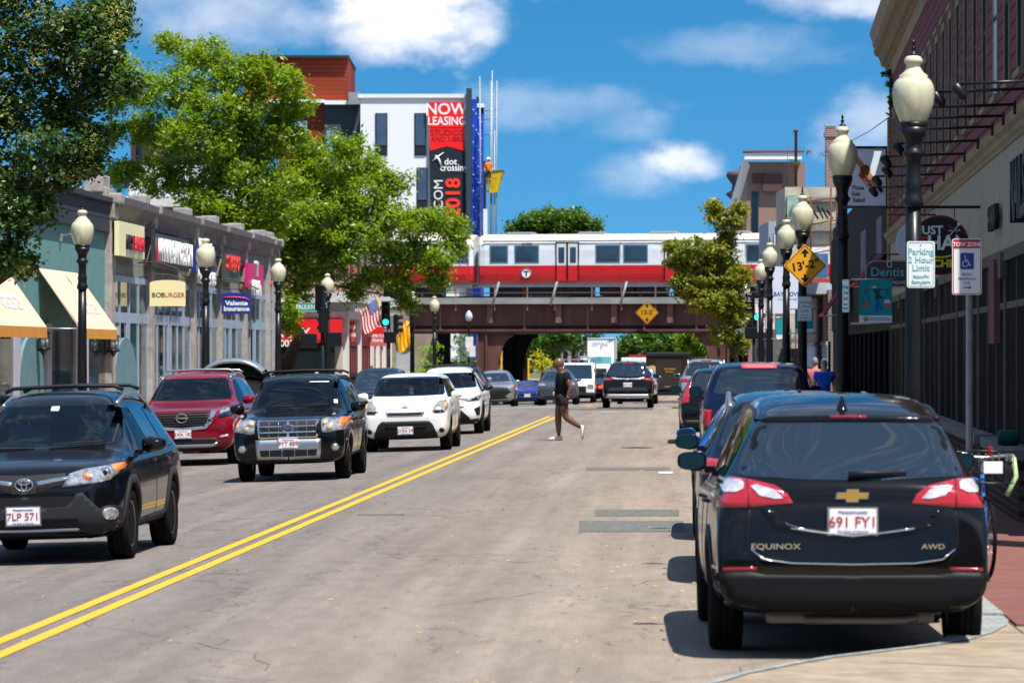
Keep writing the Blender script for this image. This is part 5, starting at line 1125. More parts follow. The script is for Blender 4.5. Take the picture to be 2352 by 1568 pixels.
def rav_white():
    L,W,H=4.6,1.845,1.67
    c=Car(L,W,H,suv(L,H,nose=.62,zn=.98,zc=1.12,dc=1.12,dr=2.05),P_WHITE,label='white crossover with black roof bars behind the white hatchback',name='crossover',wb=2.66,wr=.35,fa=.93,group='cars driving toward the camera')
    PB=M_('plastic_black')
    c.patch('front',[(.40,.86),(.60,.87),(.88,.96),(.89,.90),(.84,.82),(.62,.80)],.010,M_('clear_lens'),'headlight'); c.patch('front',[(0,.90),(.40,.88),(.60,.885),(.60,.87),(.40,.86),(0,.87)],.014,M_('chrome'),'grille_bar'); c.patch('front',[(.66,.85),(.80,.90),(.83,.84),(.70,.82)],.015,M_('dark_glass'),'lamp')
    c.patch('front',[(0,.86),(.40,.845),(.34,.80),(0,.80)],.006,PB,'grille'); c.patch('front',[(.28,.70),(.50,.68),(.45,.66),(.25,.67)],.008,PB,'air_intake')
    c.patch('front',[(0,.64),(.42,.60),(.62,.42),(.66,.27),(0,.26)],.010,PB,'lower_grille',res=.06); c.patch('front',[(.74,.62),(.87,.68),(.86,.48),(.80,.46)],.010,PB,'fog_light_recess')
    c.patch('front',[(.62,.36),(.92,.40),(.90,.26),(.6,.26)],.014,PB,'bumper_guard'); c.plate('front',0,.45,'5TG 418')
    c.glaze([(.60,1.515),(.66,1.44),(.76,1.17),(.74,1.135),(.3,1.12)],[(.55,1.50),(.66,1.15),(0,1.12)],sidewin(1.03,1.48,1.50,2.50,3.35,4.02))
    c.arches('plastic_black',.06,.012); c.patch('side',[(1.30,.24),(3.2,.24),(3.2,.38),(1.32,.34)],.014,PB,'sill_cladding',res=.15); c.seams((1.32,2.42,3.3)); c.mirror(1.62,1.12,M_('black_metal'),size=(.24,.16)); c.rails(2.0,3.95,.60,.07,'plastic_black',(2.3,3.4),.024)
    c.interior(2.25,(SKIN_D,mat('shirt_dark',(.04,.04,.06),.8),('none','driver in dark shirt at the wheel of the white crossover')),zs=1.12)
    c.place(-5.72,93.8,R(-.7)); seat_driver(c); return c
# ---------------------------------------------------------------- parked right: near black crossover seen from behind
def equinox():
    L,W,H=4.65,1.845,1.725
    rows=suv(L,H,zn=.95,zc=1.10,dc=1.2,dr=2.1,zb=1.02,dre=4.14,ztr=1.575,dtg=4.50,ztg=1.17,nose=.64,tail=.90,zl=.24)
    rows=rows[:-4]+[(4.50,.30,.99,1.185,.965,'h'),(4.565,.31,.95,1.12,.96,'h'),(4.60,.31,.84,1.00,.955,'h'),(4.625,.32,.70,.80,.955,'h'),(4.65,.36,.58,.62,.93,'h')]
    c=Car(L,W,H,rows,P_BLACK,wt=.60,label='black crossover parked nearest the camera at the right kerb, seen from behind',name='parked_car',wb=2.725,wr=.36,fa=.95,group='cars parked at the right kerb',lvl=3,rimmat='silver')
    PB=M_('plastic_black'); CH=M_('chrome')
    c.glaze(None,[(.55,1.53),(.62,1.50),(.72,1.26),(.735,1.20),(.68,1.185),(.3,1.165),(0,1.16)],sidewin(1.09,1.50,1.6,2.6,3.45,4.15),open_=False)
    c.patch('rear',[(0,1.585),(.50,1.575),(.60,1.545),(.55,1.53),(0,1.54)],.02,P_BLACK,'spoiler',res=.08); c.patch('rear',[(-.12,1.56),(.12,1.56),(.12,1.548),(-.12,1.548)],.025,M_('dark_red_lens'),'brake_light',mirror=False)
    tl=c.patch('rear',[(.385,1.015),(.42,1.075),(.50,1.125),(.66,1.16),(.845,1.185),(.90,1.17),(.905,.985),(.86,.985),(.64,.99)],.012,M_('red_lens'),'tail_light',res=.04)
    for i,o in enumerate(tl):
        sx=1 if i==0 else -1
        for pl in ([(.45,1.045),(.50,1.095),(.62,1.125),(.655,1.115),(.60,1.06),(.50,1.04)],[(.695,1.135),(.72,1.155),(.82,1.165),(.84,1.13),(.82,1.075),(.75,1.075),(.70,1.10)]):
            q=c.patch('rear',[(sx*x,z) for x,z in (pl if sx>0 else pl[::-1])],.018,M_('white_lens'),'reverse_lamp',parent=o,mirror=False,res=.03,skirt=0)
        c.line('rear',[(sx*.675,1.165),(sx*.672,.985)],.004,M_('black_paint'),'lens_seam',parent=o,off=.016)
    h,n=c.hit('rear',0,1.065); F_=Matrix.Translation((0,h.y+.012,1.065))@Matrix.Rotation(PI,4,'Z')@Matrix.Rotation(PI/2,4,'X')@Matrix.Diagonal((1,1,1,1))
    bt_=[(-.10,-.018),(-.038,-.018),(-.038,-.036),(.034,-.036),(.040,-.018),(.092,-.018),(.10,.018),(.040,.018),(.040,.036),(-.032,.036),(-.038,.018),(-.092,.018)]
    mb=MB(); mb.prism(bt_,0,.01,F_); bd=mb.build('badge',mat('gold',(.75,.48,.12),.3,.8),c.root); mb=MB(); mb.prism([(x*1.1,y*1.2) for x,y in bt_],-.008,.004,F_); mb.build('badge_rim',CH,bd)
    c.patch('rear',[(-.20,.99),(.20,.99),(.20,.81),(-.20,.81)],-.0,P_BLACK,'plate_recess',mirror=False) if False else None
    c.plate('rear',0,.90,'691 FY1',w=.305,h=.16)
    c.patch('rear',[(.52,.985),(.60,.985),(.50,.87),(.38,.835),(0,.79),(0,.815),(.34,.862),(.44,.895)],.014,M_('silver') if False else P_BLACK,'garnish',res=.05,skirt=.02)
    c.line('rear',[(-.40,.853),(-.2,.825),(0,.803),(.2,.825),(.40,.853)],.007,CH,'chrome_strip',off=.016)
    c.line('rear',[(-.66,.72),(-.58,.655),(-.4,.63),(0,.622),(.4,.63),(.58,.655),(.66,.72)],.006,CH,'chrome_strip',off=.008)
    c.patch('rear',[(0,.745),(.60,.745),(.60,.66),(0,.64)],.003,M_('dark_glass') if False else P_BLACK,'hatch_lower',skirt=0) if False else None
    c.wtext('rear','EQUINOX',-.50+.0,.735,.052,CH,sx=1.35,off=.006) if False else c.wtext('rear','EQUINOX',.50,.735,.052,CH,sx=1.35,off=.008); c.wtext('rear','AWD',-.52,.735,.048,CH,sx=1.3,off=.008)
    c.patch('rear',[(.62,.605),(.885,.60),(.885,.575),(.63,.58)],.014,M_('dark_red_lens'),'reflector')
    c.patch('rear',[(0,.55),(.56,.555),(.66,.575),(.93,.565),(.93,.42),(.86,.335),(.70,.325),(0,.32)],.016,mat('bumper_plastic',(.008,.0085,.010),  .5,spec=.12),'rear_bumper',res=.06,skirt=.03)
    # seams of the hatch, lamps
    c.line('rear',[(-.665,.985),(-.68,.80),(-.665,.70),(-.60,.60)],.004,M_('black_paint'),'hatch_seam',off=.001,mirror=True)
    # wiper
    h1,n1=c.hit('rear',-.02,1.20)
    ys=lambda x,z:c.hit('rear',x,z)[0].y+.03
    mb=MB(); mb.tube([(.02,ys(.02,1.195),1.195),(-.1,ys(-.1,1.205)+.012,1.208),(-.36,ys(-.36,1.215),1.212)],[.024,.018,.008],8); mb.build('wiper',PB,c.root)
    c.arches('plastic_black',.055,.010,); c.patch('side',[(1.32,.25),(3.25,.25),(3.25,.38),(1.32,.36)],.012,PB,'sill_cladding',res=.15,skirt=.03); c.seams((1.36,2.52,3.40)); c.handles((2.32,3.22),.98)
    c.line('left',[(1.6,1.06),(2.6,1.07),(3.9,1.10)],.007,CH,'belt_trim'); c.line('right',[(1.6,1.06),(2.6,1.07),(3.9,1.10)],.007,CH,'belt_trim')
    c.mirror(1.72,1.21,size=(.215,.15))
    c.rails(2.1,4.0,.60,.02,'black_metal',(),.014)
    # shark fin
    cc,nn=c.hit('top',.03,3.95); mb=MB(); 
    mb.add([(.03-.035,3.88-L/2+.16,cc.z-.02),(.03+.035,3.88-L/2+.16,cc.z-.02),(.03+.035,3.88-L/2-.08,cc.z-.01),(.03-.035,3.88-L/2-.08,cc.z-.01),(.03-.008,3.88-L/2+.13,cc.z+.075),(.03+.008,3.88-L/2+.13,cc.z+.075)],[(0,1,5,4),(1,2,5),(2,3,4,5),(3,0,4)],True); mb.build('aerial',P_BLACK,c.root)
    mb=MB(); mb.rbox(-.55,.55,L/2-.95,L/2-.25,.22,.30,.03); mb.tube([(-.5,L/2-.35,.27),(-.35,L/2-.18,.25),(.3,L/2-.2,.25)],.03,8); mb.build('exhaust',mat('dull_metal',(.18,.16,.14),.5,.6),c.root)
    mb=MB(); mb.box(-.74,.74,-L/2+.5,L/2-.4,.30,.42); mb.build('underbody',M_('rubber'),c.root)
    c.place(1.07,24.95,PI+R(1.3)); return c
def rear_suv(u,v,L,W,H,pm,label,lamp='low',rails=None,wt=.58,group='cars parked at the right kerb',zb=1.0,fin=True,hatch=None,name='parked_car',rz=0,plate='4KD 207',mir=(.24,.17),nosecut=True,bumper='plastic_black',tail=.90,extra=None,dre=None,priv=True,mcol=None,wr=.35):
    dre=dre or L-.5
    rows=suv(L,H,zn=zb-.04,zc=zb+.12,dc=1.2,dr=2.0,zb=zb,dre=dre,ztr=H-.07,dtg=L-.16,ztg=zb+.14,tail=tail)
    c=Car(L,W,H,rows,pm,wt=wt,label=label,name=name,group=group,wb=L*.585,wr=wr,fa=.93)
    zg=zb+.16; x0=W/2
    c.glaze(None,[(x0*.63,H-.13),(x0*.77,zg+.03),(x0*.70,zg),(0,zg-.02)],sidewin(zb+.07,H-.15,1.55,2.55,L-1.15,L-.45),open_=False)
    if lamp=='low': c.patch('rear',[(x0*.52,zb-.02),(x0*.60,zb+.06),(x0*.97,zb+.08),(x0*.975,zb-.06),(x0*.62,zb-.06)],.012,M_('red_lens'),'tail_light')
    elif lamp=='tall': 
        c.patch('rear',[(x0*.74,zb+.10),(x0*.66,H-.16),(x0*.72,H-.16),(x0*.86,zb+.10),(x0*.97,zb+.0),(x0*.95,zb-.14),(x0*.76,zb-.10)],.016,M_('red_lens'),'tail_light')
    elif lamp=='below': c.patch('rear',[(x0*.80,zb-.12),(x0*.97,zb-.10),(x0*.97,zb-.40),(x0*.82,zb-.38)],.014,M_('red_lens'),'tail_light')
    elif lamp=='round': c.ell('rear',x0*.80,zb-.08,.13,.11,.014,M_('red_lens'),'tail_light')
    elif lamp=='wing': c.patch('rear',[(x0*.45,zb+.03),(x0*.55,zb+.08),(x0*.97,zb+.07),(x0*.97,zb-.03),(x0*.75,zb+.0)],.014,M_('red_lens'),'tail_light')
    c.patch('rear',[(0,.52),(x0*.97,.52),(x0*.92,.34),(0,.33)],.014,M_(bumper),'rear_bumper',res=.08)
    c.patch('rear',[(-.18,H-.085),(.18,H-.085),(.18,H-.115),(-.18,H-.115)],.012,M_('dark_red_lens'),'brake_light',mirror=False)
    c.plate('rear',0,zb-.16,plate)
    c.seams((1.36,2.5,L-1.25)); c.mirror(1.62,zb+.16,m=mcol,size=mir); c.handles((2.3,3.2),zb-.05)
    if rails: c.rails(2.05,L-.6,x0*.66,rails[1],rails[0],rails[2] if len(rails)>2 else (),.02)
    if fin: cc,nn=c.hit('top',0,L-.75); MB().add([(-.03,0,0),(.03,0,0),(.03,-.2,.01),(-.03,-.2,.01),(-.006,-.03,.075),(.006,-.03,.075)],[(0,1,5,4),(1,2,5),(2,3,4,5),(3,0,4)]).build('aerial',pm,c.root).location=(0,L-.65-L/2,cc.z-.02)
    if extra: extra(c)
    c.place(u,v,PI+rz); return c
def front_car(u,v,L,W,H,pm,label,group='cars driving toward the camera',zn=.95,zb=.97,wt=.56,rails=None,grille=None,sedan=False,rz=0,plate=None,name='car',lamp=None,q=.3,amber=False,z=None,mcol=None,nose=.68,silver_bumper=False):
    if sedan:
        rows=[(0,.38,.52,.58,nose,'h'),(.04,.3,.62,.70,nose+.1,'h'),(.14,.24,.68,.76,nose+.2,'h'),(.35,.2,.74,.82,.965,'h'),(.8,.2,.80,.90,1,'h'),(1.3,.2,.84,.97,1,'h'),(1.42,.2,.85,1.02,1,'g'),(1.75,.2,.86,1.20,1,'g'),(2.1,.2,.87,H-.06,1,'g'),(2.5,.2,.88,H,1,'g'),(3.1,.2,.9,H-.02,1,'g'),(3.5,.2,.91,H-.14,1,'g'),(3.9,.2,.92,1.10,.98,'g'),(4.1,.2,.92,1.03,.97,'h'),(L-.2,.25,.9,1.0,.95,'h'),(L-.04,.3,.75,.85,.88,'h'),(L,.4,.6,.68,.82,'h')]
    else: rows=suv(L,H,zn=zn,zc=zb+.13,dc=1.15,dr=1.98,zb=zb,dre=L-.45,ztr=H-.08,dtg=L-.15,ztg=zb+.14,nose=nose,q=q)
    c=Car(L,W,H,rows,pm,wt=wt,label=label,name=name,group=group,wb=L*.58,wr=.34 if not sedan else .32,fa=.92)
    x0=W/2; zc=(zb+.13) if not sedan else .97
    c.glaze([(x0*.62,H-.14),(x0*.70,H-.22),(x0*.82,zc+.06),(x0*.78,zc+.03),(.2,zc+.015)],None,[[(1.55,zc-.03),(2.4,zc-.02),(2.4,H-.17),(2.1,H-.19)],[(2.5,zc-.02),(3.3,zc),(3.2,H-.18),(2.5,H-.17)]],open_=False)
    zh=zn-.08 if not sedan else .68
    c.patch('front',[(x0*.50,zh-.05),(x0*.58,zh+.05),(x0*.94,zh+.10),(x0*.93,zh),(x0*.85,zh-.06)],.010,M_('clear_lens'),'headlight')
    if amber: c.patch('front',[(x0*.82,zh+.07),(x0*.95,zh+.09),(x0*.94,zh),(x0*.84,zh)],.016,M_('amber_lens'),'indicator')
    if grille: grille(c,zh)
    else: c.patch('front',[(0,zh+.03),(x0*.46,zh+.03),(x0*.40,zh-.10),(0,zh-.11)],.008,M_('plastic_black'),'grille')
    c.patch('front',[(0,.46),(x0*.6,.46),(x0*.66,.36),(0,.34)],.008,M_('plastic_black'),'lower_grille')
    if plate: c.plate('front',0,.52,plate)
    c.seams((1.36,2.45)); c.mirror(1.58,zc+.02,m=mcol,size=(.22,.15))
    if rails: c.rails(2.0,L-.6,x0*.66,rails[1],rails[0],rails[2] if len(rails)>2 else (),.02)
    c.place(u,v,rz,z); return c
rav_old(); escape(); pathfinder(); soul(); rav_white(); equinox()
# ================================================================ MORE VEHICLES
def lampface(x0,z): pass
# parked right row
rear_suv(1.05,33.0,4.5,1.84,1.66,P_DBLUE,'dark blue crossover with tall silver rail ends, second in the row at the right kerb',lamp='low',rails=('silver',.09),mir=(.22,.15),plate='8MC 260',wt=.60)
rear_suv(1.0,40.6,4.1,1.74,1.50,P_BLUE,'bright blue hatchback with round red tail light, third in the row at the right kerb',lamp='round',zb=.92,mir=(.22,.14),plate='2PW 915')
rear_suv(1.36,65.5,5.15,2.02,1.83,P_NAVY,'large dark blue sport utility vehicle with long red lamp over its dark rear window',lamp='below',zb=1.12,wt=.70,mir=(.22,.24),plate='5RD 730',fin=False,
    extra=lambda c:(c.patch('rear',[(-.30,1.765),(.30,1.765),(.30,1.70),(-.30,1.70)],.03,mat('brake_pink',(.75,.10,.12),.3),'brake_light',mirror=False,res=.1)),dre=4.75,wr=.38)
rear_suv(.92,83,4.6,1.89,1.66,P_BLACK,'black crossover with tall vertical red tail lights behind the large blue one',lamp='tall',mir=(.26,.16),plate='1FT 882')
rear_suv(1.4,98,4.6,1.85,1.70,P_DBLUE,'dark blue crossover with raised silver rail ends, fifth in the row at the right kerb',rails=('silver',.10),plate='7YK 301')
rear_suv(.95,137,4.9,1.95,1.80,P_SILVER,'silver sport utility vehicle with white roof box rail, far end of the right row',rails=('white_paint',.10,(3.9,)),plate='3LB 664')
# right lane ahead
def rav_new():
    def ex(c):
        x0=c.W/2
        c.patch('rear',[(0,1.06),(.36,1.08),(.60,1.12),(.60,1.09),(.42,1.02),(0,1.03)],.016,M_('silver'),'hatch_bar'); c.patch('rear',[(.10,.98),(.45,.98),(.60,.84),(.16,.80)],.006,M_('plastic_black'),'hatch_recess') if False else None
        c.patch('rear',[(0,.72),(.66,.72),(.74,.62),(.70,.58),(0,.58)],.018,M_('plastic_grey'),'bumper_step'); c.patch('rear',[(0,.50),(.72,.50),(.78,.40),(.70,.36),(0,.36)],.022,M_('silver'),'skid_plate')
        for sx in (-1,1): MB().lathe([(.045,0),(.045,.1),(.035,.1),(.035,.02)],12,Matrix.Translation((sx*.62,c.L/2-.05,.29))@Matrix.Rotation(-PI/2,4,'X')).build('tailpipe',M_('chrome'),c.root)
    rear_suv(-1.86,137.8,4.6,1.87,1.70,P_BLACK,'black crossover driving away in the right lane with silver bumper trim',lamp='wing',group='cars driving away',rails=('black_metal',.05),plate='2KV 559',name='crossover',mir=(.24,.17),extra=ex)
rav_new()
def pickup():
    L,W,H=5.6,2.0,1.88
    rows=[(0,.5,.8,.9,.85,'h'),(.05,.45,.9,1.05,.92,'h'),(.2,.4,1.0,1.18,.98,'h'),(1.3,.38,1.08,1.25,1,'h'),(1.4,.38,1.1,1.32,1,'g'),(1.9,.38,1.1,1.72,1,'g'),(2.2,.38,1.1,H,1,'g'),(3.2,.38,1.1,H,1,'g'),(3.75,.38,1.1,H-.05,1,'g'),(3.85,.38,1.1,1.45,1,'g'),(3.92,.38,1.1,1.2,1,'h'),(4.6,.4,1.1,1.19,1,'h'),(5.4,.42,1.1,1.19,1,'h'),(5.56,.45,1.05,1.17,.98,'h'),(L,.5,.9,1.0,.97,'h')]
    c=Car(L,W,H,rows,P_SILVER,wt=.70,label='silver pickup truck driving away ahead of the black crossover',cat='pickup truck',name='pickup_truck',group='cars driving away',wb=3.5,wr=.39,fa=.98)
    c.glaze(None,[(.60,1.78),(.70,1.34),(0,1.33)],[[(1.75,1.28),(2.6,1.28),(2.6,1.72),(2.1,1.72)],[(2.7,1.28),(3.5,1.28),(3.5,1.72),(2.7,1.72)]],open_=False)
    tl=c.patch('rear',[(.80,1.12),(.97,1.14),(.98,.80),(.82,.80)],.014,M_('red_lens'),'tail_light',res=.1)
    c.patch('rear',[(.84,1.02),(.93,1.02),(.93,.92),(.84,.92)],.022,M_('amber_lens'),'indicator'); c.patch('rear',[(0,.66),(.95,.66),(.93,.50),(0,.50)],.03,M_('chrome'),'rear_bumper'); c.plate('rear',0,.78,'6HW 124'); c.mirror(1.7,1.3,size=(.22,.2)); c.line('rear',[(-.78,1.14),(-.78,.7)],.006,M_('black_paint'),'tailgate_seam',mirror=True,off=0)
    c.place(-2.05,186,PI)
pickup()
def saloon_rear():
    L,W,H=4.7,1.8,1.44
    rows=[(0,.38,.52,.58,.7,'h'),(.1,.24,.68,.76,.9,'h'),(.35,.2,.74,.82,.965,'h'),(.8,.2,.80,.90,1,'h'),(1.3,.2,.84,.97,1,'h'),(1.42,.2,.85,1.02,1,'g'),(2.1,.2,.87,H-.06,1,'g'),(2.5,.2,.88,H,1,'g'),(3.1,.2,.9,H-.02,1,'g'),(3.5,.2,.91,H-.14,1,'g'),(3.85,.2,.93,1.14,.98,'g'),(4.0,.2,.93,1.06,.97,'h'),(4.5,.25,.92,1.04,.95,'h'),(4.62,.3,.80,.92,.92,'h'),(L,.4,.6,.68,.86,'h')]
    c=Car(L,W,H,rows,P_MAROON,wt=.55,label='maroon saloon car seen from behind, left of the black crossover ahead',cat='car',name='saloon_car',wb=2.7,wr=.32,fa=.95)
    c.glaze(None,[(.50,1.33),(.66,1.08),(0,1.06)],[[(1.6,.98),(2.4,.98),(2.4,1.3),(2.1,1.28)],[(2.5,.98),(3.4,1.0),(3.1,1.28),(2.5,1.3)]],open_=False)
    c.patch('rear',[(.50,.90),(.86,.93),(.86,.76),(.55,.76)],.012,mat('red_lit',(1,.06,.02),.3,emit=1.6),'tail_light'); c.plate('rear',0,.80,'9SA 413'); c.mirror(1.55,.98,size=(.2,.13)); c.patch('rear',[(0,.42),(.84,.42),(.8,.3),(0,.3)],.01,M_('plastic_black'),'lower_bumper')
    c.place(-5.2,222,PI)
saloon_rear()
# left side, farther
def slat(c,zh):
    c.patch('front',[(0,zh+.07),(.40,zh+.07),(.40,zh-.08),(0,zh-.08)],.010,M_('chrome'),'grille_surround')
    for i in range(7):
        x=-.345+.115*i; c.patch('front',[(x-.04,zh+.055),(x+.04,zh+.055),(x+.04,zh-.065),(x-.04,zh-.065)],.018,M_('plastic_black'),'grille_slot',mirror=False,skirt=0,res=.1)
front_car(-5.55,174,4.6,1.84,1.67,P_GREY,'grey crossover with seven slot grille coming toward the camera behind the walking man',grille=slat,plate='5WN 371',rails=('black_metal',.05),name='crossover',q=.9,nose=.8,zn=1.02)
front_car(-8.2,170,4.5,1.86,1.66,P_SILVER,'silver crossover with sharp dark grille pointed at the camera, far left kerb',plate=None,group='cars parked on the left',name='crossover',grille=lambda c,zh:c.patch('front',[(0,zh+.02),(.6,zh-.02),(.75,zh-.22),(.45,zh-.42),(0,zh-.42)],.010,M_('plastic_black'),'grille'),amber=True)
front_car(-7.75,135,4.7,1.88,1.70,P_DBLUE,'dark crossover just behind the white crossover, its mirror showing',group='cars driving toward the camera',name='crossover',mcol=P_SILVER,amber=True)
front_car(-7.75,196,4.3,1.76,1.34,P_COBALT,'small cobalt blue car with dark windscreen and amber indicator',sedan=True,plate='4TR 905',amber=True,group='cars driving toward the camera',name='saloon_car')
front_car(-6.9,205,4.5,1.82,1.55,P_BLACK,'black car partly hidden beside the grey crossover',group='cars driving toward the camera',name='crossover',mcol=P_WHITE)
front_car(-4.2,236,4.6,1.86,1.62,P_DBLUE,'dark blue crossover coming out from under the rail bridge before the white lorry',group='cars driving toward the camera',name='crossover')
front_car(-8.9,112,4.9,1.9,1.66,P_DBLUE,'dark blue parked crossover showing only its roof and mirror behind the black boxy one',group='cars parked on the left',name='parked_car',rails=('black_metal',.05),mcol=P_SILVER)
# parked hatch with raised tailgate, seen from behind over the red crossover
def open_hatch():
    L,W,H=4.5,1.84,1.62
    rows=suv(L,H,dre=L-.5,ztr=H-.08,dtg=L-.15,ztg=1.15)
    c=Car(L,W,H,rows,P_SILVER,label='parked silver crossover with its rear hatch raised, behind the red parked one',name='parked_car',group='cars parked on the left')
    c.glaze([(.58,1.49),(.64,1.42),(.75,1.16),(.2,1.12)],None,sidewin(1.05,1.46,1.5,2.5,3.35,4.0),open_=False); c.mirror(1.6,1.1)
    mb=MB(); hy=L/2-.75; vs=[]; n=14
    for j,(yy,zz) in enumerate(((0,1.60),(.25,1.88),(.7,2.02),(1.05,1.98))):
        for i in range(n+1): t=-1+2*i/n; vs.append((t*.78*(1-.05*j),hy+yy,zz-.26*abs(t)**2.6))
    fs=[(j*(n+1)+i,j*(n+1)+i+1,(j+1)*(n+1)+i+1,(j+1)*(n+1)+i) for j in range(3) for i in range(n)]
    vs2=[(x,y+.02,z-.07) for x,y,z in vs]; b=len(vs); mb.add(vs+vs2,fs+[tuple(k+b for k in f[::-1]) for f in fs]+[(i,i+b,i+1+b,i+1) for i in range(n)]+[(3*(n+1)+i+1,3*(n+1)+i+1+b,3*(n+1)+i+b,3*(n+1)+i) for i in range(n)],True); hm=mb.build('tailgate',P_SILVER,c.root)
    mb=MB(); vs=[]
    for j,(yy,zz) in enumerate(((.16,1.72),(.28,1.845),(.62,1.93))):
        for i in range(n+1): t=-1+2*i/n; vs.append((t*.66,hy+yy,zz-.22*abs(t)**2.6+.015-.0))
    mb.add([(x,y,z-.075-.02) for x,y,z in vs],[(j*(n+1)+i,(j+1)*(n+1)+i,(j+1)*(n+1)+i+1,j*(n+1)+i+1) for j in range(2) for i in range(n)],True); mb.build('rear_window',G_DARK,hm)
    c.place(-9.45,81.5,PI)
open_hatch()
# ---------------------------------------------------------------- box trucks
def wheelset(par,pos,wr=.48,tw=.28,m='galv'):
    mb=MB(); mb.lathe([(wr*.6,-tw*.3),(wr*.85,-tw/2),(wr,-tw/2+.04),(wr,tw/2-.04),(wr*.85,tw/2),(wr*.6,tw*.3)],28); tm=mb.mesh('wheel'); tm.materials.append(M_('rubber'))
    mb=MB(); mb.lathe([(wr*.6,-.05),(wr*.6,.06),(wr*.5,.04),(wr*.2,.02),(wr*.18,.08),(.001,.08)],20); rm=mb.mesh('rim'); rm.materials.append(M_(m))
    for x,y in pos:
        o=link('wheel',tm,None,par); o.location=(x,y,wr); o.rotation_euler=(0,PI/2*(1 if x>0 else -1),0); link('rim',rm,None,o)
def delivery():
    v=200; r=empty('delivery_truck',(-.57,v,G(-.6,v)),0,'dark brown delivery truck with rolled rear door and gold shield emblem','truck')
    W=2.36; H=2.62; mb=MB(); mb.rbox(-W/2,W/2,0,6.3,.62,H,.10); mb.build('body',P_BROWN,r)
    mb=MB(); mb.rbox(-W/2-.02,W/2+.02,-.06,.5,H-.16,H+.05,.05); mb.build('roof_cap',mat('cap_black',(.01,.009,.009),.5),r)
    mb=MB(); mb.box(-.66,.66,-.03,.02,.75,H-.35); d=mb.build('rear_door',stripes('brown_slats',(.022,.013,.008),(.008,.006,.005),.28,'z',.06,.5,.4,.1),r)
    mb=MB(); mb.box(-.2,.2,-.05,-.03,.85,.9); mb.build('handle',M_('chrome'),d)
    mb=MB(); sh=[(-.16,.13),(-.16,-.02),(-.12,-.12),(0,-.2),(.12,-.12),(.16,-.02),(.16,.13),(0,.18)]; mb.prism(sh,0,.02,FC(Vector((-.86,-.035,1.78)))@Matrix.Diagonal((1.15,1.15,1,1))); e=mb.build('shield_emblem',mat('emblem_gold',(.62,.36,.03),.5),r)
    for s_,x,z,sz in (('ups',-.86,1.75,.15),):
        o=text('lettering',s_,sz,FC(Vector((x,-.06,z))),P_BROWN,None,.003,sx=1.1,bold=.006); o.parent=r
    for s_,x,z in (('Worldwide',.05,1.80),('Services',.05,1.66)): o=text('lettering',s_,.13,FC(Vector((x,-.04,z))),M_('emblem_gold'),None,.003); o.parent=r
    mb=MB(); mb.rbox(-W/2,W/2,-.25,.05,.42,.60,.03); mb.build('rear_bumper',M_('black_metal'),r)
    for sx in (-1,1):
        mb=MB(); mb.rbox(sx*1.02-.06,sx*1.02+.06,-.03,.02,.95,1.1,.01); mb.build('tail_light',M_('red_lens'),r)
        mb=MB(); mb.tube([(sx*1.15,5.4,2.0),(sx*1.40,5.4,2.0)],.02); mb.rbox(sx*1.40-.10,sx*1.40+.10,5.35,5.42,1.7,2.15,.03); mb.build('wing_mirror',M_('black_metal'),r)
    wheelset(r,[(sx*.98,y) for sx in (-1,1) for y in (1.3,5.2)],.44); mb=MB(); mb.box(-1.0,1.0,.2,6.0,.45,.64); mb.build('chassis',M_('black_metal'),r)
delivery()
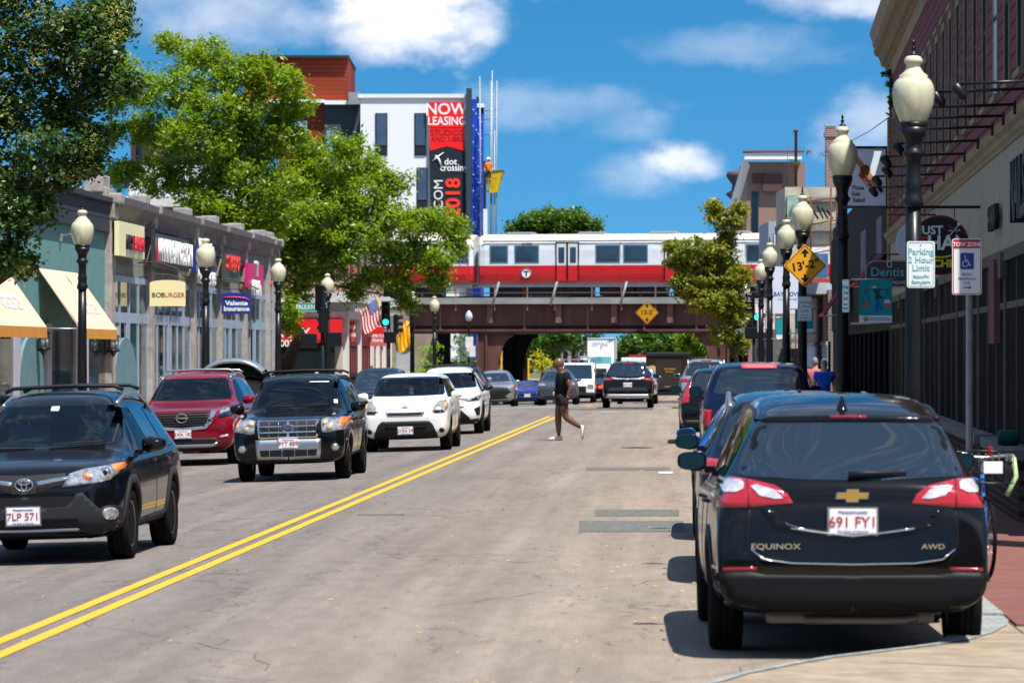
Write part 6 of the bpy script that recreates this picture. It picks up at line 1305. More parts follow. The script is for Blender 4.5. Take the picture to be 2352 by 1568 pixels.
def lorry():
    v=345; r=empty('box_lorry',(-7.1,v,G(-7,v)-.05),0,'white box lorry with a bonneted cab coming toward the camera beyond the bridge','lorry'); WP=P_WHITE
    mb=MB(); mb.rbox(-1.3,1.3,3.0,10.5,1.15,4.25,.05); mb.build('cargo_box',mat('box_white',(.72,.73,.74),.4),r)
    mb=MB(); mb.box(-1.3,1.3,2.97,3.0,4.1,4.22); mb.box(-1.3,-1.22,2.97,3.0,1.2,4.2); mb.box(1.22,1.3,2.97,3.0,1.2,4.2); mb.build('box_trim',M_('silver'),r)
    o=text('lettering','GETIRA',.42,FC(Vector((-.1,2.96,3.7))),mat('box_grey',(.35,.4,.45),.5),None,.01); o.parent=r; o=text('lettering','10071',.22,FC(Vector((.85,2.96,4.0))),BLK,None,.01); o.parent=r
    mb=MB(); mb.rbox(-.05,.05,2.95,2.97,3.3,3.5,.01); mb.build('emblem',RED,r)
    mb=MB(); prof=[(1.2,.7),(1.2,1.75),(1.35,1.85),(1.9,2.65),(2.0,2.8),(2.9,2.85),(2.9,.7)]
    mb.prism(prof,-1.1,1.1,Matrix(((0,0,1,0),(1,0,0,0),(0,1,0,0),(0,0,0,1)))); mb.build('cab',WP,r)
    mb=MB(); mb.rbox(-.85,.85,-.1,1.4,.75,1.72,.14); mb.build('bonnet',WP,r); mb=MB(); mb.rbox(-.55,.55,-.14,-.08,.85,1.5,.02); mb.build('grille',M_('dark_trim'),r)
    mb=MB(); mb.add([(-1.0,1.38,1.9),(1.0,1.38,1.9),(.98,1.86,2.58),(-.98,1.86,2.58)],[(0,1,2,3)]); mb.add([(x,y-.02,z) for x,y,z in [(-1.0,1.38,1.9),(1.0,1.38,1.9),(.98,1.86,2.58),(-.98,1.86,2.58)]],[(0,1,2,3)]); mb.build('windscreen',mat('lorry_glass',(.02,.11,.12),.1,col2=(.1,.3,.3),vscale=1.5),r)
    mb=MB(); mb.rbox(-1.05,1.05,-.35,-.1,.45,.80,.05); mb.build('bumper',M_('chrome'),r)
    for sx in (-1,1):
        mb=MB(); mb.rbox(sx*.9-.25,sx*.9+.25,-.05,1.2,.75,1.35,.1); mb.build('wing',WP,r); mb=MB(); mb.rbox(sx*.92-.16,sx*.92+.16,-.12,-.04,.95,1.15,.03); mb.build('headlight',M_('clear_lens'),r)
        mb=MB(); mb.tube([(sx*1.1,1.4,2.3),(sx*1.4,1.3,2.3)],.02); mb.rbox(sx*1.42-.1,sx*1.42+.1,1.25,1.32,1.8,2.4,.03); mb.build('wing_mirror',M_('chrome'),r)
        mb=MB(); mb.rbox(sx*.5-.08,sx*.5+.08,1.95,2.1,2.82,2.9,.02); mb.build('roof_marker',M_('amber_lens'),r)
    wheelset(r,[(sx*.98,y) for sx in (-1,1) for y in (.5,7.6,8.8)],.50)
lorry()
def van():
    v=212; r=empty('white_van',(-5.65,v,G(-5.6,v)),0,'white van with a ladder rack coming toward the camera behind the grey crossover','van')
    mb=MB(); prof=[(0,.45),(0,1.0),(.15,1.12),(.9,1.30),(1.75,2.15),(2.1,2.22),(5.3,2.22),(5.4,2.1),(5.4,.45)]
    bm=bmesh.new(); mb.prism(prof,-.95,.95,Matrix(((0,0,1,0),(1,0,0,0),(0,1,0,0),(0,0,0,1)))); o=mb.build('body',P_WHITE,r); md=o.modifiers.new('b','BEVEL'); md.width=.08; md.segments=3; bm.free()
    mb=MB(); mb.add([(-.82,.93,1.36),(.82,.93,1.36),(.76,1.68,2.10),(-.76,1.68,2.10)],[(0,1,2,3)]); mb.v=[(x,y-.03,z+.02) for x,y,z in mb.v]; mb.build('windscreen',G_DARK,r)
    mb=MB(); 
    for sx in (-1,1): mb.box(sx*.951-.004,sx*.951+.004,1.3,2.2,1.4,2.0)
    mb.build('side_window',G_DARK,r)
    for sx in (-1,1):
        mb=MB(); mb.rbox(sx*.74-.16,sx*.74+.16,-.03,.05,.85,1.05,.02); mb.build('headlight',M_('clear_lens'),r); mb=MB(); mb.rbox(sx*1.08-.1,sx*1.08+.1,1.2,1.3,1.35,1.6,.03); mb.build('wing_mirror',M_('plastic_black'),r)
    mb=MB(); mb.box(-.5,.5,-.02,0,.6,.95); mb.build('grille',M_('plastic_black'),r); mb=MB(); mb.rbox(-.95,.95,-.1,.1,.42,.6,.04); mb.build('bumper',M_('plastic_grey'),r)
    mb=MB()
    for y in (2.2,3.6,5.0): mb.tube([(-.8,y,2.22),(-.8,y,2.42),(.8,y,2.42),(.8,y,2.22)],.025)
    for x in (-.45,-.1): mb.tube([(x,2.0,2.47),(x,5.2,2.47)],.025)
    mb.build('roof_rack',M_('silver'),r); mb=MB(); mb.rbox(.1,.6,2.6,4.0,2.44,2.6,.03); mb.build('ladder',M_('galv'),r)
    wheelset(r,[(sx*.84,y) for sx in (-1,1) for y in (.9,4.4)],.36)
van()
def fire_engine():
    v=250; r=empty('fire_engine',(-2.6,v,G(-2,v)),0,'red and white fire vehicle with light bar, mostly hidden behind the silver pickup','fire engine')
    mb=MB(); mb.rbox(-1.2,1.2,0,6,.6,2.15,.08); mb.build('body',mat('fire_red',(.55,.01,.01),.25,coat=.6),r); mb=MB(); mb.rbox(-1.2,1.2,-.02,6,2.15,2.5,.08); mb.build('upper_body',P_WHITE,r)
    mb=MB(); mb.rbox(-.7,.7,.1,.4,2.5,2.68,.04); mb.build('light_bar',M_('red_lens'),r); mb=MB(); mb.rbox(-.95,-.7,-.06,0,1.9,2.1,.02); mb.rbox(.7,.95,-.06,0,1.9,2.1,.02); mb.build('tail_light',M_('red_lit'),r); wheelset(r,[(sx*1.0,y) for sx in (-1,1) for y in (1.2,4.8)],.48)
fire_engine()
# ================================================================ STREET LAMPS
AC=bpy.data.materials.new('acorn_glass'); AC.use_nodes=True; t=AC.node_tree; t.nodes.clear(); o_=t.nodes.new('ShaderNodeOutputMaterial')
d1=t.nodes.new('ShaderNodeBsdfTranslucent'); d1.inputs[0].default_value=(.97,.92,.66,1); d2=t.nodes.new('ShaderNodeBsdfTransparent'); d2.inputs[0].default_value=(.95,.90,.6,1); g_=t.nodes.new('ShaderNodeBsdfGlossy'); g_.inputs['Roughness'].default_value=.12
df=t.nodes.new('ShaderNodeBsdfDiffuse'); df.inputs[0].default_value=(.90,.86,.62,1); m0=t.nodes.new('ShaderNodeMixShader'); m0.inputs[0].default_value=.8; t.links.new(d1.outputs[0],m0.inputs[1]); t.links.new(df.outputs[0],m0.inputs[2])
m1=t.nodes.new('ShaderNodeMixShader'); m1.inputs[0].default_value=.32; t.links.new(m0.outputs[0],m1.inputs[1]); t.links.new(d2.outputs[0],m1.inputs[2]); m2=t.nodes.new('ShaderNodeMixShader'); fr_=t.nodes.new('ShaderNodeFresnel'); fr_.inputs[0].default_value=1.5; t.links.new(fr_.outputs[0],m2.inputs[0]); t.links.new(m1.outputs[0],m2.inputs[1]); t.links.new(g_.outputs[0],m2.inputs[2]); t.links.new(m2.outputs[0],o_.inputs[0])
LH=5.17
def lamp_proto():
    r=empty('street_lamp',(0,0,0)); BM=M_('black_metal')
    mb=MB(); mb.lathe([(.21,0),(.21,.10),(.17,.16),(.19,.22),(.19,.55),(.15,.62),(.12,.72),(.135,.78),(.105,.85)],24); mb.build('base',BM,r)
    mb=MB(); mb.lathe([(.098,.84),(.09,1.6),(.082,2.6),(.076,3.42)],32,flute=(.8,3.5)); mb.lathe([(.076,3.42),(.10,3.44),(.10,3.50),(.085,3.53),(.078,3.60),(.092,3.64),(.078,3.69),(.070,3.80),(.076,3.92),(.112,3.97),(.115,3.99),(.085,4.02),(.078,4.07),(.095,4.13),(.125,4.18),(.142,4.25)],24); mb.build('pole',BM,r)
    mb=MB(); mb.lathe([(.14,4.25),(.145,4.30),(.12,4.31)],24); mb.build('collar',BM,r)
    mb=MB(); mb.lathe([(.130,4.30),(.150,4.34),(.180,4.41),(.203,4.49),(.214,4.57),(.213,4.64),(.200,4.70),(.172,4.745),(.145,4.765),(.148,4.79),(.105,4.82),(.075,4.87),(.072,4.90),(.095,4.925),(.098,4.945),(.075,4.985),(.03,5.005)],32); gl=mb.mesh('globe'); gl.materials.append(AC); link('globe',gl,None,r)
    mb=MB(); mb.lathe([(.05,4.28),(.05,4.5),(.045,4.66),(.02,4.68)],12); mb.build('bulb_housing',mat('housing',(.7,.68,.55),.5),r)
    mb=MB(); mb.lathe([(.055,5.0),(.04,5.02),(.02,5.035),(.018,5.06),(.03,5.075),(.012,5.09),(.012,5.11),(.02,5.12),(.004,5.17)],14); mb.build('finial',BM,r)
    return r
lp=lamp_proto(); LAMP={}
RL=[(2098,97,90,'nearest right-hand lamp, with a Parking 2 Hour sign on its pole'),(1935,69,262,'black street lamp carrying the teal banner and the tilted parking sign'),(1843,52,428,'black street lamp behind the yellow 13-2 clearance sign'),(1806,43,487,'black street lamp just left of the yellow clearance sign'),(1768,36,543,'black street lamp above the white and teal parking signs'),(1748,32,583,'black street lamp beside the far right traffic signal'),(1711,24,635,'small far street lamp left of the right-hand traffic signal, in front of the olive tree')]
LL=[(189,53,462,'black street lamp in front of the teal shop awnings'),(472,45,531,'black street lamp in front of the blue flush sign'),(639,36,580,'black street lamp at the far corner of the grey storefront'),(752,31,617,'black street lamp beside the green FAULKNER street sign'),(947,26,660,'black street lamp half hidden by leaves beside the pale mural wall'),(998,23,672,'black street lamp at the left end of the rail bridge')]
def put_lamp(o,x,wpx,top,lab,grp):
    s=wpx/.428; D=F/s; p=P(x,top,D); zt=p.z; z0=zt-LH*1.0
    o.location=(p.x,p.y,z0); o['label']=lab if lab.startswith('black') or lab.startswith('small') else 'black street lamp, '+lab; o['category']='street lamp'; o['group']=grp; return o
allL=[(a,'street lamps on the right pavement') for a in RL]+[(a,'street lamps on the left pavement') for a in LL]
for i,(a,g) in enumerate(allL):
    o=lp if i==0 else copy_tree(lp)
    # all lamps stand on the ground: the pole is stretched only through its own height
    s=a[1]/.428; D=F/s; p=P(a[0],a[2],D); zg=(G(-10.6,p.y)+.13) if p.x<-5 else dip(p.y)+.125
    k=(p.z-zg)/LH; put_lamp(o,*a,g); o.location=(p.x,p.y,zg); o.scale=(1 if .9<k<1.1 else 1,1,k); LAMP[i]=(p.x,p.y,zg,k)
# older clear globe lamp by the bridge column
r=empty('globe_lamp',P(1077,760,210),0,'small clear globe street lamp with two white signs, before the brown bridge column','street lamp'); s=F/210; zt=(760-712)/s; zg=dip(210)+.12-r.location.z
mb=MB(); mb.lathe([(.12,zg),(.10,zg+.8),(.06,zg+.9),(.05,zt-.75),(.09,zt-.68),(.13,zt-.62)],14); mb.build('pole',M_('black_metal'),r); mb=MB(); mb.lathe([(.1,zt-.62),(.2,zt-.45),(.2,zt-.28),(.12,zt-.12),(.03,zt-.02)],18); mb.build('globe',mat('clear_globe',(.45,.52,.58),.15,spec=.8),r)
# ================================================================ SIGNS
def plate_sign(name,x0,x1,y0,y1,D,mm,label,rad=.025,th=.012,rz=0,group=None,cat='road sign'):
    s=F/D; W=(x1-x0)/s; H=(y1-y0)/s; a=P((x0+x1)/2,(y0+y1)/2,D); r=empty(name,a,TH+rz,label,cat,group)
    def rr(w,h,rad,n=5):
        pts=[]
        for cx,cy,a0 in ((w/2-rad,h/2-rad,0),(-w/2+rad,h/2-rad,PI/2),(-w/2+rad,-h/2+rad,PI),(w/2-rad,-h/2+rad,1.5*PI)):
            pts+=[(cx+rad*math.cos(a0+PI/2*i/n),cy+rad*math.sin(a0+PI/2*i/n)) for i in range(n+1)]
        return pts
    mb=MB(); mb.prism(rr(W,H,rad),-th/2,th/2,Matrix.Rotation(PI/2,4,'X')); mb.build('plate',mm,r); r_rr=rr
    return r,W,H,rr
def ring(r,W,H,rr,m,ins=.012,w_=.006,rad=.02,y=-.008):
    a=rr(W-2*ins,H-2*ins,rad); b=rr(W-2*ins-2*w_,H-2*ins-2*w_,max(.004,rad-w_)); n=len(a)
    mb=MB(); mb.add([(x,y,z) for x,z in a]+[(x,y,z) for x,z in b],[(i,(i+1)%n,n+(i+1)%n,n+i) for i in range(n)]); return mb.build('border',m,r)
def stext(r,s,x,z,sz,m,sx=1,bold=0,y=-.0085,rot=0,ext=.0012):
    o=text('lettering',s,sz,Matrix.Translation((x,y,z))@Matrix.Rotation(PI/2,4,'X')@Matrix.Rotation(rot,4,'Z'),m,None,ext,sx=sx,bold=bold); o.parent=r
TG=mat('sign_teal',(.02,.34,.30),.5); TGL=mat('sign_teal_faded',(.16,.50,.46),.5); SR=mat('tow_red',(.50,.012,.05),.5); SB=mat('handicap_blue',(.01,.035,.30),.5)
def bolts(r,H): 
    mb=MB()
    for z in (H/2-.035,-H/2+.035): mb.lathe([(.008,0),(.006,.004),(.001,.005)],8,Matrix.Translation((0,-.008,z))@Matrix.Rotation(PI/2,4,'X'))
    mb.build('bolt',M_('galv'),r)
def parking(x0,x1,y0,y1,D,label,rz=0,m=TG,group='parking signs on the right lamp poles'):
    r,W,H,rr=plate_sign('parking_sign',x0,x1,y0,y1,D,WS,label,rz=rz,group=group); ring(r,W,H,rr,m); bolts(r,H)
    k=H/.457
    for s_,z,sz in (('Parking',.125,.085),('2 Hour',.045,.085),('Limit',-.035,.085),('Mon-Fri',-.118,.048),('8am-6pm',-.17,.048)): stext(r,s_,0,z*k,sz*k,m,bold=.0012,sx=1.05*W/.29)
    return r
parking(2083,2147,554,661,38.55,'faded Parking 2 Hour Limit sign on the nearest right lamp pole',m=TGL)
parking(1931,1955,642,717,54.5,'Parking 2 Hour Limit sign turned half away on the lamp pole with the teal banner',rz=R(-55))
parking(1832,1864,681,737,72.4,'Parking 2 Hour Limit sign below the yellow clearance sign')
parking(1760,1780,676,715,119,'small Parking sign above a TOW ZONE sign, beside the blue and white banner'); parking(1707,1723,778,806,156,'small Parking sign lowest on the far right pole'); parking(1684,1695,756,779,175,'tiny teal Parking sign farthest along the right pavement')
def tow(x0,x1,y0,y1,D,label,sym):
    r,W,H,rr=plate_sign('tow_zone_sign',x0,x1,y0,y1,D,WS,label,group='tow zone signs'); ring(r,W,H,rr,SR,.008,.008)
    mb=MB(); mb.prism(rr(W-.03,H*.145,.012),0,.002,Matrix.Translation((0,-.007,H/2-.015-H*.075))@Matrix.Rotation(PI/2,4,'X')); b_=mb.build('header',SR,r)
    stext(r,'TOW ZONE',0,H/2-.015-H*.08,W*.19,WS,sx=.92,bold=.002,y=-.012)
    if sym=='hp':
        mb=MB(); mb.prism(rr(W*.46,W*.55,.01),0,.002,Matrix.Translation((0,-.007,H*.10))@Matrix.Rotation(PI/2,4,'X')); mb.build('symbol_panel',SB,r)
        mb=MB(); z=H*.10; y=-.013; q=.007
        mb.tube([(-.03*0-.018+.030*math.cos(t),y,z-.028+.030*math.sin(t)) for t in [R(110)+R(250)*i/12 for i in range(13)]],.0045,5); mb.tube([(-.020,y,z+.035),(-.014,y,z-.008),(.014,y,z-.008),(.028,y,z-.045),(.042,y,z-.04)],.0055,5); mb.tube([(-.016,y,z+.012),(.012,y,z+.012)],.004,5); mb.lathe([(.001,.003),(.009,0)],10,Matrix.Translation((-.021,y,z+.050))@Matrix.Rotation(PI/2,4,'X')); mb.build('wheelchair_symbol',WS,r)
        stext(r,'HP-DV',0,-H*.14,.040,SB); stext(r,'Plate/Placard',0,-H*.215,.036,SB); stext(r,'Only',0,-H*.285,.036,SB)
        mb=MB(); z=-H*.37; mb.box(-.035,.02,-.011,-.008,z-.006,z+.006); mb.add([(.02,-.011,z-.017),(.05,-.011,z),(.02,-.011,z+.017)],[(0,1,2)]); mb.build('arrow',SB,r)
    elif sym=='np':
        mb=MB(); mb.tube([(.09*W/.27*math.cos(2*PI*i/20),-.012,.02+.09*W/.27*math.sin(2*PI*i/20)) for i in range(21)],.011,5,cap=False); mb.tube([(-.06,-.012,.08),(.06,-.012,-.04)],.009,5); mb.build('prohibition_ring',SR,r); stext(r,'P',0,.02,.13,BLK,bold=.004)
    else:
        for s_,z in (('STREET CLEANING',.2),('8AM-12PM',.1),('EVERY',-.1),('MON & THU',-.2)): stext(r,s_,.02,z*H,.045,BLK)
        stext(r,'P',-W*.3,.15*H,.1,BLK)
    return r
tow(2187,2255,548,677,40.0,'tall TOW ZONE sign with blue wheelchair symbol on the perforated steel post','hp')
tow(1759,1780,718,757,119,'no parking TOW ZONE sign directly under the small Parking sign','np'); tow(1740,1758,729,763,130,'lower left no parking TOW ZONE sign above the far cars','np'); tow(1734,1759,685,720,130,'wide TOW ZONE sign with small black print behind the Parking sign','txt')
r,W,H,rr=plate_sign('street_cleaning_sign',1703,1725,752,779,156.5,WS,'small white sign with black print above the lowest far Parking sign'); 
for z in (.2,.05,-.1,-.25): stext(r,'NO PARKING',.02,z*H,.05,BLK)
# perforated post
r=empty('sign_post',P(2226,1100,40.4),TH,'galvanised perforated steel post carrying the wheelchair TOW ZONE sign','sign post'); zz=r.location.z; 
mb=MB(); w0=.036
mb.add([(-w0,-.012,.1-zz),(-.015,-.03,.1-zz),(.015,-.03,.1-zz),(w0,-.012,.1-zz),(-w0,-.012,2.62+.3-zz),(-.015,-.03,2.92-zz),(.015,-.03,2.92-zz),(w0,-.012,2.92-zz)],[(0,1,5,4),(1,2,6,5),(2,3,7,6)]); mb.box(-w0,w0,-.011,-.006,.1-zz,2.92-zz); mb.build('post',mat('post_galv',(.34,.36,.35),.6,.4,var=.2,vscale=8),r)
mb=MB()
for i in range(100):
    z=.25+i*.0262-zz
    if z>2.86-zz: break
    mb.lathe([(.0001,0),(.0062,0)],6,Matrix.Translation((0,-.0315,z))@Matrix.Rotation(PI/2,4,'X'))
mb.build('hole_row',mat('hole_dark',(.02,.02,.02),.9),r)
# clearance signs
YS=mat('warning_yellow',(.82,.36,.006),.5); YS2=mat('warning_yellow_dull',(.55,.26,.01),.7,var=.1)
def clearance(cx,cy,half,D,label,m,txt="13'-2\"",rot=0):
    s=F/D; h=half/s; r=empty('clearance_sign',P(cx,cy,D),TH,label,'road sign','clearance signs reading 13-2')
    def dia(k,rad=.06):
        pts=[]
        for i in range(4):
            a=PI/2*i; c=Vector((math.cos(a),math.sin(a)))*k
            p=Vector((math.cos(a-PI/2),math.sin(a-PI/2)))*k; q=Vector((math.cos(a+PI/2),math.sin(a+PI/2)))*k
            for t_ in (0,.25,.5,.75,1): pts.append(tuple((c+(p-c)*rad)*(1-t_)**2+c*2*t_*(1-t_)+(c+(q-c)*rad)*t_*t_))
        return pts
    mb=MB(); mb.prism(dia(h),-.006,.006,Matrix.Rotation(PI/2,4,'X')); mb.build('plate',m,r)
    a=dia(h*.94,.05); b=dia(h*.905,.045); n=len(a); mb=MB(); mb.add([(x,-.0085,z) for x,z in a]+[(x,-.0085,z) for x,z in b],[(i,(i+1)%n,n+(i+1)%n,n+i) for i in range(n)]); mb.build('border',BLK,r)
    stext(r,txt,0,0,h*.52,BLK,sx=1.06,bold=h*.012,y=-.009,rot=rot)
    for sg in (1,-1):
        mb=MB(); z=sg*h*.56; k=h*.10
        mb.add([(-k*.6,-.009,z-sg*k*1.6),(k*.6,-.009,z-sg*k*1.6),(k*.6,-.009,z),(k*2.0,-.009,z),(0,-.009,z+sg*k*2.2),(-k*2.0,-.009,z),(-k*.6,-.009,z)],[tuple(range(7))]); mb.build('arrow',BLK,r)
    return r
clearance(1849,610,50,72.3,'bright yellow diamond 13-2 clearance sign on a lamp pole',YS,rot=R(10)); 
def banner(x0,x1,y0,y1,D,label,full=True):
    s=F/D; W=(x1-x0)/s; H=(y1-y0)/s; r=empty('pole_banner',P(x0,y1,D),TH,label,'banner','teal banners on the right lamp poles')
    bl=mat('banner_teal',(.02,.30,.34),.7,var=.08)
    mb=MB(); mb.rbox(0,W,-.004,.004,0,H,.002); mb.build('cloth',bl,r)
    mb=MB(); mb.box(.002,W-.002,-.008,-.0045,.002,H*.17); mb.build('caption_strip',WS,r)
    mb=MB(); mb.tube([(-.12,0,H+.01),(W+.03,0,H+.01)],.012); mb.tube([(-.12,0,-.01),(W+.06,0,-.01)],.012); mb.build('rod',M_('galv'),r)
    if full:
        y=-.008
        fig=lambda nm,pts,c: (lambda mb:(mb.add([(W*a,y-.0,H*b) for a,b in pts],[tuple(range(len(pts)))]),mb.build(nm,c,r)))(MB())
        fig('figure_trousers',[(.50,.53),(.61,.53),(.66,.40),(.72,.30),(.66,.28),(.58,.40),(.57,.25),(.50,.25),(.50,.40)],mat('fig_blue',(.02,.12,.42),.7)); fig('figure_shirt',[(.42,.78),(.60,.78),(.63,.66),(.74,.58),(.72,.55),(.62,.58),(.61,.54),(.49,.54),(.49,.70),(.38,.80)],mat('fig_teal',(.01,.09,.10),.7)); fig('figure_hat',[(.36,.80),(.57,.80),(.47,.88)],mat('fig_hat',(.75,.62,.12),.7))
        mb=MB(); mb.tube([(.17*W,y,.76*H),(.5*W,y,.80*H),(.88*W,y,.76*H)],.005,5)
        for cx in (.20,.86):
            for dx in (-.13,.13): mb.tube([(cx*W,y,.76*H),((cx+dx)*W,y,.44*H)],.003,4)
        mb.build('carrying_pole',mat('fig_brown',(.12,.05,.03),.7),r)
        fig('basket',[(.06,.45),(.34,.45),(.28,.38),(.12,.38)],mat('fig_basket',(.45,.15,.05),.7)); fig('basket',[(.72,.45),(1.0*.985,.45),(.93,.37),(.78,.37)],M_('fig_basket')); fig('basket_load',[(.10,.455),(.30,.455),(.26,.50),(.14,.50)],mat('fig_load',(.08,.02,.05),.7,col2=(.5,.4,.3),vscale=40)); fig('basket_load',[(.74,.455),(.96,.455),(.93,.54),(.78,.54)],mat('fig_white',(.6,.62,.62),.7))
        stext(r,'VIETNAMESE AMERICAN\nCOMMUNITY OF MASSACHUSETTS',W*.6,H*.085,.026,BLK,y=-.0095); fig('caption_emblem',[(.12,.12),(.20,.15),(.28,.12),(.26,.05),(.2,.02),(.14,.05)],mat('emblem_yg',(.45,.5,.05),.7))
    return r
banner(1973,2049,643,741,54.6,'teal banner with a figure in a straw hat carrying two baskets'); banner(1826,1868,711,764,73.5,'small teal banner behind the Parking sign below the yellow clearance sign',False); banner(1783,1797,730,777,88.5,'narrow teal banner between two far lamp poles',False); banner(1762,1772,757,778,105,'tiny teal banner beside the far no parking signs',False)
def ground_u(px,py,D): return P(px,py,D)
# shop blade signs on the right
def rsign(name,cx,cy,rpx,D,mm,label):
    s=F/D; R_=rpx/s; r=empty(name,P(cx,cy,D),TH,label,'hanging sign','hanging signs over the right pavement'); 
    mb=MB(); mb.lathe([(0.001,.03),(R_*.965,.03),(R_*.965,-.03),(0.001,-.03)],40,Matrix.Rotation(PI/2,4,'X'),smooth=False); mb.build('panel',mm,r); return r,R_
r,R_=rsign('round_hanging_sign',2158,563,67,52,mat('sign_black',(.008,.008,.010),.35),'round black kitchen sign with red rim and a yellow smile')
mb=MB(); mb.tube([(R_*.985*math.cos(2*PI*i/40),0,R_*.985*math.sin(2*PI*i/40)) for i in range(41)],.018,6,cap=False); mb.build('rim',mat('rim_red',(.30,.008,.015),.4),r)
stext(r,'JUST',-.12,R_*.50,.16,WS,bold=.004,y=-.034,sx=1.0); stext(r,'E',-.20,R_*.06,.22,M_('sign_red'),bold=.006,y=-.034); stext(r,'HAL',.08,R_*.06,.27,WS,bold=.008,y=-.034,sx=1.0); stext(r,'KITCHEN',0,-R_*.64,.14,mat('sign_yellow',(.75,.65,.01),.5),bold=.006,y=-.034,sx=1.05); stext(r,'est   2020',R_*.50,R_*.50,.04,WS,y=-.034)
mb=MB(); mb.tube([(R_*.66*math.sin(t),-.035,-R_*.12-R_*.30*math.cos(t)) for t in [R(-60)+R(110)*i/12 for i in range(13)]],.013,6); mb.tube([(R_*.5,-.035,-R_*.3),(R_*.62,-.035,-R_*.12),(R_*.70,-.035,-R_*.16)],.012,6); mb.build('smile',M_('sign_yellow'),r)
mb=MB(); mb.tube([(R_*.32,-.036,R_*.30),(R_*.66,-.036,R_*.70)],.007,5); mb.lathe([(.001,.004),(.022,.002),(.026,0)],12,Matrix.Translation((R_*.66,-.036,R_*.72))@Matrix.Rotation(PI/2,4,'X')); mb.build('spoon',WS,r); mb=MB(); mb.tube([(R_*.66,-.038,R_*.30),(R_*.30,-.038,R_*.70)],.008,5); mb.build('fork',M_('rim_red'),r)
mb=MB(); mb.tube([(-1.3,0,R_+.12),(.58,0,R_+.12)],.02,6); mb.tube([(-.2,0,R_+.12),(-.2,0,R_-.02)],.008,5); mb.tube([(.2,0,R_+.12),(.2,0,R_-.02)],.008,5); mb.build('bracket',M_('black_metal'),r)
r,R_=rsign('round_hanging_sign',2106,557,50,65.5,mat('sign_lavender',(.50,.55,.68),.5),'round pale lavender sign half hidden behind the near lamp pole'); stext(r,'CORE',.05,R_*.35,.16,BLK,bold=.004,y=-.034); mb=MB(); mb.tube([(-.5,0,R_+.1),(.6,0,R_+.1)],.015,6); mb.tube([(0,0,R_),(0,0,R_+.1)],.008); mb.build('bracket',M_('black_metal'),r)
s=F/75; r,W,H,rr=plate_sign('dentist_sign',1987,2103,598,660,75,mat('sign_brown',(.055,.045,.045),.5),'dark brown rounded sign reading Dentist in light blue','%' and .2,.06,cat='hanging sign',group='hanging signs over the right pavement')
ring(r,W,H,rr,mat('ring_grey',(.3,.3,.32),.5),.0,.025,.2,-.032); stext(r,'Dentist',-.02,.03,.25,mat('dentist_blue',(.12,.55,.68),.5),y=-.034); stext(r,'Dr. NGHIEM',.12,-.17,.095,WS,y=-.034)
mb=MB(); mb.tube([(-.02+.045*math.cos(t),-.036,.19+.06*math.sin(t)) for t in [2*PI*i/14 for i in range(15)]],.008,5); mb.build('emblem',WS,r)
mb=MB(); mb.tube([(-.4,0,H/2+.0),(-.35,0,H/2+.12),(.7,0,H/2+.12)],.014,6); mb.build('bracket',M_('black_metal'),r)
s=F/90; r,W,H,rr=plate_sign('pizza_sign',1930,2034,342,474,90,mat('sign_slate_white',(.70,.74,.84),.5),'large pale sign reading Pizza Sub Salad with a guitar neck painted on it',.004,.08,cat='hanging sign',group='hanging signs over the right pavement')
mb=MB()
for b_ in ((-W/2-.03,W/2+.03,H/2,H/2+.06),(-W/2-.03,W/2+.03,-H/2-.05,-H/2),(-W/2-.04,-W/2,-H/2,H/2),(W/2,W/2+.04,-H/2,H/2)): mb.box(b_[0],b_[1],-.06,.06,b_[2],b_[3])
mb.build('frame',M_('black_metal'),r)
for s_,z in (('Pizza',-.24),('Sub',-.385),('Salad',-.53)): stext(r,s_,-.12+{'Pizza':0,'Sub':-.05,'Salad':.02}[s_],z,.14,BLK,bold=.003,y=-.044)
rt=Matrix.Rotation(R(-52),4,'Y').inverted() if False else Matrix.Rotation(R(52),4,'Y')
gm=mat('guitar_wood',(.48,.20,.07),.6,var=.15); M0=Matrix.Translation((.12,-.046,.08))
mb=MB(); mb.box(-.48,.48,-.003,.003,-.062,.062,M0@rt); mb.lathe([(0.001,.004),(.125,.004)],24,M0@rt@Matrix.Translation((-.12,-.002,0))@Matrix.Rotation(PI/2,4,'X')); mb.build('guitar_neck',gm,r)
mb=MB()
for a in (0,.06,.09):
    for k in range(1 if a==0 else int(a*110)): mb.lathe([(0.001,.002),(.011,.002)],8,M0@rt@Matrix.Translation((-.12+a*math.cos(k*2*PI/max(1,int(a*110))),-.008,a*math.sin(k*2*PI/max(1,int(a*110)))))@Matrix.Rotation(PI/2,4,'X'))
mb.build('sound_hole',mat('hole_brown',(.08,.02,.01),.6),r)
mb=MB(); mb.box(-.30,.22,-.006,-.001,-.06,.06,Matrix.Translation((.11,-.046,-.14))@rt); mb.build('red_label',M_('sign_red'),r)
o=text('lettering','Hi-Fi',.12,Matrix.Translation((.10,-.056,-.16))@Matrix.Rotation(PI/2,4,'X')@Matrix.Rotation(R(-52),4,'Z'),mat('label_cream',(.8,.62,.25),.5),None,.002,sx=1.5,shear=.3,bold=.003); o.parent=r
mb=MB(); mb.box(.42,.52,-.05,.03,-.04,.04,M0@rt); mb.build('strap_peg',BLK,r)
r,W,H,rr=plate_sign('bay_cove_sign',1773,1844,612,720,108,mat('sign_ice',(.66,.70,.82),.5),'tall white sign reading BAY COVE behind the lamp poles',.01,.08,cat='hanging sign',group='hanging signs over the right pavement')
stext(r,'BAY COVE',-.02,-.12,.17,mat('cove_blue',(.02,.09,.35),.5),y=-.044,bold=.003,sx=.92); stext(r,'HUMAN SERVICES',0,-.26,.07,mat('cove_grey',(.3,.34,.42),.5),y=-.044)
mb=MB()
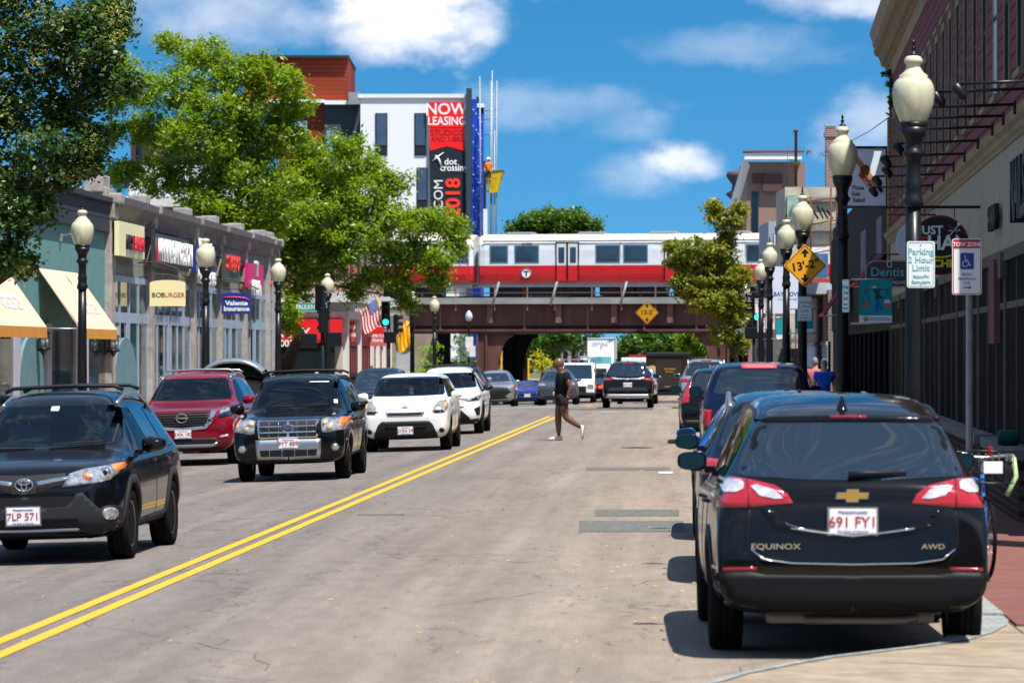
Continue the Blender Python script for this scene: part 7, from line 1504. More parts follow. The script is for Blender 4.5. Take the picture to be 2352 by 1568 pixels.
for i in range(4): mb.tube([(-.10+i*.045,-.046,.46),(-.13+i*.045,-.046,.30),(-.06+i*.05,-.046,.20)],.009,5)
mb.build('emblem',M_('cove_blue'),r)
# street name sign, traffic lights
r,W,H,rr=plate_sign('street_name_sign',685,751,695,716,119.5,mat('street_green',(.01,.28,.22),.5),'green street name sign reading FAULKNER STREET',.02,.012,cat='street sign'); ring(r,W,H,rr,WS,.006,.008); stext(r,'FAULKNER',-.14,0,.20,WS,sx=.78,bold=.002); stext(r,'STREET',.34,-.0,.07,WS,sx=1.1)
def signal_head(par,x,y,z,rz,lit=None,m='black_metal',vis=True):
    M=Matrix.Translation((x,y,z))@Matrix.Rotation(rz,4,'Z')@Matrix.Scale(1.0 if lit else .78,4)
    mb=MB(); mb.rbox(-.17,.17,-.02,.20,-.5,.5,.03,M)
    for k in (-.32,0,.32):
        vs=[]; n=12
        for j,(yy) in enumerate((-.02,-.24)):
            for i in range(n+1):
                t=R(-25)+R(230)*i/n; vs.append(M@Vector((.135*math.cos(t),yy,k+.135*math.sin(t))))
        mb.add(vs,[(i,i+1,n+2+i,n+1+i) for i in range(n)],True)
    o=mb.build('signal_head',M_(m),par)
    for k,c in ((.32,'red'),(0,'amber'),(-.32,'green')):
        mb=MB(); mb.lathe([(.001,.035),(.07,.028),(.115,.0)],18,M@Matrix.Translation((0,-.025,k))@Matrix.Rotation(PI/2,4,'X'))
        if c==lit: mm=mat('signal_green_lit',(.02,.95,.55),.3,emit=1.6)
        else: mm=mat('signal_'+c+'_off',{'red':(.06,.01,.01),'amber':(.07,.03,.01),'green':(.01,.05,.04)}[c],.3)
        mb.build('signal_lens',mm,o)
def signal_post(px,D,label,heads,zt,ped=()):
    a=P(px,807,D); zg=(G(-10.6,a.y)+.13) if a.x<-5 else dip(a.y)+.12
    r=empty('traffic_signal',(a.x,a.y,zg),TH,label,'traffic light','traffic signals at the junction')
    mb=MB(); mb.lathe([(.16,0),(.16,.25),(.09,.32),(.07,.5),(.06,zt-zg)],14); mb.build('post',M_('black_metal'),r)
    for x,y,z,rz,lit in heads: signal_head(r,x,y,z-zg,rz,lit)
    for x,z in ped: mb=MB(); mb.rbox(x-.24,x+.24,-.15,.12,z-zg-.22,z-zg+.22,.03); mb.tube([(0,0,z-zg),(x,0,z-zg)],.02); mb.build('pedestrian_signal',M_('black_metal'),r)
s=F/150; zz=lambda y,D:CAMH+(HY-y)/F*D
signal_post(893,150,'traffic signal showing green, left of the rail bridge',[(-.12,-.1,zz(721,150),0,'green'),(.35,0,zz(745,150),R(80),None)],zz(700,150),((.05,zz(775,150)),))
signal_post(741,119,'black traffic signal post seen from the side at Faulkner Street',[(-.05,-.05,zz(684,119),PI*.86,None),(-.0,-.1,zz(735,119),PI*1.15,None)],zz(672,119),((-.42,zz(782,119)),(.36,zz(779,119))))
signal_post(1732,140,'far right traffic signal showing green beside the tow zone signs',[(.12,-.05,zz(708,140),0,'green'),(-.1,0,zz(695,140),R(-75),None)],zz(672,140),((-.1,zz(765,140)),))
# round red fire bell, flags
r=empty('alarm_bell',fp(LU+.1,618,653),0,'small red round alarm bell on the last bay of the grey storefront','alarm bell'); mb=MB(); mb.lathe([(.13,0),(.13,.05),(.08,.1),(.01,.12)],14,Matrix.Rotation(PI/2,4,'Y')); mb.build('bell',M_('sign_red'),r)
def flag(px,py,D,stripes_,canton,label,w_=.85,h_=1.0,rz=0,m1=None,m2=None,tilt=R(28)):
    r=empty('flag',P(px,py,D),TH,label,'flag','flags hung from the corner shop')
    mb=MB(); mb.tube([(-.05,0,-.25),(.55,0,.35)],.018,6); mb.lathe([(.02,0),(.035,.03),(.001,.07)],8,Matrix.Translation((.56,0,.36))); mb.build('flagpole',mat('flag_pole',(.6,.5,.2),.5),r)
    def strip_(i,n,t0,t1,mm,nm,y=0):
        mb=MB(); vs=[]; K=12
        for k in range(K+1):
            b=t0+(t1-t0)*k/K
            for aa in (i/n,(i+1)/n):
                x=-.0+aa*w_*.62+.38*b*w_*.55; z=.05+aa*.40-b*h_-.05*math.sin(aa*5); vs.append((x+.03*math.sin(b*6),y+.06*math.sin(aa*7+b*4),z))
        mb.add(vs,[(2*k,2*k+1,2*k+3,2*k+2) for k in range(K)],True); mb.build(nm,mm,r)
    for i in range(stripes_):
        strip_(i,stripes_,0,1,m1 if i%2==0 else m2,'stripe')
    if canton:
        for i in range(3): strip_(7+i*2,13,0,.42,mat('canton_blue',(.03,.05,.28),.7,col2=(.3,.32,.5),vscale=22),'canton',-.012); strip_(8+i*2,13,0,.42,M_('canton_blue'),'canton',-.012)
    return r
FR_,FW,FY=mat('flag_red',(.60,.03,.04),.7),mat('flag_white',(.78,.77,.75),.7),mat('flag_yellow',(.85,.55,.02),.7); FO=mat('flag_orange',(.75,.20,.02),.7)
flag(822,715,150,13,True,'striped flag with blue starred canton hanging over the corner shop',1.15,.95,m1=FR_,m2=FW); flag(851,712,152,7,False,'yellow flag with orange red stripes just right of the striped flag',.5,.85,m1=FY,m2=FO); flag(909,762,160,7,False,'yellow flag with three orange stripes hanging over the pale mural wall',.8,.95,m1=FY,m2=FO)
# ================================================================ RAIL BRIDGE AND TRAIN
PHI=R(11); BD0=215.0; BX0=(1330-CX)/F*BD0
BO=cw(BX0,BD0,0)
def bl(px,py,yo=0):        # pixel -> (x along the bridge, z) on the plane y=yo
    xp=(px-CX)/F; D0=BD0+yo*math.cos(PHI); X0=BX0+yo*math.sin(PHI)
    x=(xp*D0-X0)/(math.cos(PHI)+xp*math.sin(PHI)); D=D0-x*math.sin(PHI); return x,CAMH+(HY-py)/F*D
RZB=TH-PHI
BRW=mat('bridge_brown',(.125,.056,.048),.7,var=.28,vscale=1.2,bump=.3,bscale=8,stretch=(1,1,.4)); BRD=mat('bridge_shaded',(.022,.016,.015),.9,var=.4,vscale=1.5); DECK=mat('deck_grey',(.26,.26,.245),.8,var=.25,vscale=2,stretch=(.3,1,1))  # BRD: shade beneath deck and train put into a darker copy of the steel
r=empty('rail_bridge',BO,RZB,'brown riveted steel railway bridge over the street','bridge')
xa,xb=bl(940,750)[0],bl(1800,750)[0]
mb=MB(); mb.box(xa,xb,0,.12,3.25,4.72); mb.box(xa,xb,-.16,.28,3.12,3.25); mb.build('girder',BRW,r)
for z in (3.32,4.60):
    mb=MB()
    for i in range(130): x=xa+(xb-xa)*i/130; mb.lathe([(.025,0),(.02,.018),(.001,.02)],5,Matrix.Translation((x,-.0,z))@Matrix.Rotation(PI/2,4,'X'))
    tag(mb.build('rivet_row',BRW,r),kind='stuff')
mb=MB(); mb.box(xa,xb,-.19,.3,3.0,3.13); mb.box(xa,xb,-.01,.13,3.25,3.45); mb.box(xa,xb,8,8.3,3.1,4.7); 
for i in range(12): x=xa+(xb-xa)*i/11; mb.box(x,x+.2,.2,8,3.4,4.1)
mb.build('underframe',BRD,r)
mb=MB(); mb.box(xa,xb,-.42,8.6,4.72,4.82); mb.box(xa,xb,-.45,-.30,4.66,5.02); mb.build('deck',DECK,r)
for px in (1012,1127,1205,1284,1350,1412,1480,1540,1600,1670,1730):
    x=bl(px,700)[0]; w_=.16 if px in (1127,1284,1412,1540,1670) else .05; mb=MB(); mb.box(x-w_,x+w_,-.22 if w_>.1 else -.04,.0,3.6 if w_>.1 else 3.25,4.66); mb.build('stiffener',mat('bridge_pink',(.20,.095,.08),.7,var=.2),r)
def arch(px_col0,px_col1,side):
    x0,x1=bl(px_col0,800)[0],bl(px_col1,800)[0]
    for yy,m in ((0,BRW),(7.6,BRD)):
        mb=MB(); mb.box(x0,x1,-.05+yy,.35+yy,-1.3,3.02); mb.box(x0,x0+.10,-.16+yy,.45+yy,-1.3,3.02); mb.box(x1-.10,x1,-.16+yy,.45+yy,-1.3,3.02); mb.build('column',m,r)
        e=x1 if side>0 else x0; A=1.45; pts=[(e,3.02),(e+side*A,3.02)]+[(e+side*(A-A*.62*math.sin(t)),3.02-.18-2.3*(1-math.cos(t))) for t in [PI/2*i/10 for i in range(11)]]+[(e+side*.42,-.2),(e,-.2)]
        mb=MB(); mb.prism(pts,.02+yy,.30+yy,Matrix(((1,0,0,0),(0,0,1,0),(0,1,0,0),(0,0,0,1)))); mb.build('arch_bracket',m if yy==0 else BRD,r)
arch(1096,1120,1); arch(1655,1675,-1)
mb=MB()
for px in (1050,1139,1214,1277,1362,1430,1508,1590):
    x=bl(px,680)[0]; mb=MB(); mb.box(x-.03,x+.03,-.38,-.32,4.3,5.78); mb.build('railing_post',mat('rail_rust',(.30,.13,.10),.8,var=.2),r)
mb=MB(); mb.tube([(xa,-.36,5.78),(xb,-.36,5.78)],.035,6); mb.tube([(xa,-.36,5.28),(xb,-.36,5.28)],.03,6); mb.build('railing',mat('rail_brown',(.12,.07,.06),.8),r)
for px in (1139,1272,1432):
    x=bl(px,680)[0]; mb=MB(); mb.tube([(x+.25,-.34,5.9),(x-.1,-.5,4.6)],.07,6); mb.build('strut',DECK,r)
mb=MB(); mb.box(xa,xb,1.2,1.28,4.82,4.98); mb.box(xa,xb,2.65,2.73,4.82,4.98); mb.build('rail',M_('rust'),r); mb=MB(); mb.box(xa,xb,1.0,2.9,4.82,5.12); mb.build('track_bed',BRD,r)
x,z=bl(1486,718,-.25); cs=clearance(1486,718,27,BD0-x*math.sin(PHI)-.6,'dull yellow diamond 13-2 clearance sign fixed to the bridge girder',YS2,"13-2'"); cs.rotation_euler=(0,0,RZB)
TW=mat('train_white',(.66,.68,.70),.35,var=.10,vscale=.8,stretch=(1,1,3)); TR=mat('train_red',(.58,.010,.014),.30,coat=.4,var=.08,vscale=.7); TRF=mat('train_roof',(.52,.47,.42),.6,var=.15,vscale=1.5,stretch=(.4,1,1))
def railcar(x0,x1,label,wins,doors,logo=None,endpx=None):
    y0=.45; r=empty('train_car',BO,RZB,label,'train','cars of the red and white train')
    low=[(.28,5.82),(.06,6.0),(0,6.35),(-.01,6.83)]; up=[(-.01,6.83),(.0,7.7),(.03,8.02),(.10,8.20)]; rf=[(.10,8.20),(.16,8.30),(.45,8.50),(1.0,8.60),(1.5,8.63)]
    def shell(sec,nm,m,cap=False):
        full=sec+[(3.0-y,z) for y,z in sec[::-1] if abs(3.0-y-y)>.01]; n=len(sec)
        mb=MB(); vs=[]
        st=[(x0,.35),(x0+.12,.12),(x0+.4,0),(x1-.4,0),(x1-.12,.12),(x1,.35)]
        for x,ins in st:
            for y,z in full: vs.append((x,y0+1.5+(y-1.5)*(1-ins*.35),z-ins*.18*(1 if z>8.2 else 0)))
        k=len(full); fs=[]
        for i in range(len(st)-1):
            for j in range(k-1):
                if nm!='roof' and j==n-1: continue
                fs.append((i*k+j,(i+1)*k+j,(i+1)*k+j+1,i*k+j+1))
        mb.add(vs,fs,False)
        if cap: mb.f.append(tuple(range(k))[::-1]); mb.sm.append(False); b=(len(st)-1)*k; mb.f.append(tuple(range(b,b+k))); mb.sm.append(False)
        return mb.build(nm,m,r)
    shell(low,'lower_panel',TR,True); shell(up,'upper_body',TW,True); shell(rf,'roof',TRF,True)
    mb=MB(); mb.box(x0+.3,x1-.3,y0-.03,y0+.02,8.16,8.22); mb.build('drip_rail',M_('dark_trim'),r)
    mb=MB()
    for k in range(9): mb.box(x0+1.1+k*2.35,x0+1.112+k*2.35,y0-.006,y0+.01,6.1,8.1)
    mb.build('panel_seam',M_('dark_trim'),r)
    for k in range(5):
        mb=MB(); mb.rbox(x0+1.5+k*4.1,x0+3.0+k*4.1,y0+.9,y0+2.1,8.58,8.74,.03); mb.build('roof_vent',M_('galv'),r)
    mb=MB(); mb.box(x0+.1,x1-.1,y0+.3,y0+2.7,5.62,5.86); mb.build('floor_frame',M_('galv'),r)
    for a,b in wins:
        z0,z1=7.02,7.92; mb=MB(); mb.rbox(a-.06,b+.06,y0-.03,y0+.05,z0-.06,z1+.06,.02); f_=mb.build('window_frame',M_('silver'),r); mb=MB(); mb.rbox(a,b,y0-.045,y0+.0,z0,z1,.02); mb.build('pane',mat('train_glass',(.018,.024,.04),.1,spec=.8,col2=(.03,.07,.10),vscale=.9),f_)
    for a,b in doors:
        mb=MB(); m=(a+b)/2; mb.box(a,b,y0-.03,y0+.05,5.98,8.1); f_=mb.build('door',TW,r)
        mb=MB(); mb.box(a,b,y0-.034,y0-.028,5.98,6.83); mb.build('door_red_panel',TR,f_)
        mb=MB(); mb.box(m-.05,m+.05,y0-.045,y0-.03,5.98,8.1); mb.box(a-.04,a+.02,y0-.045,y0,5.95,8.14); mb.box(b-.02,b+.04,y0-.045,y0,5.95,8.14); mb.box(a,b,y0-.045,y0,8.08,8.14); mb.build('door_seal',M_('rubber'),f_)
        mb=MB(); mb.rbox(a+.12,m-.16,y0-.05,y0-.02,6.98,7.85,.02); mb.rbox(m+.16,b-.12,y0-.05,y0-.02,6.98,7.85,.02); mb.build('pane',M_('train_glass'),f_)
    n=int((x1-x0)/2.1)
    for i in range(n):
        a=x0+.6+i*2.1; 
        if a+2>x1: break
        mb=MB(); mb.rbox(a,a+random.uniform(1.5,2.05),y0+.4,y0+2.4,4.98+random.uniform(0,.2),5.66,.05); mb.build('equipment_box',M_('plastic_black'),r)
    for a in (x0+2.6,x0+4.6,x1-4.6,x1-2.6):
        if a>xb+3: continue
        mb=MB(); mb.lathe([(.01,0),(.40,0),(.40,.12),(.01,.12)],20,Matrix.Translation((a,y0+.6,5.36))@Matrix.Rotation(PI/2,4,'X')); mb.build('wheel',M_('rust'),r)
    mb=MB(); mb.box(x0-.12,x0+.06,y0+.9,y0+2.1,5.9,8.2); mb.build('end_door',M_('galv'),r)
    if logo:
        lx,lz=logo; mb=MB(); mb.lathe([(.001,.01),(.30,.01),(.30,0)],28,Matrix.Translation((lx,y0-.03,lz))@Matrix.Rotation(PI/2,4,'X'),smooth=False); lg=mb.build('logo',WS,r)
        mb=MB(); mb.tube([(lx+.275*math.cos(2*PI*i/28),y0-.042,lz+.275*math.sin(2*PI*i/28)) for i in range(29)],.022,5,cap=False); mb.box(lx-.15,lx+.15,y0-.05,y0-.04,lz+.06,lz+.13); mb.box(lx-.04,lx+.04,y0-.05,y0-.04,lz-.17,lz+.1); mb.build('logo_letter',BLK,lg)
        o=text('lettering','01702',.24,Matrix.Translation((bl(1207,560)[0],y0-.035,8.02))@Matrix.Rotation(PI/2,4,'X'),BLK,None,.003,bold=.004); o.parent=r
    return r
B=lambda px:bl(px,620,.45)[0]
railcar(B(1097),B(1097)+21.2,'front red and white train car with round T emblem crossing the bridge',[(B(a),B(b)) for a,b in ((1127,1165),(1184,1236),(1370,1422),(1434,1486),(1616,1668),(1716,1768))],[(B(1278),B(1328)),(B(1527),B(1576)),(B(1690+95),B(1835))],(B(1209),bl(1209,627)[1]))
railcar(B(1085)-21.2,B(1085),'second red and white train car, mostly hidden behind the locust leaves',[(B(1034),B(1075)),(B(930),B(985)),(B(860),B(915))],[])
# ================================================================ TREES
def leafmat(name,c,c2,c3=None,trl=.45,sc=1.3):
    m=bpy.data.materials.new(name); m.use_nodes=True; t=m.node_tree; t.nodes.clear(); o=t.nodes.new('ShaderNodeOutputMaterial')
    tcn=t.nodes.new('ShaderNodeTexCoord'); f=noise(t,tcn.outputs['Object'],sc,4,.7); f2=noise(t,tcn.outputs['Object'],9,2,.6)
    f=nmath(t,'ADD',nmath(t,'MULTIPLY',f,.5),nmath(t,'MULTIPLY',f2,.5))
    cr=t.nodes.new('ShaderNodeValToRGB'); t.links.new(f,cr.inputs[0]); cr.color_ramp.elements[0].position=.36; cr.color_ramp.elements[0].color=(*c,1); cr.color_ramp.elements[1].position=.64; cr.color_ramp.elements[1].color=(*c2,1)
    d=t.nodes.new('ShaderNodeBsdfDiffuse'); tr=t.nodes.new('ShaderNodeBsdfTranslucent'); g=t.nodes.new('ShaderNodeBsdfGlossy'); g.inputs['Roughness'].default_value=.45; g.inputs[0].default_value=(.6,.65,.5,1)
    t.links.new(cr.outputs[0],d.inputs[0]); ml=t.nodes.new('ShaderNodeMixRGB'); ml.blend_type='MULTIPLY'; ml.inputs[0].default_value=1; ml.inputs[2].default_value=(1.5,1.6,.5,1); t.links.new(cr.outputs[0],ml.inputs[1]); t.links.new(ml.outputs[0],tr.inputs[0])
    m1=t.nodes.new('ShaderNodeMixShader'); m1.inputs[0].default_value=trl; t.links.new(d.outputs[0],m1.inputs[1]); t.links.new(tr.outputs[0],m1.inputs[2])
    m2=t.nodes.new('ShaderNodeMixShader'); m2.inputs[0].default_value=.05; t.links.new(m1.outputs[0],m2.inputs[1]); t.links.new(g.outputs[0],m2.inputs[2]); t.links.new(m2.outputs[0],o.inputs[0]); MATS[name]=m; return m
BARK=mat('bark',(.075,.055,.042),.9,var=.3,vscale=6,bump=.6,bscale=14,stretch=(1,1,.3))
def leaves(name,cl,nper,size,m,parent,sub=34,sig=.2,asp=.5,droop=0,flat=.5,hex_=False,org=Vector((0,0,0))):
    """cl: list of (centre, (rx,ry,rz), weight); small leaf faces grouped in twigs through each clump"""
    pts=[]
    for c,rad,wt in cl:
        n=max(3,int(sub*wt)); k=max(3,int(nper/sub))
        d=rng.normal(size=(n,3)); d/=np.linalg.norm(d,axis=1)[:,None]; rr=rng.uniform(.15,1,size=(n,1))**.45
        tc_=np.array(c)+d*rr*np.array(rad); sg=sig*rng.uniform(.6,1.4,size=(n,1,1))
        dirs=rng.normal(size=(n,1,3)); dirs[:,:,2]*=.4; dirs/=np.linalg.norm(dirs,axis=2)[:,:,None]
        al=rng.uniform(-1.6,1.6,size=(n,k,1)); q=tc_[:,None,:]+dirs*al*sg+rng.normal(size=(n,k,3))*sg*.45; q[:,:,2]-=droop*np.abs(al[:,:,0])*sg[:,:,0]
        pts.append(q.reshape(-1,3))
    p=np.concatenate(pts); N_=len(p); s_=size*rng.uniform(.6,1.3,size=(N_,1))
    nrm=rng.normal(size=(N_,3)); nrm[:,2]=np.abs(nrm[:,2])+flat; nrm/=np.linalg.norm(nrm,axis=1)[:,None]
    t=rng.normal(size=(N_,3)); t-=nrm*np.sum(t*nrm,axis=1)[:,None]; t/=np.linalg.norm(t,axis=1)[:,None]; b=np.cross(nrm,t)
    if hex_: prof=[(-1,0),(-.5,.62),(.25,.66),(1,0),(.25,-.66),(-.5,-.62)]
    else: prof=[(-1,0),(-.1,.7),(1,0),(-.1,-.7)]
    K=len(prof); V=np.empty((N_,K,3),dtype=np.float32)
    for i,(a_,b_) in enumerate(prof): V[:,i,:]=p+t*s_*a_+b*s_*b_*asp*1.4-np.array(org)+nrm*s_*(.15*abs(b_))
    me=bpy.data.meshes.new(name); me.vertices.add(N_*K); me.vertices.foreach_set('co',V.reshape(-1)); me.loops.add(N_*K); me.loops.foreach_set('vertex_index',np.arange(N_*K,dtype=np.int32)); me.polygons.add(N_)
    me.polygons.foreach_set('loop_start',np.arange(0,N_*K,K,dtype=np.int32)); me.polygons.foreach_set('loop_total',np.full(N_,K,dtype=np.int32)); me.update(calc_edges=True); me.materials.append(m)
    o=link(name,me,None,parent); return o
def tree(name,base,cl,nper,size,m,label,cat='tree',tr=.16,group=None,**k):
    r=empty(name,base,0,label,cat,group); org=Vector(base); mb=MB(); n=len(cl)
    cen=sum((Vector(c) for c,_,_ in cl),Vector())/n
    fork=Vector((base[0]*.75+cen.x*.25,base[1]*.75+cen.y*.25,base[2]+(min(c[2] for c,_,_ in cl)-base[2])*.75)); 
    if fork.z<base[2]+.5: fork.z=base[2]+.5
    mb.tube([Vector((0,0,-.2)),(fork-org)*.5+Vector((.05,0,0)),fork-org],[tr*1.3,tr,tr*.85],9)
    # limbs run from the fork through nearby clumps
    srt=sorted(cl,key=lambda q:(Vector(q[0])-fork).length); nodes=[(fork,tr*.8)]
    for c,rad,wt in srt:
        c=Vector(c); pr=min(nodes,key=lambda q:(q[0]-c).length+ .0*q[0].z); a,ra=pr; rb=max(.018,ra*.62)
        mid=(a+c)/2+Vector((random.uniform(-.1,.1),random.uniform(-.1,.1),random.uniform(0,.2)))*min(1,(c-a).length); mb.tube([a-org,mid-org,c-org],[ra*.8,(ra*.8+rb)/2,rb],6); nodes.append((c,rb))
        for _ in range(4):
            d=Vector((random.gauss(0,1),random.gauss(0,1),random.gauss(0,1)+.2)).normalized(); e=c+Vector((d.x*rad[0],d.y*rad[1],d.z*rad[2]))*.8; mb.tube([c-org,(c+e)/2+Vector((0,0,.05))-org,e-org],[rb*.5,rb*.3,.006],4)
    mb.build('trunk',BARK,r); cr=leaves('crown',cl,nper,size,m,r,org=org,**k); return r
def pcl(lst,D,dep=.9,jit=1.0):
    out=[]
    for a in lst:
        x,y,rx,ry=a[:4]; s=F/D; dd=random.uniform(-jit,jit); c=P(x,y,D+dd); out.append((tuple(c),(rx/s,max(.3,dep*(rx+ry)/2/s),ry/s),min(3,max(.25,(rx*ry/s/s)/.9))))
    return out
LOC=leafmat('locust_leaf',(.058,.135,.007),(.31,.39,.02),trl=.55); LIN=leafmat('linden_leaf',(.020,.052,.014),(.075,.14,.035),trl=.35); BRA=leafmat('linden_bract',(.34,.33,.10),(.50,.46,.16),trl=.4)
OLV=leafmat('olive_leaf',(.09,.16,.012),(.33,.28,.03),trl=.4,sc=1.0); FARG=leafmat('far_leaf',(.03,.09,.012),(.10,.19,.02),trl=.4,sc=.5); BRT=leafmat('bright_leaf',(.12,.25,.01),(.30,.42,.02),trl=.5); YLW=leafmat('yellow_leaf',(.35,.33,.01),(.60,.52,.03),trl=.5); DRK=leafmat('dark_leaf',(.015,.045,.012),(.06,.13,.02),trl=.3)
A=[(398,92,32,22),(430,120,35,28),(480,120,50,38),(540,160,60,42),(610,165,55,40),(665,190,38,34),(685,240,34,34),(320,200,62,44),(415,205,60,50),(500,230,80,55),(600,250,80,60),(285,150,35,26),(262,230,26,30),(350,290,65,50),(450,310,85,60),(560,330,85,55),(640,310,60,50),(282,395,40,35),(350,400,62,45),(460,400,90,60),(580,420,90,60),(545,500,80,45),(640,480,65,50),(470,470,60,36),(600,545,60,30),(255,300,22,26)]
tree('locust_tree',(cw(-7.6*1.0,139,0).x-1.0,cw(-7.6,139,0).y,-.5),pcl(A,136,1.0,1.2),3000,.095,LOC,'tall bright green locust tree rising behind the grey storefront',tr=.2,sub=72,sig=.24,asp=.42,droop=.35)
Bq=[(705,335,40,34),(690,395,50,38),(620,590,50,34),(790,330,48,28),(760,390,68,48),(700,420,62,50),(850,385,42,42),(820,450,75,52),(740,500,85,60),(660,570,50,55),(900,420,40,32),(915,505,62,42),(990,505,50,36),(1045,520,32,32),(830,550,85,55),(945,580,62,45),(740,600,75,50),(880,630,62,32),(1010,590,36,36),(1050,560,26,26),(690,660,36,30),(820,665,26,22),(1000,640,26,20),(700,540,50,40),(640,640,26,30),(925,650,24,20),(670,700,18,26),(660,740,14,18),(935,690,14,14)]
tree('locust_tree',P(652,835,148),pcl(Bq,143,1.0,1.0),3200,.095,LOC,'spreading bright green locust tree hanging over the corner shop and the rail bridge',tr=.22,sub=76,sig=.24,asp=.42,droop=.35)
Lq=[(60,60,130,80),(190,60,80,40),(262,72,42,24),(120,150,110,60),(215,190,60,34),(290,192,28,16),(60,250,110,80),(170,260,65,50),(215,320,26,40),(110,350,80,60),(40,400,95,70),(165,395,36,24),(30,500,60,50),(85,475,34,26),(15,580,28,28),(-80,200,130,170),(-80,450,90,140),(60,-50,190,70),(48,606,26,9),(230,120,50,22),(255,20,50,20),(200,370,20,24)]
lt=tree('linden_tree',(-11.75,58,-.02),pcl(Lq,58,.9,.6),4200,.048,LIN,'dark green linden tree with pale yellow bracts at the top left, nearest the camera',tr=.16,sub=150,sig=.13,asp=.62,droop=.2,hex_=True)
leaves('bract_clusters',pcl(Lq,57.7,.95,.6),700,.032,BRA,lt,sub=50,sig=.09,asp=.25,droop=.9,org=Vector((-11.75,58,-.02)))
Oq=[(1640,475,16,14),(1655,505,30,20),(1700,478,12,10),(1690,510,14,12),(1590,570,44,26),(1545,565,20,10),(1560,600,34,18),(1655,580,42,38),(1625,635,75,36),(1690,640,36,46),(1580,650,48,28),(1640,690,60,32),(1690,720,28,40),(1655,765,26,30),(1700,790,20,30),(1670,545,16,18),(1620,600,60,30),(1600,680,40,26),(1660,700,40,34),(1650,660,50,34)]
tree('street_tree',P(1694,840,148),pcl(Oq,148,1.0,.6),3600,.085,OLV,'slender olive and rust coloured street tree in front of the train on the right',tr=.09,sub=95,sig=.15,asp=.55,droop=.2)
tree('tree',P(1275,800,330),pcl([(1275,512,70,28),(1205,524,40,18),(1345,524,36,16),(1240,505,30,16),(1310,504,34,18),(1275,560,90,40)],330,.8,1),3600,.16,FARG,'round topped dark green tree behind the roof of the train',tr=.4,sub=60,sig=.4,asp=.6)
tree('tree',P(1215,850,300),pcl([(1195,785,50,26),(1250,775,60,22),(1300,770,40,18),(1165,800,30,26),(1225,800,30,22)],300,.8,1),2600,.13,FARG,'green tree seen under the bridge arch beside the column',tr=.25,sub=40,sig=.35,asp=.6)
tree('tree',P(1320,850,380),pcl([(1330,785,34,22),(1290,790,34,24),(1365,778,22,12)],380,.8,1),900,.15,DRK,'dark tree shading the left side of the street beyond the bridge',tr=.3,sub=34,sig=.35,asp=.6)
tree('tree',P(1500,850,430),pcl([(1470,800,50,34),(1520,790,55,34),(1440,825,30,26),(1500,830,60,24),(1560,810,40,40)],430,.8,2),2600,.2,FARG,'broad green tree beyond the brown delivery truck',tr=.4,sub=44,sig=.5,asp=.6)
tree('tree',P(1620,850,330),pcl([(1600,790,48,40),(1650,800,40,40),(1570,840,36,24),(1640,840,36,26),(1600,760,30,16)],330,.8,2),1300,.15,LOC,'lighter green tree beyond the right end of the bridge',tr=.3,sub=40,sig=.4,asp=.6)
tree('small_tree',P(1245,860,262),pcl([(1245,822,20,20),(1228,835,12,12),(1262,838,14,12),(1245,848,14,10)],262,.9,.5),700,.08,YLW,'small yellow leaved tree left of the walking man',tr=.08,sub=20,sig=.2,asp=.6)
def bush(px,py,D,lst,m,label,n=900,size=.07): 
    b=P(px,py,D); r=empty('bush',b,0,label,'bush'); leaves('foliage',pcl(lst,D,.9,.4),n,size,m,r,sub=26,sig=.2,asp=.5,org=b)
    mb=MB(); 
    for c,rad,_ in pcl(lst,D,.5,.2): mb.tube([(0,0,0),(Vector(c)-b)*.6+Vector((.05,0,.1)),Vector(c)-b],[.035,.02,.008],5)
    mb.build('stem',BARK,r)
bush(985,880,203,[(985,815,24,28),(970,850,24,24),(1000,850,24,24),(985,870,34,14),(1010,865,14,10)],BRT,'bright yellow green bush beside the pale mural wall')
bush(1060,870,236,[(1055,795,24,26),(1040,830,24,26),(1072,830,24,26),(1055,860,34,20)],FARG,'dark green bush under the left side span of the bridge',1200)
bush(895,870,181,[(893,840,9,22),(894,865,10,14)],BRT,'narrow green bush between the signal post and the mural wall',400)
r=empty('ivy',P(2046,260,88),TH,'strands of ivy hanging from the end of the cream cornice','ivy'); leaves('foliage',[(tuple(P(x,y,88)),(rx/100,.2,ry/100),.5) for x,y,rx,ry in ((2043,170,12,8),(2052,195,7,14),(2050,230,6,16),(2054,255,5,14))],500,.04,DRK,r,sub=24,sig=.06,asp=.7,org=r.location); r.rotation_euler=(0,0,0)
for i,(x,y,D,lab) in enumerate(((1855,350,149,'small weed tuft on the left of the cream parapet'),(1895,352,149,'small weed tuft on the right of the cream parapet'),(1822,372,149,'weed tuft growing from the copper topped parapet corner'))):
    b=P(x,y+6,D); r=empty('weed_tuft',b,0,lab,'weed'); leaves('foliage',[(tuple(P(x,y,D)),(.22,.15,.12),.4)],400,.035,FARG,r,sub=20,sig=.06,asp=.3,org=b)
# far woods closing the view
r=leaves('treeline',pcl([(x,815+random.uniform(-8,4),55,22) for x in range(700,1500,45)]+[(x,812,60,26) for x in range(1540,2000,50)],620,.8,10),900,.35,FARG,None,sub=30,sig=.7,asp=.6); tag(r,kind='stuff')
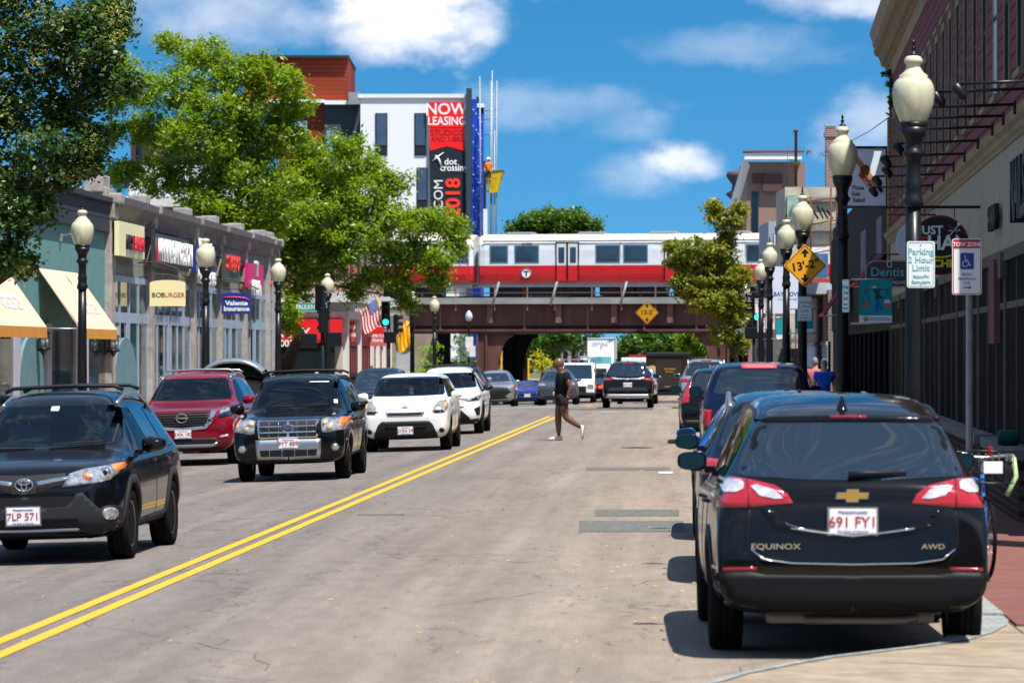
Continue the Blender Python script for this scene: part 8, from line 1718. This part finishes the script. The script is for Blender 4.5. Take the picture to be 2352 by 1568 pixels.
# far street furniture and fronts under the bridge
for (x0,x1,y0,y1,D,c,lab) in ((1290,1345,792,870,395,(.30,.26,.24),'pale far shopfront block left of the white lorry'),(1345,1420,825,870,520,(.33,.30,.27),'distant low building behind the lorry'),(1184,1215,800,880,300,(.12,.05,.04),'dark red far building in the shade of the trees'),(1655,1760,770,880,300,(.14,.12,.11),'dark building right of the bridge column')):
    r=empty('far_building',P(x0,y1,D),TH,lab,'building'); s=F/D; mb=MB(); mb.box(0,(x1-x0)/s,0,8,-1,(y1-y0)/s); mb.build('wall',mat('far_wall%d'%x0,c,.8,var=.25,vscale=.5),r)
    mb=MB(); n=max(1,int((x1-x0)/14))
    for i in range(n): mb.box((i+.25)*(x1-x0)/s/n,(i+.75)*(x1-x0)/s/n,-.04,0,(y1-y0)/s*.45,(y1-y0)/s*.8)
    mb.build('window',M_('dark_glass'),r)
r=empty('yellow_scaffold',P(1150,880,228),TH,'bright yellow steel frame standing under the bridge arch','steel frame'); s=F/228; mb=MB(); ym=mat('frame_yellow',(.80,.52,.01),.45)
for x in (2,20,30): mb.box(x/s-.05,x/s+.05,-.05,.05,-.5,(880-805)/s)
mb.box(24/s,34/s,.0,.3,-.5,(880-806)/s)
for z in (.55,1.0,1.45,1.85): mb.box(0,30/s,-.04,.04,z-.04,z+.04)
mb.box(62/s,66/s,0,.1,-.5,(880-822)/s); mb.build('frame',ym,r)
for (x0,x1,y0,y1,D,lab) in ((1069,1087,773,797,209.6,'upper white sign on the globe lamp pole'),(1071,1092,794,819,209.9,'lower white sign turned away on the globe lamp pole'),(1170,1180,785,805,230,'white sign back on a pole under the arch'),(1183,1192,787,820,240,'narrow white and red banner beyond the arch')):
    r,W,H,rr=plate_sign('small_sign',x0,x1,y0,y1,D,M_('wood_white') if x0!=1183 else FR_,lab,.03); 
r=empty('sign_post',P(1178,880,231),TH,'black pole carrying the white sign backs under the arch','sign post'); mb=MB(); mb.lathe([(.07,0),(.07,.6),(.045,.7),(.04,2.9)],10); mb.build('post',M_('black_metal'),r)
# telephone/overhead line by the black building
mb=MB(); a=P(1958,322,120); b=P(2044,268,92); mb.tube([a,(a+b)/2-Vector((0,0,.05)),b],.012,5); o=mb.build('overhead_cable',M_('black_paint')); tag(o,'thin dark cable running up to the slanted black parapet','cable')
r=empty('rolled_mat',Vector((3.72,43.9,1.02)),-SL,'teal cylinder lying on the brick sill at the right frame edge','rolled mat'); mb=MB(); mb.lathe([(.001,-.1),(.08,-.1),(.09,-.08),(.09,.12),(.08,.14),(.001,.14)],16,Matrix.Rotation(PI/2,4,'Y')); mb.build('roll',mat('mat_teal',(.02,.09,.08),.6),r)
# ================================================================ PEOPLE
def hand(par,wr,dirv,palm,size,m,curl=.5,thumb=None):
    """wrist point, direction to the fingertips, palm-side normal"""
    d=Vector(dirv).normalized(); p=Vector(palm); p=(p-d*p.dot(d)).normalized(); sd_=d.cross(p); w=Vector(wr)
    skinned('hand',[w-d*.02,w+d*.035,w+d*.075],[(0,1),(1,2)],[(.022,.030),(.018,.040),(.013,.040)],m,par,2)
    for i,(off,ln) in enumerate(((-.030,.068),(-.010,.078),(.010,.073),(.030,.058))):
        b0=w+d*.078+sd_*off; c1=b0+(d+p*curl*.25).normalized()*ln*.45; c2=c1+(d+p*curl*.9).normalized()*ln*.32; c3=c2+(d*.7+p*curl*1.5).normalized()*ln*.25
        skinned('finger',[b0-d*.015,b0,c1,c2,c3],[(0,1),(1,2),(2,3),(3,4)],[.0095,.0095,.0085,.008,.007],m,par,1)
    b0=w+d*.02-sd_*.034; t=(d*.8-sd_*.7+p*.4).normalized(); c1=b0+t*.035; c2=c1+(t+d*.5).normalized()*.028
    skinned('thumb',[b0-t*.01,b0,c1,c2],[(0,1),(1,2),(2,3)],[.012,.012,.010,.008],m,par,1)
def shoe(par,heel,toe,up,m,sole,w_=.048):
    h,t,u=Vector(heel),Vector(toe),Vector(up).normalized(); d=(t-h); L=d.length; d.normalize(); u=(u-d*u.dot(d)).normalized(); s_=d.cross(u)
    secs=[(0,.030,.075),(.06,.038,.095),(.3,.042,.085),(.5,.044,.062),(.72,.050,.048),(.9,.042,.036),(1,.022,.022)]
    mb=MB(); n=12; vs=[]
    for a,ww,hh in secs:
        for k in range(n):
            ang=2*PI*k/n; x=math.cos(ang)*ww; z=max(0,math.sin(ang))*hh+.018+min(0,math.sin(ang))*.006; vs.append(h+d*(a*L)+s_*x+u*z)
    mb.add(vs,[(i*n+k,i*n+(k+1)%n,(i+1)*n+(k+1)%n,(i+1)*n+k) for i in range(len(secs)-1) for k in range(n)]+[tuple(range(n))[::-1],tuple(range((len(secs)-1)*n,len(secs)*n))],True); o=mb.build('shoe',m,par)
    mb=MB(); vs=[]; 
    outl=[(-.01,.028),(.1,.038),(.4,.040),(.72,.052),(.92,.042),(1.02,.015)]; pts=[(a*L,w2) for a,w2 in outl]+[(a*L,-w2) for a,w2 in outl[::-1]]
    for z in (0,.024): vs+=[h+d*x+s_*y+u*z for x,y in pts]
    k=len(pts); mb.add(vs,[tuple(range(k))[::-1],tuple(range(k,2*k))]+[(i,(i+1)%k,k+(i+1)%k,k+i) for i in range(k)]); mb.build('sole',sole,o)
def figure(loc,rz,J,skin,shirt,shorts,label,hair=None,fwd=(-1,0),k=1.0,shoes=True,sleeve=.62,trousers=False,watch=False,headr=.112):
    r=empty('person',loc,rz,label,'person'); V=lambda n:Vector(J[n])*k
    names=['pelvis','waist','chest','neck0','neck1','headc','shL','elL','wrL','shR','elR','wrR','hipL','knL','anL','hipR','knR','anR']
    E=[('pelvis','waist'),('waist','chest'),('chest','neck0'),('neck0','neck1'),('neck1','headc'),('chest','shL'),('shL','elL'),('elL','wrL'),('chest','shR'),('shR','elR'),('elR','wrR'),('pelvis','hipL'),('hipL','knL'),('knL','anL'),('pelvis','hipR'),('hipR','knR'),('knR','anR')]
    rad=dict(pelvis=.100,waist=.098,chest=.105,neck0=.085,neck1=.068,headc=.07,shL=.052,elL=.046,wrL=.032,shR=.052,elR=.046,wrR=.030,hipL=.090,knL=.064,anL=.042,hipR=.090,knR=.064,anR=.042)
    vs=[V(n) for n in names]; ed=[(names.index(a),names.index(b)) for a,b in E]; rd=[rad[n]*k for n in names]
    # calf and forearm bulges
    for a,b,t,q in (('knL','anL',.3,.064),('knR','anR',.3,.064),('elL','wrL',.25,.048),('elR','wrR',.25,.048),('hipL','knL',.5,.080),('hipR','knR',.5,.080),('shL','elL',.5,.056),('shR','elR',.5,.056)):
        ia,ib=names.index(a),names.index(b); vs.append(V(a).lerp(V(b),t)); rd.append(q*k); i=len(vs)-1; ed.remove((ia,ib)); ed+=[(ia,i),(i,ib)]
    body=skinned('body',vs,ed,[q*1.27 for q in rd],skin,r,2)
    h,f,fx,rt=head_mesh(V('headc'),fwd,headr*k,1.24); mb=MB(); mb.add(h,f,True)
    for sx in (-1,1):
        c=V('headc')+rt*sx*headr*.80*k-fx*.008; e=[c+rt*sx*.012*(1-abs(math.sin(t))*.3)+fx*.018*math.cos(t)+Vector((0,0,.032*math.sin(t)-.004)) for t in [2*PI*i/10 for i in range(10)]]; mb.add(e+[c],[(i,(i+1)%10,10) for i in range(10)],True)
    hd=mb.build('head',skin,r)
    mb=MB()
    for sx in (-1,1): mb.lathe([(.001,.006),(.010,.003),(.012,0)],8,Matrix.Translation(V('headc')+fx*headr*.98*k+rt*sx*.034+Vector((0,0,.008)))@fx.to_track_quat('Z','Y').to_matrix().to_4x4())
    mb.build('eye',mat('eye_dark',(.02,.012,.01),.2),hd)
    mb=MB(); c=V('headc')+fx*headr*1.12*k-Vector((0,0,.062)); mb.tube([c-rt*.022-fx*.01,c+fx*.002,c+rt*.022-fx*.01],.005,5); mb.build('mouth',mat('lip',(.10,.035,.028),.5) if skin is SKIN_D else mat('lip_l',(.4,.12,.1),.5),hd)
    if hair:
        hv,hf,_,_=head_mesh(V('headc')+Vector((0,0,.006))-fx*.004,fwd,headr*1.035*k,1.24); hc=V('headc')
        mb=MB(); mb.add(hv,[q for q in hf if all((hv[i]-hc).z>.02-.35*max(0,-(hv[i]-hc).dot(fx)) and ((hv[i]-hc).dot(fx)<.055 or (hv[i]-hc).z>.09) for i in q)],True); mb.build('hair',hair,r)
    # shirt: shell over torso and upper arms
    cv=[V('pelvis')-Vector((0,0,.09)),V('waist'),V('chest'),V('neck0')-Vector((0,0,.015)),V('shL'),V('shL').lerp(V('elL'),sleeve),V('shR'),V('shR').lerp(V('elR'),sleeve)]
    skinned('shirt',cv,[(0,1),(1,2),(2,3),(2,4),(4,5),(2,6),(6,7)],[(.175*k,.19*k),(.170*k,.19*k),(.190*k,.22*k),.110*k,.118*k,.092*k,.118*k,.092*k],shirt,r,2)
    ft=.97 if trousers else .52
    kk=[V('pelvis')+Vector((0,0,.12)),V('pelvis')-Vector((0,0,.02)),V('hipL'),V('hipL').lerp(V('knL'),ft),V('hipR'),V('hipR').lerp(V('knR'),ft)]
    ed2=[(0,1),(1,2),(2,3),(1,4),(4,5)]; rd2=[.165*k,.175*k,.135*k,(.09 if trousers else .13)*k,.135*k,(.09 if trousers else .13)*k]
    if trousers: kk+=[V('anL')+Vector((0,0,.02)),V('anR')+Vector((0,0,.02))]; ed2+=[(3,6),(5,7)]; rd2+=[.06*k,.06*k]
    skinned('trousers' if trousers else 'shorts',kk,ed2,rd2,shorts,r,2)
    return r,V
J=dict(pelvis=(.075,0,.98),waist=(.09,0,1.12),chest=(.10,0,1.36),neck0=(.06,0,1.50),neck1=(.045,0,1.56),headc=(.0,0,1.715),
 shL=(.165,-.20,1.445),elL=(.275,-.26,1.19),wrL=(.195,-.27,.96),shR=(.05,.19,1.45),elR=(.02,.27,1.20),wrR=(-.085,.26,.985),
 hipL=(.10,-.09,.90),knL=(.155,-.10,.525),anL=(.485,-.10,.305),hipR=(.05,.09,.90),knR=(-.01,.08,.575),anR=(.005,.08,.12))
SHB=mat('tee_black',(.012,.013,.016),.85,var=.2,vscale=10); SHO=mat('shorts_charcoal',(.02,.022,.026),.8,var=.3,vscale=14)
b=P(1176+ (400*.15+1223.0-1176),807,86.5); b=P(1223+60,807,86.5)
r,V=figure((b.x,b.y,G(b.x,b.y)),TH,J,SKIN_D,SHB,SHO,'man in black tee and dark shorts walking across the street, white shoes, one foot raised')
hand(r,(.195,-.27,.96),(-.12,.0,-1),(-.3,.9,0),1,SKIN_D,.6); hand(r,(-.085,.26,.985),(-.1,0,-1),(-.3,-.9,0),1,SKIN_D,.6)
SHW=mat('shoe_white',(.66,.65,.60),.6,var=.12,vscale=20); SOL=mat('sole_gum',(.40,.12,.05),.6)
shoe(r,(.085,.08,.004),(-.225,.07,.004),(0,0,1),SHW,SOL); shoe(r,(.590,-.10,.335),(.555,-.10,.03),(-1,0,.12),SHW,SOL)
skinned('sock',[(.004,.08,.17),(.01,.08,.09)],[(0,1)],[.043,.045],M_('rubber'),r,1); skinned('sock',[(.455,-.10,.325),(.515,-.10,.285)],[(0,1)],[.043,.045],M_('rubber'),r,1)
mb=MB(); c=Vector((.205,-.27,.985)); d=Vector((.3,0,.9)).normalized(); M=Matrix.Translation(c)@d.to_track_quat('Z','Y').to_matrix().to_4x4(); mb.lathe([(.036,-.012),(.040,-.010),(.040,.010),(.036,.012)],16,M); mb.build('wristwatch',M_('chrome'),r)
mb=MB(); mb.box(.0,.05,-.0,.004,1.34,1.41,Matrix.Translation((-.035,-.10,0))@Matrix.Rotation(R(30),4,'Z')); mb.build('chest_print',mat('print_grey',(.45,.47,.5),.7),r)
def standing(px,D,h,shirt,pants,label,hair,skin=SKIN_L,fwd=(0,1),zg=None,sleeve=.62,bag=None):
    J=dict(pelvis=(0,0,.95),waist=(0,0,1.10),chest=(0,0,1.34),neck0=(0,0,1.50),neck1=(0,.005,1.57),headc=(0,.02,1.70),shL=(-.20,0,1.43),elL=(-.27,.02,1.15),wrL=(-.26,-.08,.92),shR=(.20,0,1.43),elR=(.27,.02,1.15),wrR=(.26,-.08,.92),hipL=(-.09,0,.90),knL=(-.10,-.02,.50),anL=(-.10,.12,.10),hipR=(.09,0,.90),knR=(.10,-.10,.50),anR=(.10,-.12,.10))
    b=P(px,807,D); z=zg if zg is not None else dip(b.y)+.125
    r,V=figure((b.x,b.y,z),TH,J,skin,shirt,pants,label,hair,fwd,h/1.82,trousers=True,sleeve=sleeve); k=h/1.82
    shoe(r,Vector((-.10,.02,0))*k,Vector((-.10,.27,0))*k,(0,0,1),BLK,SOL); shoe(r,Vector((.10,-.22,0))*k,Vector((.10,.03,0))*k,(0,0,1),BLK,SOL)
    hand(r,Vector((-.26,-.08,.92))*k,(0,-.1,-1),(1,0,0),1,skin,.5); hand(r,Vector((.26,-.08,.92))*k,(0,-.1,-1),(-1,0,0),1,skin,.5)
    return r
HG=mat('hair_grey',(.20,.20,.21),.8); HD=mat('hair_black',(.015,.012,.012),.7)
standing(1893,92,1.68,mat('shirt_royal',(.015,.09,.52),.8,var=.08),mat('pants_dark',(.03,.03,.035),.8),'grey haired man in a royal blue shirt walking away beside the parked cars',HG)
standing(1872,102,1.70,mat('shirt_pink',(.42,.13,.15),.8),M_('pants_dark'),'person in a dusty pink top half hidden behind a lamp pole',HG)
standing(1817,118,1.66,mat('shirt_grey',(.18,.17,.20),.8),M_('pants_dark'),'person in a grey top behind the fourth right lamp pole',HD,SKIN_D)
standing(727,124,1.42,mat('shirt_olive',(.12,.10,.08),.8),M_('pants_dark'),'short dark haired person on the left pavement, only the head above the black boxy car',HD,fwd=(0,-1),zg=-.05)
# worker on the scaffold
z0=P(1122,400,DW-1.6); Jw=None
r=standing(1122,DW-1.7,1.75,mat('vest_orange',(.75,.16,.01),.7),M_('pants_dark'),'worker in an orange vest and white hard hat up on the scaffold masts',None,fwd=(1,0),zg=zz(366,DW)-1.78)
mb=MB(); mb.lathe([(.15,1.70),(.125,1.705),(.12,1.76),(.09,1.82),(.001,1.85)],16); mb.build('hard_hat',WS,r)
# ================================================================ BICYCLE
bz=.125; b=P(2262,1000,31.6); r=empty('bicycle',(b.x,b.y,bz),R(8),'blue bicycle with black wire front basket chained at the steel sign post','bicycle')
def bwheel(y):
    mb=MB(); pts=[(0,y+.33*math.cos(2*PI*i/36),.345+.33*math.sin(2*PI*i/36)) for i in range(37)]; mb.tube(pts,.018,8,cap=False); w=mb.build('wheel',M_('rubber'),r)
    mb=MB(); mb.tube([(0,y+.305*math.cos(2*PI*i/36),.345+.305*math.sin(2*PI*i/36)) for i in range(37)],.009,5,cap=False)
    for i in range(24): a=2*PI*i/24; mb.tube([(.02*(-1)**i,y,.345),(0,y+.3*math.cos(a),.345+.3*math.sin(a))],.0015,3)
    mb.tube([(-.05,y,.345),(.05,y,.345)],.015,8); mb.build('rim',M_('silver'),w)
bwheel(-.05); bwheel(1.0)
BB=mat('bike_blue',(.01,.10,.35),.3,coat=.5); mb=MB()
for a,b_ in (((0,-.05,.345),(0,.06,.72)),((0,.06,.72),(0,.10,.86)),((0,.09,.80),(0,.62,.82)),((0,.07,.70),(0,.50,.33)),((0,.50,.33),(0,.66,.88)),((0,.50,.33),(.04,1.0,.345)),((0,.64,.80),(-.04,1.0,.345))): mb.tube([a,b_],.018,8)
mb.build('frame',BB,r)
mb=MB(); mb.tube([(0,.10,.86),(0,.09,1.0)],.015,6); mb.tube([(-.30,.22,.98),(-.24,.10,1.02),(0,.07,1.0),(.24,.10,1.02),(.30,.22,.98)],.013,7); mb.build('handlebar',M_('silver'),r)
mb=MB()
mb.tube([(.30,.23,.98),(.25,.12,1.015)],.02,8); mb.build('grip',mat('grip_green',(.35,.50,.22),.6,var=.3,vscale=20),r); mb=MB(); mb.tube([(-.30,.23,.98),(-.25,.12,1.015)],.02,8); mb.build('grip',M_('grip_green'),r)
mb=MB(); mb.tube([(.24,.0,1.0),(.25,-.05,.85),(.16,-.12,.70)],.022,8); mb.build('cloth_strap',M_('grip_green'),r)
mb=MB(); bx0,bx1,by0,by1,bz0,bz1=-.17,.17,-.30,-.02,.80,1.06
for z in (bz0,.885,.97,bz1): mb.tube([(bx0,by0,z),(bx1,by0,z),(bx1,by1,z),(bx0,by1,z),(bx0,by0,z)],.005 if z<bz1 else .009,5)
for i in range(7): x=bx0+(bx1-bx0)*i/6; mb.tube([(x,by0,bz1),(x,by0,bz0),(x,by1,bz0),(x,by1,bz1)],.004,4)
for i in range(1,5): y=by0+(by1-by0)*i/5; mb.tube([(bx0,y,bz1),(bx0,y,bz0),(bx1,y,bz0),(bx1,y,bz1)],.004,4)
mb.build('basket',M_('black_metal'),r)
mb=MB(); mb.rbox(-.08,.08,by0-.012,by0-.004,.88,.98,.005); mb.build('reflector_card',WS,r); mb=MB(); mb.rbox(-.03,.01,-.25,-.2,1.02,1.1,.01); mb.build('front_lamp',M_('red_lens'),r)
mb=MB(); mb.lathe([(.001,.92),(.06,.91),(.09,.89),(.001,.87)],14,Matrix.Translation((0,.70,0))@Matrix.Diagonal((1,1.7,1,1))); mb.build('saddle',M_('plastic_black'),r)
mb=MB(); mb.tube([(0,.5,.33),(.05,.5,.33),(.05,.42,.2),(.12,.42,.2)],.01,5); mb.tube([(0,.5,.33),(-.05,.5,.33),(-.05,.58,.46),(-.12,.58,.46)],.01,5); mb.build('crank',M_('silver'),r)
